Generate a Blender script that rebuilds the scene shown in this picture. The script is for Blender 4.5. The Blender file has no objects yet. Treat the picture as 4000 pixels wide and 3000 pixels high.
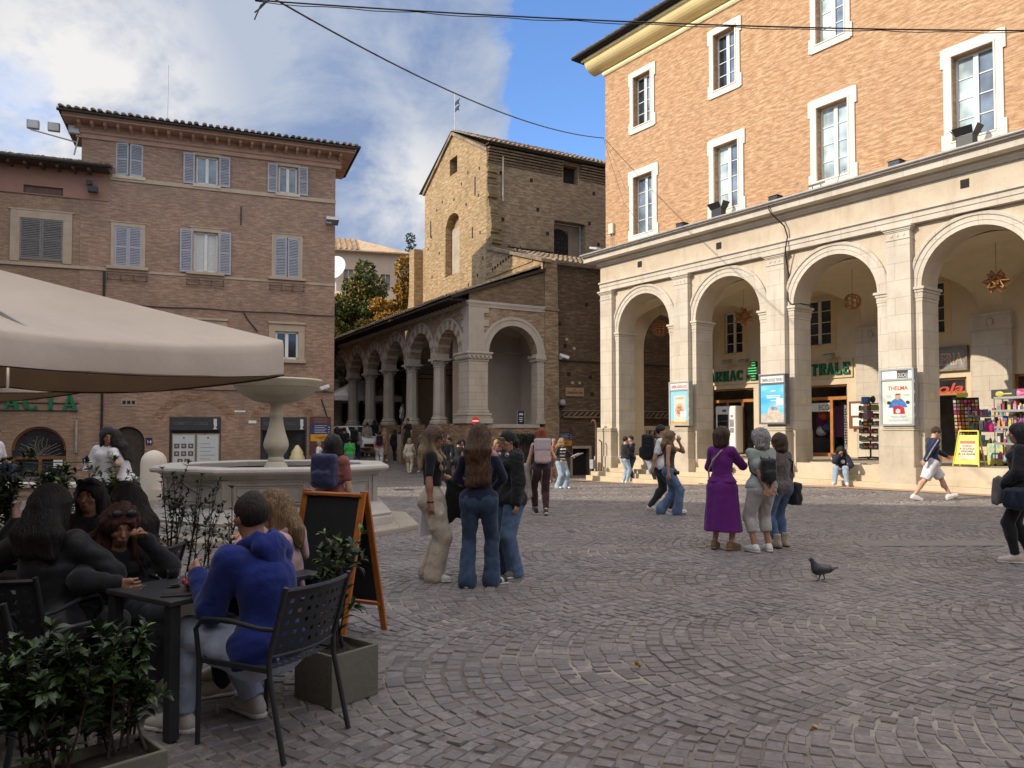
import bpy, math, random
import numpy as np
from mathutils import Vector, Matrix
random.seed(7); rng = np.random.default_rng(7)
D = bpy.data; SC = bpy.context.scene; COL = SC.collection
rad = math.radians; pi = math.pi

# ------------------------------------------------------------------ objects
class MB:
    """collects shapes for ONE mesh"""
    def __init__(s): s.v=[]; s.f=[]; s.m=[]; s.mi=0
    def quad(s,*p): s.poly(p)
    def poly(s,pts):
        n=len(s.v); s.v+= [tuple(map(float,q)) for q in pts]; s.f.append(tuple(range(n,n+len(pts)))); s.m.append(s.mi)
    def box(s,x0,x1,y0,y1,z0,z1):
        n=len(s.v)
        s.v+=[(x0,y0,z0),(x1,y0,z0),(x1,y1,z0),(x0,y1,z0),(x0,y0,z1),(x1,y0,z1),(x1,y1,z1),(x0,y1,z1)]
        for q in ((0,3,2,1),(4,5,6,7),(0,1,5,4),(1,2,6,5),(2,3,7,6),(3,0,4,7)):
            s.f.append(tuple(n+i for i in q)); s.m.append(s.mi)
        return s
    def obox(s,c,ax,ay,az,hx,hy,hz):
        """oriented box: centre, three unit axes, half sizes"""
        c,ax,ay,az=[np.array(q,float) for q in (c,ax,ay,az)]
        n=len(s.v)
        for i,j,k in ((-1,-1,-1),(1,-1,-1),(1,1,-1),(-1,1,-1),(-1,-1,1),(1,-1,1),(1,1,1),(-1,1,1)):
            s.v.append(tuple(c+ax*hx*i+ay*hy*j+az*hz*k))
        for q in ((0,3,2,1),(4,5,6,7),(0,1,5,4),(1,2,6,5),(2,3,7,6),(3,0,4,7)):
            s.f.append(tuple(n+i for i in q)); s.m.append(s.mi)
        return s
    def bar(s,a,b,w,d=None,up=(0,0,1)):
        a=np.array(a,float);b=np.array(b,float);t=b-a;L=np.linalg.norm(t)
        if L<1e-6: return s
        t/=L;u=np.array(up,float)
        if abs(u@t)>.98: u=np.array((1.,0,0))
        x=np.cross(t,u);x/=np.linalg.norm(x);y=np.cross(x,t)
        return s.obox((a+b)/2,x,y,t,w/2,(d or w)/2,L/2)
    def prism(s,out,ax,d0,d1):
        """extrude a 2-D outline [(a,b)] along axis ax ('x','y','z') from d0 to d1"""
        def P(a,b,d): return {'y':(a,d,b),'x':(d,a,b),'z':(a,b,d)}[ax]
        n=len(s.v);k=len(out)
        s.v+=[P(a,b,d0) for a,b in out]+[P(a,b,d1) for a,b in out]
        s.f.append(tuple(range(n,n+k)));s.f.append(tuple(range(n+2*k-1,n+k-1,-1)));s.m+=[s.mi]*2
        for i in range(k):
            j=(i+1)%k; s.f.append((n+i,n+k+i,n+k+j,n+j)); s.m.append(s.mi)
        return s
    def tube(s,path,r,seg=8,cap=True):
        path=[np.array(p,float) for p in path];K=len(path)
        rr=r if hasattr(r,'__len__') else [r]*K
        n=len(s.v);prev=None
        for i,p in enumerate(path):
            t=path[min(i+1,K-1)]-path[max(i-1,0)];t=t/(np.linalg.norm(t)+1e-9)
            u=np.array((0,0,1.)) if abs(t[2])<.9 else np.array((1.,0,0))
            if prev is not None: u=prev
            x=np.cross(u,t);x/=(np.linalg.norm(x)+1e-9);y=np.cross(t,x);prev=y
            for k in range(seg):
                a=2*pi*k/seg; s.v.append(tuple(p+rr[i]*(x*math.cos(a)+y*math.sin(a))))
        for i in range(K-1):
            for k in range(seg):
                a=n+i*seg+k;b=n+i*seg+(k+1)%seg; s.f.append((a,b,b+seg,a+seg));s.m.append(s.mi)
        if cap:
            s.f.append(tuple(range(n+seg-1,n-1,-1)));s.f.append(tuple(range(n+(K-1)*seg,n+K*seg)));s.m+=[s.mi]*2
        return s
    def lathe(s,prof,seg=24,c=(0,0,0),rot=0,flute=0,fl=(0,0),a0=0,a1=2*pi):
        n=len(s.v);full=abs(a1-a0-2*pi)<1e-6;ns=seg if full else seg+1
        for r,z in prof:
            for k in range(ns):
                a=a0+(a1-a0)*k/seg+rot
                q=r
                if flute and fl[0]<=z<=fl[1]: q=r*(1-.05*abs(math.sin(flute*a/2)))
                s.v.append((c[0]+q*math.cos(a),c[1]+q*math.sin(a),c[2]+z))
        for i in range(len(prof)-1):
            for k in range(seg):
                a=n+i*ns+k;b=n+i*ns+(k+1)%ns; s.f.append((a,b,b+ns,a+ns));s.m.append(s.mi)
        if full:
            if prof[0][0]>1e-4: s.f.append(tuple(range(n+seg-1,n-1,-1)));s.m.append(s.mi)
            if prof[-1][0]>1e-4: s.f.append(tuple(range(n+(len(prof)-1)*seg,n+len(prof)*seg)));s.m.append(s.mi)
        return s
    def ball(s,c,r,seg=12,ring=8):
        r=r if hasattr(r,'__len__') else (r,r,r)
        n=len(s.v)
        for i in range(ring+1):
            t=pi*i/ring
            for k in range(seg):
                a=2*pi*k/seg; s.v.append((c[0]+r[0]*math.sin(t)*math.cos(a),c[1]+r[1]*math.sin(t)*math.sin(a),c[2]-r[2]*math.cos(t)))
        for i in range(ring):
            for k in range(seg):
                a=n+i*seg+k;b=n+i*seg+(k+1)%seg; s.f.append((a,b,b+seg,a+seg));s.m.append(s.mi)
        return s
    def add(s,V,F,m=None):
        n=len(s.v); s.v+= [tuple(q) for q in V]; s.f+= [tuple(i+n for i in f) for f in F]; s.m+= [s.mi if m is None else m]*len(F)
        return s
    def xform(s,M,start=0):
        s.v[start:]=[tuple(M@Vector(p)) for p in s.v[start:]]; return s
    def build(s,name,mats,parent=None,smooth=None,loc=None,rot=None,bevel=0,uvs=True):
        return mesh_obj(name,s.v,s.f,mats,parent,smooth,s.m,loc,rot,bevel,uvs)

def mesh_obj(name,V,F,mats,parent=None,smooth=None,mi=None,loc=None,rot=None,bevel=0,uvs=True):
    me=D.meshes.new(name); me.from_pydata(V if isinstance(V,list) else V.tolist(),[],F if isinstance(F,list) else F.tolist())
    mats=mats if isinstance(mats,(list,tuple)) else [mats]
    for m in mats: me.materials.append(m)
    if mi is not None and len(mats)>1: me.polygons.foreach_set('material_index',np.array(mi,np.int32))
    if smooth is not None:
        me.polygons.foreach_set('use_smooth',np.ones(len(me.polygons),bool))
        if smooth>0: me.set_sharp_from_angle(angle=rad(smooth))
    if uvs and len(me.polygons): box_uv(me)
    o=D.objects.new(name,me); COL.objects.link(o)
    if parent is not None: o.parent=parent
    if loc is not None: o.location=loc
    if rot is not None: o.rotation_euler=(0,0,rot) if not hasattr(rot,'__len__') else rot
    if bevel:
        b=o.modifiers.new('bevel','BEVEL'); b.width=bevel; b.segments=2; b.limit_method='ANGLE'; b.angle_limit=rad(40)
    return o
def box_uv(me):
    nl=len(me.loops);co=np.empty(len(me.vertices)*3);me.vertices.foreach_get('co',co);co=co.reshape(-1,3)
    li=np.empty(nl,np.int32);me.loops.foreach_get('vertex_index',li)
    nr=np.empty(len(me.polygons)*3);me.polygons.foreach_get('normal',nr);nr=np.abs(nr.reshape(-1,3))
    lt=np.empty(len(me.polygons),np.int32);me.polygons.foreach_get('loop_total',lt)
    pn=np.repeat(np.arange(len(me.polygons)),lt)
    ax=np.argmax(nr*np.array([1,1.001,1.0]),1)[pn];p=co[li]
    uv=np.where((ax==0)[:,None],p[:,[1,2]],np.where((ax==1)[:,None],p[:,[0,2]],p[:,[0,1]]))
    l=me.uv_layers.new(name='UVMap'); l.data.foreach_set('uv',uv.astype(np.float32).ravel())
def tag(o,label=None,cat=None,group=None,kind=None):
    if label: o['label']=label
    if cat: o['category']=cat
    if group: o['group']=group
    if kind: o['kind']=kind
    return o
def thing(name,label,cat,loc=(0,0,0),rot=0,group=None,kind=None):
    o=D.objects.new(name,None); COL.objects.link(o); o.location=loc; o.rotation_euler=(0,0,rot); o.empty_display_size=.2
    return tag(o,label,cat,group,kind)
def dup(root,loc,rot=None,label=None,group=None):
    def cp(o,par):
        c=o.copy(); COL.objects.link(c)
        if par is not None: c.parent=par
        for ch in kids.get(o.name,[]): cp(ch,c)
        return c
    kids={}
    for o in list(COL.objects):
        if o.parent: kids.setdefault(o.parent.name,[]).append(o)
    r=cp(root,None); r.location=loc
    if rot is not None: r.rotation_euler=(0,0,rot)
    if label: r['label']=label
    if group: r['group']=group
    return r

# ------------------------------------------------------------------ materials
class NT:
    def __init__(s,name):
        s.m=D.materials.new(name); s.m.use_nodes=True; s.t=s.m.node_tree; s.n=s.t.nodes; s.b=s.n['Principled BSDF']
    def new(s,t,**kw):
        n=s.n.new(t)
        for k,v in kw.items(): setattr(n,k,v)
        return n
    def L(s,a,b): s.t.links.new(a,b)
    def coord(s,kind='Object',scale=(1,1,1),loc=(0,0,0)):
        c=s.new('ShaderNodeTexCoord');m=s.new('ShaderNodeMapping');m.inputs['Scale'].default_value=scale;m.inputs['Location'].default_value=loc
        s.L(c.outputs[kind],m.inputs['Vector']); return m.outputs[0]
    def noise(s,vec,scale,detail=4,rough=.55,dist=0):
        n=s.new('ShaderNodeTexNoise');n.inputs['Scale'].default_value=scale;n.inputs['Detail'].default_value=detail;n.inputs['Roughness'].default_value=rough;n.inputs['Distortion'].default_value=dist
        s.L(vec,n.inputs['Vector']); return n.outputs['Fac']
    def ramp(s,fac,stops):
        r=s.new('ShaderNodeValToRGB');e=r.color_ramp.elements
        e[0].position,e[0].color=stops[0][0],col4(stops[0][1]);e[1].position,e[1].color=stops[-1][0],col4(stops[-1][1])
        for p,c in stops[1:-1]:
            q=e.new(p);q.color=col4(c)
        s.L(fac,r.inputs[0]);return r.outputs[0]
    def mix(s,fac,a,b,mode='MIX'):
        x=s.new('ShaderNodeMix',data_type='RGBA',blend_type=mode)
        for inp,val in ((x.inputs[0],fac),(x.inputs[6],a),(x.inputs[7],b)):
            if hasattr(val,'is_linked'): s.L(val,inp)
            else: inp.default_value=val if isinstance(val,(int,float)) else col4(val)
        return x.outputs[2]
    def math(s,op,a,b=0,c=0):
        x=s.new('ShaderNodeMath',operation=op)
        for i,val in enumerate((a,b,c)):
            if hasattr(val,'is_linked'): s.L(val,x.inputs[i])
            else: x.inputs[i].default_value=val
        return x.outputs[0]
    def bump(s,h,strength=.3,dist=.02,prev=None):
        b=s.new('ShaderNodeBump');b.inputs['Strength'].default_value=strength;b.inputs['Distance'].default_value=dist
        s.L(h,b.inputs['Height'])
        if prev is not None: s.L(prev,b.inputs['Normal'])
        s.L(b.outputs[0],s.b.inputs['Normal']);return b.outputs[0]
    def setc(s,c):
        if hasattr(c,'is_linked'): s.L(c,s.b.inputs['Base Color'])
        else: s.b.inputs['Base Color'].default_value=col4(c)
    def set(s,rough=.7,metal=0,spec=.5,**kw):
        s.b.inputs['Roughness'].default_value=rough;s.b.inputs['Metallic'].default_value=metal;s.b.inputs['Specular IOR Level'].default_value=spec
        for k,v in kw.items(): s.b.inputs[k.replace('_',' ')].default_value=v
def col4(c): return (c[0],c[1],c[2],1.0)
def srgb(r,g,b): return tuple(((x/255)/12.92 if x/255<=.04045 else ((x/255+.055)/1.055)**2.4) for x in (r,g,b))
def mul(c,k): return tuple(min(1,x*k) for x in c)
_mc={}
def plain(name,c,rough=.7,metal=0,var=.25,scale=6,bump=0,bscale=40,spec=.4,coord='Object',**kw):
    """a real-world colour with mottling and fine grain"""
    key=(name,c,rough)
    if key in _mc: return _mc[key]
    t=NT(name);v=t.coord(coord)
    n=t.noise(v,scale,5)
    cc=t.ramp(n,[(.3,mul(c,1-var)),(.7,mul(c,1+var*.6))])
    t.setc(cc);t.set(rough,metal,spec,**kw)
    if bump: t.bump(t.noise(v,bscale,3),bump,.01)
    _mc[key]=t.m
    return t.m
def brick(name,c1,c2,mortar,dark,bw=.28,bh=.062,gap=.012,stain=.5,light=None,var=1.0,fine=1.0,deep=.66):
    t=NT(name);uv=t.coord('UV')
    b=t.new('ShaderNodeTexBrick');b.offset=.5
    # wobble the courses a little
    w=t.noise(uv,.9,2);sep=t.new('ShaderNodeVectorMath',operation='ADD');cmb=t.new('ShaderNodeCombineXYZ')
    t.L(t.math('MULTIPLY',w,.05),cmb.inputs[1]);t.L(uv,sep.inputs[0]);t.L(cmb.outputs[0],sep.inputs[1])
    t.L(sep.outputs[0],b.inputs['Vector'])
    b.inputs['Color1'].default_value=col4(c1);b.inputs['Color2'].default_value=col4(c2);b.inputs['Mortar'].default_value=col4(mortar)
    b.inputs['Scale'].default_value=1;b.inputs['Mortar Size'].default_value=gap;b.inputs['Mortar Smooth'].default_value=.4;b.inputs['Bias'].default_value=-.1
    b.inputs['Brick Width'].default_value=bw;b.inputs['Row Height'].default_value=bh
    # clusters of bricks of one firing: stretched along the course
    m=t.new('ShaderNodeMapping');m.inputs['Scale'].default_value=(2.2*fine,9.5*fine,1);t.L(uv,m.inputs[0])
    n1=t.noise(m.outputs[0],1,3,.7)
    c=t.mix(t.ramp(n1,[(.42,(0,0,0)),(.62,(1,1,1))]),b.outputs['Color'],mul(c1,deep),'MIX')
    c=t.mix(t.math('MULTIPLY',.55*var,t.ramp(n1,[(.3,(1,1,1)),(.46,(0,0,0))])),c,light or mul(c2,1.45))
    n2=t.noise(uv,.55,6,.65)
    c=t.mix(t.math('MULTIPLY',stain,t.ramp(n2,[(.42,(0,0,0)),(.68,(1,1,1))])),c,dark)
    m3=t.new('ShaderNodeMapping');m3.inputs['Scale'].default_value=(1.6,.25,1);t.L(uv,m3.inputs[0])
    n3=t.noise(m3.outputs[0],1.0,5,.6)
    c=t.mix(t.math('MULTIPLY',stain*.7,t.ramp(n3,[(.55,(0,0,0)),(.75,(1,1,1))])),c,mul(dark,.8))
    t.setc(c);t.set(.9,0,.25)
    h=t.math('SUBTRACT',t.noise(uv,14,3),t.math('MULTIPLY',b.outputs['Fac'],.8))
    t.bump(h,.55,.02)
    return t.m
def stone(name,c,stain,joint=None,jw=.9,jh=.42,amount=.5,rough=.75,streak=.4):
    t=NT(name);uv=t.coord('UV');ob=t.coord('Object')
    n=t.noise(ob,1.3,7,.62)
    cc=t.mix(t.ramp(n,[(.4,(0,0,0)),(.72,(1,1,1))]),c,t.mix(amount,c,stain))
    n2=t.noise(ob,9,5,.6);cc=t.mix(t.math('MULTIPLY',.45,n2),cc,mul(c,.72))
    m3=t.new('ShaderNodeMapping');m3.inputs['Scale'].default_value=(2.4,.3,1);t.L(uv,m3.inputs[0])
    cc=t.mix(t.math('MULTIPLY',streak,t.ramp(t.noise(m3.outputs[0],1.4,5,.6),[(.52,(0,0,0)),(.72,(1,1,1))])),cc,stain)
    h=t.noise(ob,22,5,.6)
    if joint:
        b=t.new('ShaderNodeTexBrick');t.L(uv,b.inputs['Vector']);b.inputs['Scale'].default_value=1;b.inputs['Brick Width'].default_value=jw;b.inputs['Row Height'].default_value=jh
        b.inputs['Mortar Size'].default_value=.007;b.inputs['Mortar Smooth'].default_value=.3
        b.inputs['Color1'].default_value=(1,1,1,1);b.inputs['Color2'].default_value=(.93,.92,.9,1);b.inputs['Mortar'].default_value=col4(joint)
        cc=t.mix(.8,cc,b.outputs['Color'],'MULTIPLY');h=t.math('SUBTRACT',h,t.math('MULTIPLY',b.outputs['Fac'],.7))
    t.setc(cc);t.set(rough,0,.3);t.bump(h,.35,.02)
    return t.m
def rooftile(name,c,dark):
    t=NT(name);v=t.coord('Object')
    n=t.noise(v,5,4,.7);n2=t.noise(v,.8,5,.6)
    c1=t.ramp(n,[(.3,mul(c,.55)),(.5,c),(.72,mul(c,1.5))])
    t.setc(t.mix(t.ramp(n2,[(.45,(0,0,0)),(.7,(1,1,1))]),c1,dark));t.set(.9,0,.2);t.bump(t.noise(v,25,3),.5,.02)
    return t.m
def glass(name,tint=(.02,.025,.03),rough=.06):
    t=NT(name);v=t.coord('Object')
    t.setc(t.ramp(t.noise(v,1.2,2),[(.35,mul(tint,.5)),(.65,mul(tint,1.6))]));t.set(rough,0,.8)
    t.bump(t.noise(v,1.6,1),.05,.05)
    return t.m
def clear_glass(name,rough=.02,tint=(.95,.97,.97)):
    t=NT(name);t.setc(tint);t.set(rough,0,.5);t.b.inputs['Transmission Weight'].default_value=1;t.b.inputs['IOR'].default_value=1.2
    return t.m
def emit(name,c,k):
    t=NT(name);t.setc(c);t.b.inputs['Emission Color'].default_value=col4(c);t.b.inputs['Emission Strength'].default_value=k;return t.m
def cloth(name,c,rough=.85,var=.3,fold=.35,stripes=None,scale=9):
    """fabric: mottled, with weave and soft creases; stripes=(colour,freq,axis,width)"""
    key=('cl',name)
    if key in _mc: return _mc[key]
    t=NT(name);v=t.coord('Object')
    cc=t.ramp(t.noise(v,scale,4,.6),[(.32,mul(c,1-var)),(.68,mul(c,1+var*.5))])
    if stripes:
        sc,fr,ax,w=stripes
        x=t.new('ShaderNodeSeparateXYZ');t.L(v,x.inputs[0])
        f=t.math('FRACT',t.math('MULTIPLY',x.outputs[ax],fr));cc=t.mix(t.math('LESS_THAN',f,w),cc,sc)
    t.setc(cc);t.set(rough,0,.25,Sheen_Weight=.15)
    h=t.math('ADD',t.noise(v,11,2,.5,.6),t.math('MULTIPLY',.12,t.noise(v,160,1)))
    t.bump(h,fold,.03)
    _mc[key]=t.m
    return t.m
def hairmat(name,c,tip=None):
    key=('h',name)
    if key in _mc: return _mc[key]
    t=NT(name);v=t.coord('Object',(60,60,4))
    n=t.noise(v,1.5,4,.7)
    cc=t.ramp(n,[(.34,mul(c,.32)),(.52,c),(.68,mul(c,2.1))])
    if tip:
        x=t.new('ShaderNodeSeparateXYZ');t.L(t.coord('Generated'),x.inputs[0])
        cc=t.mix(t.ramp(x.outputs[2],[(.15,(1,1,1)),(.75,(0,0,0))]),cc,t.ramp(n,[(.3,mul(tip,.5)),(.6,tip)]))
    t.setc(cc);t.set(.48,0,.4);t.bump(n,.9,.03)
    _mc[key]=t.m
    return t.m

# ------------------------------------------------------------------ frames of the facades (x along the wall, y into it, z up)
class Frame:
    def __init__(s,o,u):
        s.o=np.array([o[0],o[1],0.]);u=np.array([u[0],u[1],0.]);s.u=u/np.linalg.norm(u);s.i=np.array([-s.u[1],s.u[0],0.])
        s.rot=math.atan2(s.u[1],s.u[0])
    def p(s,u,y,z=0): q=s.o+s.u*u+s.i*y; return (float(q[0]),float(q[1]),float(q[2]+z))
FR=Frame((3.58,32.29),(.58051944,-.81424639))      # arcaded palace on the right
FL=Frame((-8.010,34.5),(.93171,.36320))            # shuttered house on the left, x<0 is the wall
FP=Frame((-2.189,33.0),(.48172,-.87632))           # long side of the church portico, x<0 recedes up the street
FF=Frame((-1.818,32.325),(.87632,.48172))          # end of the portico facing the square
def arc(cx,cz,r,a0,a1,n): return [(cx+r*math.cos(a0+(a1-a0)*i/n),cz+r*math.sin(a0+(a1-a0)*i/n)) for i in range(n+1)]
def wall_rects(mb,x0,x1,z0,z1,holes,y=0,rev=.0):
    """front sheet of a wall with rectangular openings; rev = depth of the jambs"""
    xs=sorted({x0,x1,*[min(max(h[i],x0),x1) for h in holes for i in (0,1)]});zs=sorted({z0,z1,*[min(max(h[i],z0),z1) for h in holes for i in (2,3)]})
    for a,b in zip(xs,xs[1:]):
        run=None
        for c,d in zip(zs,zs[1:]):
            m=((a+b)/2,(c+d)/2)
            if any(h[0]<m[0]<h[1] and h[2]<m[1]<h[3] for h in holes):
                if run: mb.quad((a,y,run[0]),(b,y,run[0]),(b,y,run[1]),(a,y,run[1])); run=None
            else: run=(run[0],d) if run else (c,d)
        if run: mb.quad((a,y,run[0]),(b,y,run[0]),(b,y,run[1]),(a,y,run[1]))
    if rev:
        for h in holes:
            a,b,c,d=h[:4]
            mb.quad((a,y,c),(a,y,d),(a,y+rev,d),(a,y+rev,c));mb.quad((b,y,d),(b,y,c),(b,y+rev,c),(b,y+rev,d))
            mb.quad((a,y,d),(b,y,d),(b,y+rev,d),(a,y+rev,d));mb.quad((b,y,c),(a,y,c),(a,y+rev,c),(b,y+rev,c))
def arch_wall(mb,x0,x1,z0,z1,arches,y,depth,n=20):
    """wall from y to y+depth between z0 and z1 with round-headed openings (cx, halfwidth, spring z, foot z)"""
    for yy,fl in ((y,0),(y+depth,1)):
        cur=x0
        for cx,hw,sp,ft in sorted(arches):
            a,b=cx-hw,cx+hw
            q=[(cur,yy,z0),(a,yy,z0),(a,yy,z1),(cur,yy,z1)]; mb.poly(q if not fl else q[::-1])
            if ft>z0:
                q=[(a,yy,z0),(b,yy,z0),(b,yy,ft),(a,yy,ft)]; mb.poly(q if not fl else q[::-1])
            pts=arc(cx,sp,hw,pi,0,n)
            for (xa,za),(xb,zb) in zip(pts,pts[1:]):
                q=[(xa,yy,za),(xb,yy,zb),(xb,yy,z1),(xa,yy,z1)]; mb.poly(q if not fl else q[::-1])
            cur=b
        q=[(cur,yy,z0),(x1,yy,z0),(x1,yy,z1),(cur,yy,z1)]; mb.poly(q if not fl else q[::-1])
    for cx,hw,sp,ft in arches:
        pts=[(cx-hw,ft)]+arc(cx,sp,hw,pi,0,n)+[(cx+hw,ft)]
        for (xa,za),(xb,zb) in zip(pts,pts[1:]):
            mb.quad((xa,y,za),(xa,y+depth,za),(xb,y+depth,zb),(xb,y,zb))
    mb.quad((x0,y,z0),(x0,y,z1),(x0,y+depth,z1),(x0,y+depth,z0));mb.quad((x1,y,z1),(x1,y,z0),(x1,y+depth,z0),(x1,y+depth,z1))
def archivolt(mb,cx,sp,r0,r1,y0,y1,n=24,steps=None):
    """moulded ring round an arch, proud of the wall"""
    steps=steps or [(r0,y0),(r1,y0)]
    prof=[(r0,y1)]+steps+[(r1,y1)]
    for i in range(n):
        a=pi-pi*i/n;b=pi-pi*(i+1)/n
        for (ra,ya),(rb,yb) in zip(prof,prof[1:]):
            f=lambda r,yy,t:(cx+r*math.cos(t),yy,sp+r*math.sin(t))
            mb.quad(f(ra,ya,a),f(ra,ya,b),f(rb,yb,b),f(rb,yb,a))
def moulding(mb,x0,x1,prof,returns=True):
    """a cornice: profile [(y,z)] swept along x, bottom to top, y negative = proud"""
    for (ya,za),(yb,zb) in zip(prof,prof[1:]):
        mb.quad((x0,ya,za),(x1,ya,za),(x1,yb,zb),(x0,yb,zb))
    if returns:
        yb=max(p[0] for p in prof)
        for x,fl in ((x0,1),(x1,0)):
            q=[(x,y,z) for y,z in prof]+[(x,yb,prof[-1][1]),(x,yb,prof[0][1])]
            mb.poly(q[::-1] if fl else q)
def tile_roof(mb,x0,x1,y0,z0,y1,z1,pitch=.26,r=.085,over=.0):
    """pantile covering: rows of half-round tiles running down the slope from (y1,z1) to the eave (y0,z0)"""
    n=max(1,int((x1-x0)/pitch));L=math.hypot(y1-y0,z1-z0);rows=max(2,int(L/.42))
    mb.quad((x0,y0,z0),(x1,y0,z0),(x1,y1,z1),(x0,y1,z1))
    nx=np.array([0,-(z1-z0)/L,(y1-y0)/L])
    if nx[2]<0: nx=-nx
    for i in range(n):
        cx=x0+(i+.5)*(x1-x0)/n+random.uniform(-.02,.02)
        for j in range(rows):
            t0=j/rows-.0;t1=(j+1.12)/rows
            lift0=.03+random.uniform(-.012,.02);lift1=.012
            a=np.array([cx+random.uniform(-.012,.012),y0+(y1-y0)*t0,z0+(z1-z0)*t0])+nx*lift0
            b=np.array([cx,y0+(y1-y0)*min(1,t1),z0+(z1-z0)*min(1,t1)])+nx*lift1
            k=5;V=[];
            for q,rr in ((a,r),(b,r*.8)):
                for m in range(k):
                    an=pi*m/(k-1); V.append(q+np.array([rr*math.cos(an),0,0])+nx*rr*.9*math.sin(an))
            F=[(m,m+1,k+m+1,k+m) for m in range(k-1)]+[tuple(range(k-1,-1,-1))]
            mb.add(V,F)
def text_mesh(txt,size,depth=.01,bold=True,align='CENTER',serif=False,shear=0,space=1.0):
    c=D.curves.new('t','FONT');c.body=txt;c.size=size;c.extrude=depth;c.align_x=align;c.shear=shear;c.space_character=space;c.resolution_u=3
    if bold: c.offset=size*.018
    o=D.objects.new('t',c);COL.objects.link(o);dg=bpy.context.evaluated_depsgraph_get();dg.update()
    me=D.meshes.new_from_object(o.evaluated_get(dg));V=np.array([v.co[:] for v in me.vertices]).reshape(-1,3);F=[tuple(p.vertices) for p in me.polygons]
    D.objects.remove(o);D.curves.remove(c);D.meshes.remove(me)
    return V,F
def add_text(mb,txt,x,y,z,size,depth=.006,align='CENTER',mi=None,serif=False,width=None,bold=True,shear=0,space=1.0):
    """writing standing on a wall (x right, y into the wall, z up)"""
    V,F=text_mesh(txt,size,depth,bold,align,shear=shear,space=space)
    if len(V)==0: return
    if width: 
        w=V[:,0].max()-V[:,0].min(); V[:,0]*=width/w
    W=np.stack([V[:,0]+x,y-V[:,2],V[:,1]+z],1)
    if serif:
        pass
    mb.add(W.tolist(),F,mi)
def gz(X,Y):
    """height of the ground: the square dips a little towards the church, the street climbs beyond it"""
    def ss(a,b,t):
        t=min(1,max(0,(t-a)/(b-a))); return t*t*(3-2*t)
    z=-.38*ss(12,32,Y)*(1-ss(3.5,11.5,X))
    q=(X+2.189)*-.48172+(Y-33)*.87632      # metres up the street
    if q>2: z+=.085*(q-2)*ss(2,8,q)
    return z
# ------------------------------------------------------------------ materials of the place
M={}
M['brickR']=brick('orange_brick',(.47,.265,.135),(.53,.325,.175),(.52,.38,.26),(.38,.20,.11),stain=.22,gap=.009,light=(.60,.44,.28),var=.95,fine=1.35,deep=.72)
M['brickL']=brick('rose_brick',(.335,.21,.148),(.41,.275,.20),(.43,.325,.245),(.19,.14,.11),stain=.6,gap=.007,light=(.48,.36,.265),var=.8,fine=1.2,deep=.80)
M['brickC']=brick('ochre_brick',(.37,.235,.115),(.46,.31,.16),(.40,.32,.20),(.20,.14,.07),stain=.5,light=(.56,.42,.24))
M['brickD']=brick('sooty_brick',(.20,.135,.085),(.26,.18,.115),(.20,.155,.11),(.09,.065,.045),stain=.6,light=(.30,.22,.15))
M['stoneR']=stone('pale_limestone',(.60,.54,.445),(.38,.31,.235),(.55,.5,.44),1.1,.5,.55,.7,.55)
M['stucco']=stone('cream_plaster',(.58,.49,.365),(.42,.32,.22),None,amount=.7,rough=.85,streak=.6)
M['stuccoIn']=plain('loggia_plaster',(.60,.50,.35),.9,var=.08,scale=2)
M['stoneW']=stone('white_marble',(.43,.385,.33),(.27,.225,.18),None,amount=.6,streak=.35)
M['stonePier']=stone('worn_pier_stone',(.54,.47,.365),(.29,.235,.175),(.7,.68,.62),1.4,.6,.65,.85,.5)
M['white_trim']=stone('white_stone_trim',(.74,.68,.58),(.55,.46,.36),None,amount=.3,streak=.25)
M['cove']=plain('yellow_cove_paint',(.74,.58,.28),.8,var=.08,scale=1.5)
M['covelight']=plain('pale_yellow_paint',(.80,.70,.42),.8,var=.08,scale=1.5)
M['tile']=rooftile('old_pantiles',(.26,.19,.13),(.11,.10,.075))
M['tileW']=rooftile('warm_pantiles',(.50,.34,.21),(.32,.23,.14))
M['wood']=plain('varnished_wood',(.42,.17,.045),.35,var=.3,scale=3)
M['winwhite']=plain('window_paint',(.62,.62,.58),.5,var=.06)
M['glassD']=glass('dark_window_glass')
M['glassP']=glass('pane_with_blind',(.36,.43,.43),.12)
M['glassM']=glass('sky_pane',(.15,.19,.24),.06)
M['black']=plain('black_metal',(.02,.02,.022),.45,var=.2)
M['dark']=plain('dark_interior',(.025,.022,.02),.9,var=.3)
M['steel']=plain('grey_steel',(.35,.35,.36),.35,.7,var=.1)
M['gutter']=plain('zinc_gutter',(.33,.31,.28),.5,.3,var=.2)
M['green']=plain('green_sign_enamel',(.008,.16,.075),.4,var=.08)
M['greenD']=plain('dark_green_sides',(.006,.05,.03),.6,var=.1)
M['lamp']=plain('floodlight_lens',(.45,.47,.48),.15,var=.1)

P=4.135; CX0=2.33; HW=1.42; SP=5.76; NB=5
xs=[CX0+P*i for i in range(NB)]
pal=thing('arcade_palace','tall orange brick palace over a pale stone arcade, sunlit from the left','building',FR.p(0,0),FR.rot)
XE=P*NB+.7
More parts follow.
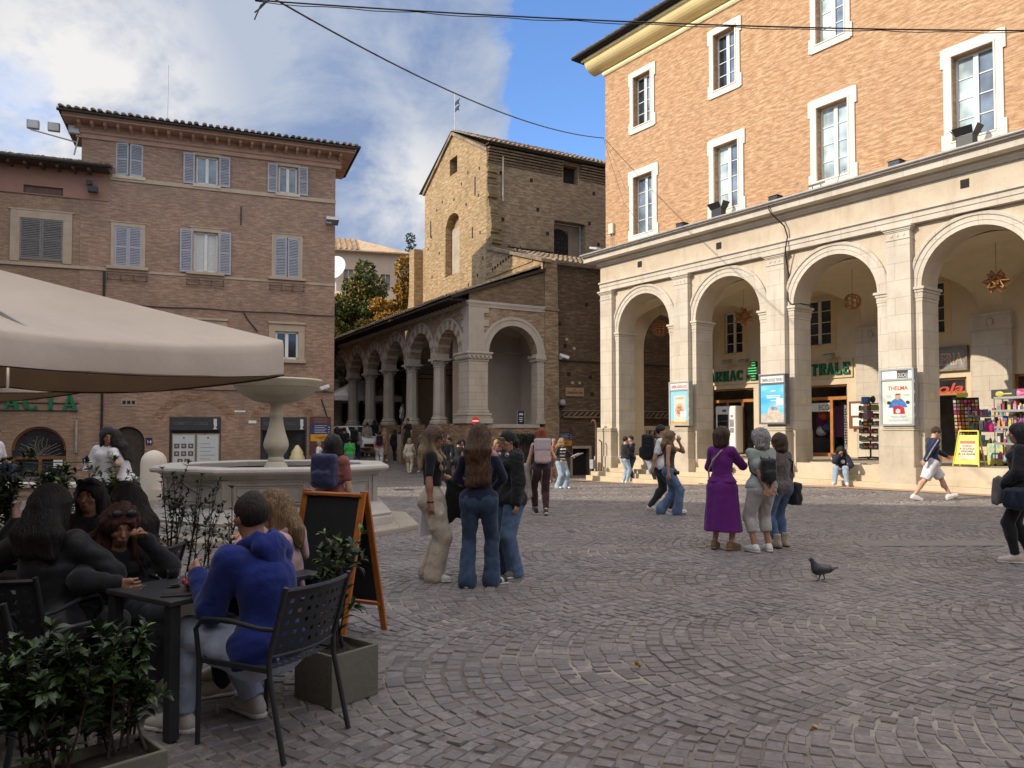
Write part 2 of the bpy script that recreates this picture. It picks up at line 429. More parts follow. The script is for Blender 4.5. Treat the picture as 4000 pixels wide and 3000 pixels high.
# brick upper storeys
wins=[]
LW=[(P*i+1.53,P*i+3.19,9.36,12.28) for i in range(NB)]; UW=[(P*i+1.58,P*i+3.08,13.79,16.36) for i in range(NB)]
def op(w,b=.30,bt=.30,bb=.26): return (w[0]+b,w[1]-b,w[2]+bb,w[3]-bt)
LO=[op(w) for w in LW]; UO=[op(w,.27,.26,.26) for w in UW]
mb=MB(); wall_rects(mb,.12,XE,8.9,16.95,LO+UO,.42,.30)
mb.quad((.12,.42,8.9),(.12,.42,16.95),(.12,13,16.95),(.12,13,8.9)); mb.quad((XE,.42,16.95),(XE,.42,8.9),(XE,13,8.9),(XE,13,16.95)); mb.quad((.12,13,-1),(.12,13,16.95),(XE,13,16.95),(XE,13,-1))
mb.quad((XE,6.3,-1),(XE,13,-1),(XE,13,8.9),(XE,6.3,8.9)); mb.quad((.12,6.4,-1),(.12,6.4,8.9),(.12,13,8.9),(.12,13,-1))
mb.build('wall',M['brickR'],pal)
def palace_window(w,o,upper,gl):
    """stone surround with eared corners (part) > casements and glass"""
    s=MB(); a,b,c,d=w; e=.07; y=.36
    for r in ((a+e,b-e,o[3],d),(a+e,b-e,c,o[2]),(a+e,o[0],o[2],o[3]),(o[1],b-e,o[2],o[3])): s.box(r[0],r[1],y,.415,r[2],r[3])
    for x0,x1 in ((a,a+e),(b-e,b)):                       # ears
        s.box(x0,x1,y,.415,d-.55,d-.02)
        s.box(x0,x1,y,.415,c+.03,c+.50)
    t=.05
    for r in ((o[0]-t,o[1]+t,o[3],o[3]+t),(o[0]-t,o[1]+t,o[2]-t,o[2]),(o[0]-t,o[0],o[2],o[3]),(o[1],o[1]+t,o[2],o[3])): s.box(r[0],r[1],y-.025,y,r[2],r[3])
    win=s.build('window',M['white_trim'],pal,bevel=.012)
    f=MB(); y0=.62;y1=.68
    f.box(o[0],o[0]+.06,y0,y1,o[2],o[3]);f.box(o[1]-.06,o[1],y0,y1,o[2],o[3]);f.box(o[0],o[1],y0,y1,o[2],o[2]+.07);f.box(o[0],o[1],y0,y1,o[3]-.06,o[3])
    m=(o[0]+o[1])/2;f.box(m-.065,m+.065,y0-.02,y1,o[2]+.07,o[3]-.06)
    n=4
    for k in range(1,n):
        z=o[2]+.07+(o[3]-o[2]-.13)*k/n
        f.box(o[0]+.06,m-.065,y0+.01,y1-.01,z-.014,z+.014);f.box(m+.065,o[1]-.06,y0+.01,y1-.01,z-.014,z+.014)
    f.build('frame',M['winwhite'],win)
    g=MB();g.box(o[0]+.03,m,y1-.025,y1-.015,o[2]+.03,o[3]-.03);g.build('pane',gl[0],win)
    g=MB();g.box(m,o[1]-.03,y1-.025,y1-.015,o[2]+.03,o[3]-.03);g.build('pane',gl[1],win)
for i in range(NB):
    palace_window(LW[i],LO[i],0,[(M['glassM'],M['glassM']),(M['glassP'],M['glassM']),(M['glassP'],M['glassP']),(M['glassP'],M['glassM']),(M['glassP'],M['glassP'])][i])
    palace_window(UW[i],UO[i],1,[(M['glassD'],M['glassM']),(M['glassD'],M['glassM']),(M['glassP'],M['glassM']),(M['glassD'],M['glassM']),(M['glassD'],M['glassD'])][i])
# blocking panels of dark rooms behind the glass
# eaves: bead, cove, fascia, tiles
mb=MB(); moulding(mb,.05,XE,[(.42,16.86),(.36,16.87),(.31,16.93),(.31,17.0),(.36,17.06),(.42,17.07)]);mb.build('eaves_bead',M['covelight'],pal,smooth=50)
mb=MB(); pr=[(.40,17.07)]+[(.40-.62*math.sin(t*pi/2/8)*1.0,17.07+.46*(1-math.cos(t*pi/2/8))) for t in range(1,9)]
moulding(mb,-.5,XE+.1,pr);mb.build('eaves_cove',M['cove'],pal,smooth=40)
mb=MB(); moulding(mb,-.62,XE+.2,[(-.22,17.53),(-.30,17.53),(-.30,17.58),(-.26,17.60),(-.26,17.66),(-.22,17.66)]);mb.build('eaves_fillet',M['covelight'],pal,smooth=40)
mb=MB(); mb.box(-.9,XE+.3,-.50,.5,17.66,17.72); mb.tube([(-.9,-.56,17.72),(XE+.3,-.56,17.72)],.07,8); mb.build('gutter',M['dark'],pal,smooth=40)
mb=MB(); tile_roof(mb,-.9,XE+.3,-.56,17.75,3.2,19.2); mb.quad((-.9,-.56,17.7),(-.9,3.2,19.2),(-.9,6.7,20.4),(-.9,13.3,17.7));mb.quad((-.9,3.2,19.2),(XE+.3,3.2,19.2),(XE+.3,6.7,20.4),(-.9,6.7,20.4));mb.quad((-.9,6.7,20.4),(XE+.3,6.7,20.4),(XE+.3,13.6,17.7),(-.9,13.6,17.7))
mb.build('roof',M['tile'],pal)
# entablature
mb=MB(); moulding(mb,-.02,XE,[(.4,7.56),(.2,7.56),(.2,7.70),(.17,7.72),(.17,7.84),(.10,7.87),(.10,7.93),(.22,7.95)])
mb.box(0,XE,.22,.6,7.95,8.60); mb.build('architrave',M['stoneR'],pal,bevel=.0)
mb=MB(); mb.box(.01,XE,.205,.23,7.952,8.597); mb.build('frieze',M['stucco'],pal)
mb=MB(); moulding(mb,-.12,XE,[(.3,8.60),(.14,8.62),(.10,8.70),(.04,8.72),(.02,8.78)]);moulding(mb,-.50,XE,[(.3,8.78),(-.30,8.80),(-.30,8.98),(-.33,9.0),(-.38,9.06),(-.40,9.08),(.42,9.16)])
mb.build('cornice',M['stoneR'],pal)
mb=MB(); mb.tube([(-.55,-.44,9.10),(XE,-.44,9.10)],.045,8);mb.tube([(-.5,-.41,9.03),(XE,-.41,9.03)],.02,6);mb.build('cornice_gutter',M['gutter'],pal,smooth=50)
# arcade wall
mb=MB(); arch_wall(mb,.02,XE,-.6,7.6,[(x,HW,SP,.64) for x in xs],.4,.9,24); mb.build('arcade_wall',M['stucco'],pal)
for i,x in enumerate(xs):
    mb=MB(); archivolt(mb,x,SP,HW-.0,HW+.37,.35,.41,28,[(HW,.37),(HW+.12,.37),(HW+.13,.35),(HW+.25,.35),(HW+.27,.31),(HW+.33,.30),(HW+.37,.33)]); mb.build('archivolt',M['stoneR'],pal,smooth=35)
# piers: stone facing with worn lower part, imposts
for i in range(NB+1):
    a=P*(i-1)+CX0+HW; b=P*i+CX0-HW
    if i==0: a=.0
    if i==NB: b=XE
    mb=MB(); e=.006
    mb.box(a-e if i else a,b+e,.39,1.31,-.5,5.34); pf=mb.build('pier',M['stoneR'],pal)
    mb=MB()
    for z0,z1,o in ((5.34,5.44,.02),(5.44,5.60,.035),(5.60,5.68,.06),(5.68,5.76,.10)): mb.box(a-(o if i else 0),b+o,.40-o,1.30+o,z0,z1)
    mb.build('impost',M['stoneR'],pf,bevel=.012)
    mb=MB(); mb.box((a if i else -.04)-.03,b+.03,.365,1.33,-.5,1.72); mb.build('footing',M['stonePier'],pf,bevel=.02)
for i in range(NB+1):
    x=P*i
    mb=MB(); mb.box(x,x+.69,.2,.41,1.78,7.2); pl=mb.build('pilaster',M['stoneR'],pal)
    mb=MB(); mb.box(x-.02,x+.71,.175,.41,7.17,7.21)
    mb.box(x+.0,x+.69,.195,.41,7.21,7.40)
    for z0,z1,o in ((7.40,7.44,.03),(7.44,7.49,.06),(7.49,7.56,.10)): mb.box(x-o,x+.69+o,.2-o,.41,z0,z1)
    for k in range(3): mb.ball((x+.17+.175*k,.19,7.30),(.045,.02,.05),8,5)
    mb.build('capital',M['stoneR'],pl,bevel=.01)
    mb=MB(); mb.box(x-.09,x+.80,.03,.42,-.5,1.66); 
    for z0,z1,o in ((1.66,1.72,.03),(1.72,1.80,.0)): mb.box(x-.09-o,x+.80+o,.03-o,.42,z0,z1)
    mb.box(x-.17,x+.88,-.04,.43,-.5,.62); mb.build('pedestal',M['stonePier'],pl,bevel=.03)
# loggia: floor, vaults, back wall
mb=MB(); mb.box(0,XE,1.0,6.35,-.5,.655); mb.build('loggia_floor',M['stonePier'],pal)
mb=MB()
for i,x in enumerate(xs):
    N=22;y0,y1=1.3,6.35;hx=P/2;hy=(y1-y0)/2;Z=[]
    for a in range(N+1):
        for b in range(N+1):
            dx=-1+2*a/N;dy=-1+2*b/N
            za=1.45*math.sqrt(max(0,1-(dx*hx/1.65)**2)) if abs(dx*hx)<1.65 else 0
            zb=1.62*math.sqrt(max(0,1-dy*dy))
            Z.append((x+dx*hx,(y0+y1)/2+dy*hy,SP-.06+max(za,zb)))
    mb.add(Z,[(a*(N+1)+b,a*(N+1)+b+1,(a+1)*(N+1)+b+1,(a+1)*(N+1)+b) for a in range(N) for b in range(N)])
mb.build('vault',M['stuccoIn'],pal,smooth=25)
doors=[(.55,3.12,.65,3.56),(5.4,7.47,.65,3.50),(9.4,11.85,.65,3.52),(13.3,15.9,.65,3.52),(17.4,19.9,.65,3.52)]
bw=[(1.57,2.57,5.12,6.98),(5.72,6.83,5.10,6.95),(10.1,11.17,5.1,6.95),(14.2,15.3,5.1,6.95),(18.3,19.4,5.1,6.95)]
mb=MB(); wall_rects(mb,0,XE,.6,7.6,doors+bw,6.3,.22); mb.build('back_wall',M['stuccoIn'],pal)
for i in range(NB+1):
    a=P*(i-1)+CX0+HW+.06;b=P*i+CX0-HW+.02
    if i==0: a=.02
    if i==NB: b=XE
    mb=MB(); mb.box(a,b,6.12,6.31,.6,5.05); mb.box(a-.04,b+.04,6.06,6.31,5.05,5.2); mb.box(a+.0,b,6.10,6.31,5.2,5.6);mb.ball(((a+b)/2,6.08,5.3),(.12,.08,.14),10,6); mb.build('wall_pier',M['stoneR'],pal)
for i,w in enumerate(bw):
    mb=MB(); a,b,c,d=w; q=.22
    for r in ((a-q,b+q,d,d+q),(a-q,b+q,c-q,c),(a-q,a,c,d),(b,b+q,c,d)): mb.box(r[0],r[1],6.285,6.302,r[2],r[3])
    wn=mb.build('loggia_window',plain('ochre_band',(.62,.47,.26),.9,var=.06),pal)
    mb=MB(); m=(a+b)/2
    for r in ((a,a+.06,c,d),(b-.06,b,c,d),(m-.07,m+.07,c,d),(a,b,c,c+.06),(a,b,d-.06,d)): mb.box(r[0],r[1],6.40,6.44,r[2],r[3])
    for k in range(1,4): z=c+(d-c)*k/4; mb.box(a,b,6.405,6.435,z-.015,z+.015)
    mb.build('frame',M['winwhite'],wn); mb=MB(); mb.box(a,b,6.45,6.46,c,d); mb.build('pane',M['glassD'],wn)
# end wall of the loggia with its open arch and the balustrade
mb=MB(); V0=len(mb.v); arch_wall(mb,.42,6.35,-.5,7.6,[(3.80,1.75,5.15,.65)],0.05,.65,20)
mb.v=[(y,x,z) for x,y,z in mb.v]; mb.f=[f[::-1] for f in mb.f]; mb.build('end_wall',M['stuccoIn'],pal)
mb=MB(); 
for z0,z1,w in ((.65,.80,.15),(1.70,1.88,.16)): mb.box(.38-w,.38+w,2.05,5.55,z0,z1)
mb.box(.24,.52,2.05,2.35,.8,1.7);mb.box(.24,.52,5.25,5.55,.8,1.7)
bl=mb.build('balustrade',M['stonePier'],pal,bevel=.015)
prof=[(.07,0),(.09,.05),(.06,.10),(.05,.16),(.10,.34),(.12,.44),(.10,.54),(.06,.68),(.055,.78),(.09,.84),(.07,.9)]
for k in range(9):
    mb=MB(); mb.lathe(prof,12,(.38,2.55+.31*k,.8)); mb.build('baluster',M['stonePier'],bl,smooth=50)
# shopfronts in the back wall
def shopfront(i,a,b,c,d,mull):
    mb=MB(); y0,y1=6.42,6.50
    t=c+(d-c)*.79
    for r in ((a,a+.09,c,d),(b-.09,b,c,d),(a,b,d-.07,d),(a,b,t,t+.13),(a,b,c,c+.14)): mb.box(r[0],r[1],y0,y1,r[2],r[3])
    for m in mull: mb.box(m-.06,m+.06,y0,y1,c,t)
    fr=mb.build('shopfront',M['wood'],pal); mb=MB(); mb.box(a+.05,b-.05,6.455,6.462,c+.05,d-.03); mb.build('pane',M['shopglass'],fr)
    mb=MB(); mb.quad((a-.1,9.2,c),(b+.1,9.2,c),(b+.1,9.2,d),(a-.1,9.2,d));mb.quad((a-.1,6.6,c),(a-.1,9.2,c),(a-.1,9.2,d),(a-.1,6.6,d));mb.quad((b+.1,9.2,c),(b+.1,6.6,c),(b+.1,6.6,d),(b+.1,9.2,d));mb.quad((a-.1,6.6,c),(b+.1,6.6,c),(b+.1,9.2,c),(a-.1,9.2,c));mb.quad((a-.1,9.2,d),(b+.1,9.2,d),(b+.1,6.6,d),(a-.1,6.6,d))
    mb.build('shop_room',M['shoproom'],fr)
    return fr
M['shopglass']=clear_glass('shop_glass',.02,(.9,.93,.92)); M['shoproom']=plain('shop_room_walls',(.30,.27,.23),.9,var=.4,scale=2)
mulls=[[1.62,2.42],[6.72],[10.6],[14.6],[18.6]]
for i,dd in enumerate(doors): shopfront(i,*dd,mulls[i])
# steps between the pedestals; the lowest ones show only where the ground dips
mb=MB()
for k,(z,y) in enumerate(((.655,.95),(.49,.62),(.325,.29),(.16,-.05))): mb.box(-.02,XE,y,1.2,-.7,z-.002*k)
mb.box(-.02,9.0,-.36,.2,-.9,-.005);mb.box(-.02,6.0,-.62,.2,-.9,-.17)
mb.build('steps',stone('step_stone',(.58,.49,.34),(.36,.28,.19),(.72,.7,.64),1.9,.8,.55,.8,.2),pal,bevel=.012)
# marble tablets on the pier sides
for x in (CX0-HW,CX0+P-HW,CX0+2*P-HW,CX0+3*P-HW):
    mb=MB(); mb.box(x-.001,x+.014,.72,.98,2.58,2.74); mb.build('tablet',plain('yellow_tablet',(.62,.50,.25),.6,var=.1),pal)
# iron bars and put-log holes of the frieze
for x,z in ((2.35,8.32),(6.3,8.28),(14.6,8.32)):
    mb=MB(); mb.box(x-.11,x+.11,.185,.21,z-.11,z+.12); mb.build('vent_hole',M['dark'],pal)

# ---- things fixed to the palace
def fr(u,y,z): return FR.p(u,y,z)
def sign_letters(name,label,txt,u,y,z,h,w,mat,group=None):
    """each row of raised letters is one thing on its board"""
    t=thing(name,label,'sign',fr(u,y,z),FR.rot)
    return t
t=thing('pharmacy_sign','stone board reading FARMACIA CENTRALE in raised green letters over two shopfronts','sign',fr(0,6.28,3.70),FR.rot)
board=plain('travertine_board',(.60,.47,.30),.7,var=.15)
mb=MB(); mb.box(.2,3.62,-.05,.02,.05,.83); mb.build('board',board,t,bevel=.01)
mb=MB(); mb.box(4.75,7.75,-.05,.02,.05,.80); mb.build('board',board,t,bevel=.01)
def serif_text(mb,txt,x0,x1,y,z,h,depth,mi=0):
    """bold slab-serif capitals, cut by hand: strokes and serifs of real depth"""
    G={'F':'bv bt bm','A':'dl dr bc sf','R':'bv bt bm rv rl','M':'vl dm um vr','C':'co','I':'vc','E':'bv bt bm bb','N':'vl dn vr','T':'bt vc','L':'bv bb','O':'oo'}
    n=len(txt);cw=(x1-x0)/n;s=.19*h
    for k,ch in enumerate(txt):
        w=cw*.80;X=x0+cw*k+(cw-w)/2
        def B(a,b,c,d): mb.box(X+a*w,X+b*w,y-depth,y,z+c*h,z+d*h)
        def Dg(xa,za,xb,zb,t=s): mb.obox(((X+xa*w+X+xb*w)/2,y-depth/2,z+(za+zb)/2*h),*_axes(X+xa*w,z+za*h,X+xb*w,z+zb*h),math.hypot((xb-xa)*w,(zb-za)*h)/2,depth/2-.001,t/2)
        sw=s/w
        for c in G[ch].split():
            if c=='bv': B(.06,.06+sw,0,1);B(0,.12+sw,0,.09);B(0,.12+sw,.91,1)
            if c=='bt': B(.05,.97,.85,1.001);B(.88,.97,.68,.9)
            if c=='bm': B(.1,.74,.45,.58)
            if c=='bb': B(.05,.97,-.001,.15);B(.88,.97,.1,.32)
            if c=='dl': Dg(.12,0,.50,1,s*.62);B(0,.3,0,.09)
            if c=='dr': Dg(.88,0,.50,1,s);B(.7,1,0,.09)
            if c=='bc': B(.25,.75,.27,.38)
            if c=='rv': Dg(.35,.93,.78,.93,s*.7);B(.72,.72+sw,.52,.95)
            if c=='rl': Dg(.5,.5,.92,.03,s)
            if c in('vl','vr','vc'):
                a={'vl':.06,'vr':.94-sw,'vc':.5-sw/2}[c]; B(a,a+sw,0,1);B(a-.08,a+sw+.08,0,.09);B(a-.08,a+sw+.08,.91,1)
            if c=='dm': Dg(.12,.97,.5,.12,s*.9)
            if c=='um': Dg(.88,.97,.5,.12,s*.7)
            if c=='dn': Dg(.1,.95,.9,.05,s)
            if c in('co','oo'):
                m=14;a0=.9 if c=='co' else 0;a1=2*pi-a0
                for i in range(m):
                    p=a0+(a1-a0)*i/m;q=a0+(a1-a0)*(i+1)/m
                    Dg(.5+.42*math.cos(p),.5+.43*math.sin(p),.5+.42*math.cos(q),.5+.43*math.sin(q),s*(.65+.5*abs(math.cos((p+q)/2))))
                if c=='co': B(.72,.88,.66,.88);B(.74,.88,.10,.28)
def _axes(xa,za,xb,zb):
    L=math.hypot(xb-xa,zb-za);c,s_=(xb-xa)/L,(zb-za)/L
    return (c,0,s_),(0,1,0),(-s_,0,c)
for txt,x0,x1,zz in (('FARMACIA',.32,3.50,.20),('CENTRALE',4.95,7.70,.19)):
    cw=(x1-x0)/len(txt)
    for k,ch in enumerate(txt):
        mb=MB(); serif_text(mb,ch,x0+cw*k,x0+cw*(k+1),-.05,zz,.46,.10); mb.build('letter',M['green'],t)
c=thing('pharmacy_cross','lit green LED pharmacy cross beside the FARMACIA letters','sign',fr(3.72,5.55,4.2),FR.rot)
mb=MB(); c.scale=(.82,.82,.82);mb.box(-.18,.18,-.07,.07,-.5,.5);mb.box(-.5,-.18,-.069,.069,-.18,.18);mb.box(.18,.5,-.069,.069,-.18,.18);mb.bar((0,.07,0),(0,.6,0),.05);mb.build('cross_box',M['black'],c,bevel=.01)
mb=MB(); 
for zz in np.arange(-.40,.45,.14): mb.box(-.10 if abs(zz)>.17 else -.30,.12 if abs(zz)>.17 else (.42 if int(zz*100)%2 else .2),-.082,-.071,zz-.012,zz+.012)
mb.build('led_rows',emit('green_led',(.02,.8,.15),.45),c)
# vending machine
v=thing('vending_machine','white pharmacy vending machine standing against the shopfront','vending machine',fr(2.02,5.75,.655),FR.rot)
whiteP=plain('white_enamel',(.74,.74,.74),.3,var=.04); blueP=plain('blue_badge',(.05,.12,.4),.4,var=.1)
mb=MB(); mb.box(-.55,.55,0,.55,.04,2.12); mb.build('cabinet',whiteP,v,bevel=.06)
mb=MB(); mb.box(-.42,.16,-.012,.0,.55,1.75); mb.build('window',M['glassD'],v,bevel=.004)
for z in (.75,.98,1.21,1.44): 
    mb=MB(); mb.box(-.38,.12,-.02,-.013,z,z+.02); mb.build('shelf',M['steel'],v)
mb=MB(); mb.box(.26,.46,-.015,0,.95,1.15);mb.box(.26,.46,-.015,0,1.2,1.52);mb.box(.3,.42,-.015,0,1.62,1.72);mb.box(-.3,.3,-.015,0,.2,.36); mb.build('keypad',plain('grey_panel',(.25,.24,.25),.5),v)
mb=MB(); mb.box(-.15,.05,-.018,0,1.86,1.96); mb.build('badge',blueP,v,bevel=.004)
# school-supplies shop sign and lettering
t=thing('cartoleria_sign','framed grey shop sign reading CARTOLERIA in pale outlined letters','sign',fr(10.7,6.25,3.74),FR.rot)
mb=MB(); 
for r in ((-1.25,1.25,.78,.86),(-1.25,1.25,0,.08),(-1.25,-1.17,.08,.78),(1.17,1.25,.08,.78)): mb.box(r[0],r[1],-.10,.04,r[2],r[3])
mb.build('frame',plain('weathered_frame',(.24,.19,.13),.7,var=.3),t,bevel=.01)
mb=MB(); mb.box(-1.17,1.17,-.04,.04,.08,.78); mb.build('panel',plain('slate_panel',(.24,.24,.25),.7,var=.2),t)
mb=MB(); add_text(mb,'CARTOLERIA',0,-.05,.22,.58,.012,width=2.15,bold=True); mb.build('lettering',plain('cream_letters',(.72,.55,.38),.6,var=.06),t)
mb=MB(); add_text(mb,'CARTOLERIA',0,-.064,.235,.52,.003,width=2.10,bold=False); mb.build('lettering_inlay',plain('letter_inlay',(.36,.27,.2),.6),t)
t=thing('scuola_lettering','red brush lettering reading Scuola on the dark glass over the stationery door','sign',fr(10.72,6.43,2.98),FR.rot)
mb=MB(); mb.box(-1.1,1.1,.0,.01,-.1,.45); mb.build('fanlight',M['glassD'],t)
mb=MB(); add_text(mb,'Scuola',0.0,-.012,.02,.48,.006,width=1.9,bold=True,shear=.25); mb.build('lettering',plain('red_letters',(.5,.045,.02),.5,var=.06),t)
# poster cases on the piers
def poster_case(u,label,head,headcol,framecol,kind,w,z0,z1,headfill=(.68,.68,.66)):
    t=thing('poster_case',label,'poster case',fr(u,.0,z0),FR.rot); H=z1-z0
    fm=plain('case_'+kind,framecol,.45,.3,var=.12)
    mb=MB(); mb.box(0,w,0,.195,0,H); mb.build('cabinet',fm,t,bevel=.01)
    mb=MB(); b=.06
    for r in ((0,w,H-.05,H),(0,w,0,b),(0,b,b,H-.05),(w-b,w,b,H-.05),(b,w-b,H-.34,H-.28)): mb.box(r[0],r[1],-.035,0,r[2],r[3])
    mb.box(w-.01,w+.012,.02,.05,.2,H-.2)
    for zz in (.25,.55,.9,1.2): mb.box(w-.0,w+.018,-.02,.04,zz,zz+.09)
    mb.build('frame',fm,t,bevel=.004)
    mb=MB(); mb.box(b,w-b,-.008,0,H-.28,H-.05); hd=mb.build('header',plain('head_'+kind,headfill,.5,var=.05),t)
    mb=MB(); add_text(mb,head,b+(w-2*b)*(.5 if kind!='silver' else .72),-.012,H-.245,.16,.003,width=(w-2*b)*(.9 if kind!='silver' else .36),bold=False); mb.build('lettering',plain('ht_'+kind,headcol,.5),hd)
    return t,b,w,H
posterpaper=plain('poster_paper',(.62,.56,.46),.4,var=.08)
t,b,w,H=poster_case(4.07,'pale grey poster case headed CINEMA NUOVA LUCE in red','CINEMA NUOVA LUCE',(.5,.03,.04),(.42,.42,.38),'pale',.98,1.86,3.50)
def sheet(t,r,m,name='poster',y=-.006,par=None):
    mb=MB(); mb.box(r[0],r[1],y,y+.004,r[2],r[3]); return mb.build(name,m,par or t)
po=sheet(t,(b,w-b,b,H-.34),plain('sky_blue_paper',(.25,.55,.66),.35,var=.06))
sheet(t,(b,w-b,b,b+.12),plain('orange_strip',(.62,.30,.07),.4),'strip',-.009,po)
sheet(t,(.24,.80,.14,1.12),posterpaper,'inset_sheet',-.010,po)
mb=MB();V=[(.52+.22*math.cos(a),-.0125,.58+.25*math.sin(a)) for a in np.linspace(0,2*pi,28)[:-1]];mb.poly(V);mb.build('plate_picture',plain('plate_pink',(.52,.38,.30),.5,var=.15,scale=8),po)
mb=MB();V=[(.52+.14*math.cos(a),-.0135,.58+.16*math.sin(a)) for a in np.linspace(0,2*pi,24)[:-1]];mb.poly(V);mb.build('food_picture',plain('food_col',(.45,.22,.10),.5,var=.8,scale=14),po)
mb=MB(); add_text(mb,'IL BALLO',.52,-.0125,.99,.09,.001,width=.42); mb.build('title',plain('title_brown',(.35,.24,.17),.5),po)
sheet(t,(.56,.84,.33,.53),plain('white_note',(.74,.74,.74),.5,var=.03),'note',-.014,po)
t,b,w,H=poster_case(8.10,'dark grey poster case headed CINEMA DUCALE TEATRO with a bright blue poster','CINEMA DUCALE TEATRO',(.12,.12,.13),(.13,.13,.14),'dark',1.02,1.88,3.53)
po=sheet(t,(b,w-b,b,H-.34),None or (lambda: (lambda n:(n.setc(n.ramp(n.noise(n.coord('Object',(.3,1,1.1)),1.7,3),[(.35,(.05,.36,.72)),(.55,(.16,.52,.80)),(.72,(.66,.76,.80))])),n.set(.25),n.m)[-1])(NT('blue_poster')))())
sheet(t,(b,w-b,b,b+.30),plain('sand_strip',(.46,.44,.38),.4,var=.3,scale=5),'ground_picture',-.008,po)
mb=MB(); V=[(.30,.24),(.36,.52),(.44,.62),(.66,.62),(.76,.52),(.82,.24),(.74,.16),(.38,.16)]; mb.poly([(x,-.0105,z) for x,z in V]); mb.build('vehicle_picture',plain('van_cream',(.52,.42,.33),.5,var=.3,scale=6),po)
mb=MB(); mb.poly([(x,-.0125,z) for x,z in ((.42,.46),(.46,.58),(.66,.58),(.71,.46))]); mb.build('windscreen_picture',plain('ws_blue',(.16,.33,.5),.4,var=.5,scale=12),po)
mb=MB(); 
for z,x0,x1 in ((.92,.28,.82),(.86,.30,.80),(1.08,.46,.64),(.76,.45,.66)): mb.box(x0,x1,-.009,-.008,z,z+.035)
mb.build('title',plain('pale_lines',(.62,.72,.76),.5),po)
sheet(t,(.66,.93,.62,.84),plain('white_note',(.74,.74,.74),.5,var=.03),'note',-.012,po)
t,b,w,H=poster_case(12.27,'steel poster case headed DUCALE showing a figure on a red scooter','DUCALE',(.70,.70,.66),(.30,.31,.32),'silver',.99,1.80,3.43,(.70,.70,.70))
sheet(t,(.50,.82,H-.27,H-.06),plain('black_tab',(.05,.045,.05),.5),'name_tab',-.0105)
po=sheet(t,(b,w-b,b,H-.34),plain('mint_paper',(.58,.62,.53),.3,var=.06))
mb=MB(); add_text(mb,'THELMA',.52,-.008,1.02,.16,.002,width=.58); mb.build('title',plain('red_title',(.55,.06,.04),.5),po)
for nm,mt,pts in (('jacket_picture',plain('denim_blue',(.04,.15,.42),.5,var=.5,scale=14),[(.24,.52),(.34,.72),(.45,.78),(.60,.78),(.70,.70),(.80,.52)]),('head_picture',plain('face_tan',(.50,.30,.18),.5,var=.3,scale=12),[(.44,.78),(.43,.88),(.47,.95),(.58,.95),(.61,.88),(.59,.78),(.52,.74)]),('hair_picture',plain('white_hair',(.72,.68,.6),.5,var=.2),[(.41,.88),(.44,.97),(.52,1.0),(.60,.97),(.63,.88),(.60,.93),(.46,.93)]),('scooter_picture',plain('scooter_red',(.45,.02,.03),.3,var=.3,scale=12),[(.34,.34),(.36,.50),(.44,.57),(.60,.57),(.70,.50),(.72,.34)]),('headlamp_picture',plain('lamp_grey',(.6,.6,.58),.3,var=.2),[(.45,.38),(.46,.46),(.52,.49),(.58,.46),(.59,.38),(.52,.35)])):
    mb=MB(); y={'jacket_picture':-.0085,'head_picture':-.0095,'hair_picture':-.0105,'scooter_picture':-.0098,'headlamp_picture':-.0112}[nm]; mb.poly([(x,y,z) for x,z in pts]); mb.build(nm,mt,po)
for x in (.26,.80):
    mb=MB(); mb.poly([(x+.06*math.cos(a),-.0108,.66+.05*math.sin(a)) for a in np.linspace(0,2*pi,14)[:-1]]); mb.build('mirror_picture',M['black'],po)
mb=MB(); mb.box(.46,.58,-.0118,-.011,.875,.905); mb.build('sunglasses_picture',M['black'],po)
mb=MB(); 
for z,x0,x1 in ((.26,.30,.74),(.22,.34,.70),(.88,.16,.34),(.84,.16,.33),(.80,.18,.34),(.88,.68,.86),(.84,.69,.86),(.16,.24,.80),(.13,.24,.80)): mb.box(x0,x1,-.0085,-.008,z,z+.014)
mb.build('small_print',plain('print_grey',(.28,.3,.42),.6),po)
sheet(t,(.12,.38,.32,.50),plain('white_note',(.74,.74,.74),.5,var=.03),'note',-.0125,po)
# notice board in a wooden frame beside the pharmacy door
t=thing('notice_frame','wooden notice frame holding two white sheets by the pharmacy door','notice board',fr(8.05,6.06,1.75),FR.rot)
mb=MB(); mb.box(-.38,.38,0,.05,0,1.05); mb.build('frame',plain('walnut',(.17,.06,.025),.5,var=.3),t,bevel=.01)
mb=MB(); mb.box(-.28,.22,-.008,0,.5,.96); mb.build('sheet',plain('paper_white',(.66,.70,.66),.6,var=.05),t); mb=MB(); mb.box(-.22,.2,-.008,0,.1,.42); mb.build('sheet',plain('paper_white',(.66,.70,.66),.6),t)
t=thing('shop_notice','white paper notice reading ECG taped inside the pharmacy window','notice',fr(6.25,6.44,2.45),FR.rot)
mb=MB(); mb.box(-.5,.38,-.006,0,-.0,.34); mb.build('sheet',plain('paper_white',(.66,.70,.66),.6),t); mb=MB(); add_text(mb,'ECG',.13,-.009,.06,.30,.002,width=.44,bold=False); mb.build('lettering',M['dark'],t)
t=thing('parasol_display','dark counter with coloured balls and a plum poster inside the pharmacy window','window display',fr(6.1,6.75,.66),FR.rot)
mb=MB(); mb.box(-.55,.55,0,.5,0,.75); mb.build('counter',M['black'],t); mb=MB(); mb.box(-.6,.6,.52,.54,.78,2.0); mb.build('backdrop',plain('plum_poster',(.22,.04,.15),.5,var=.2),t)
for cc,x,z in (((.55,.10,.03),-.05,1.65),((.05,.08,.22),.08,1.15),((.6,.6,.58),-.15,1.0)):
    mb=MB(); mb.ball((x,.2,z),.22,14,10); mb.build('ball',plain('ball_%d'%int(cc[0]*100),cc,.4),t,smooth=60)
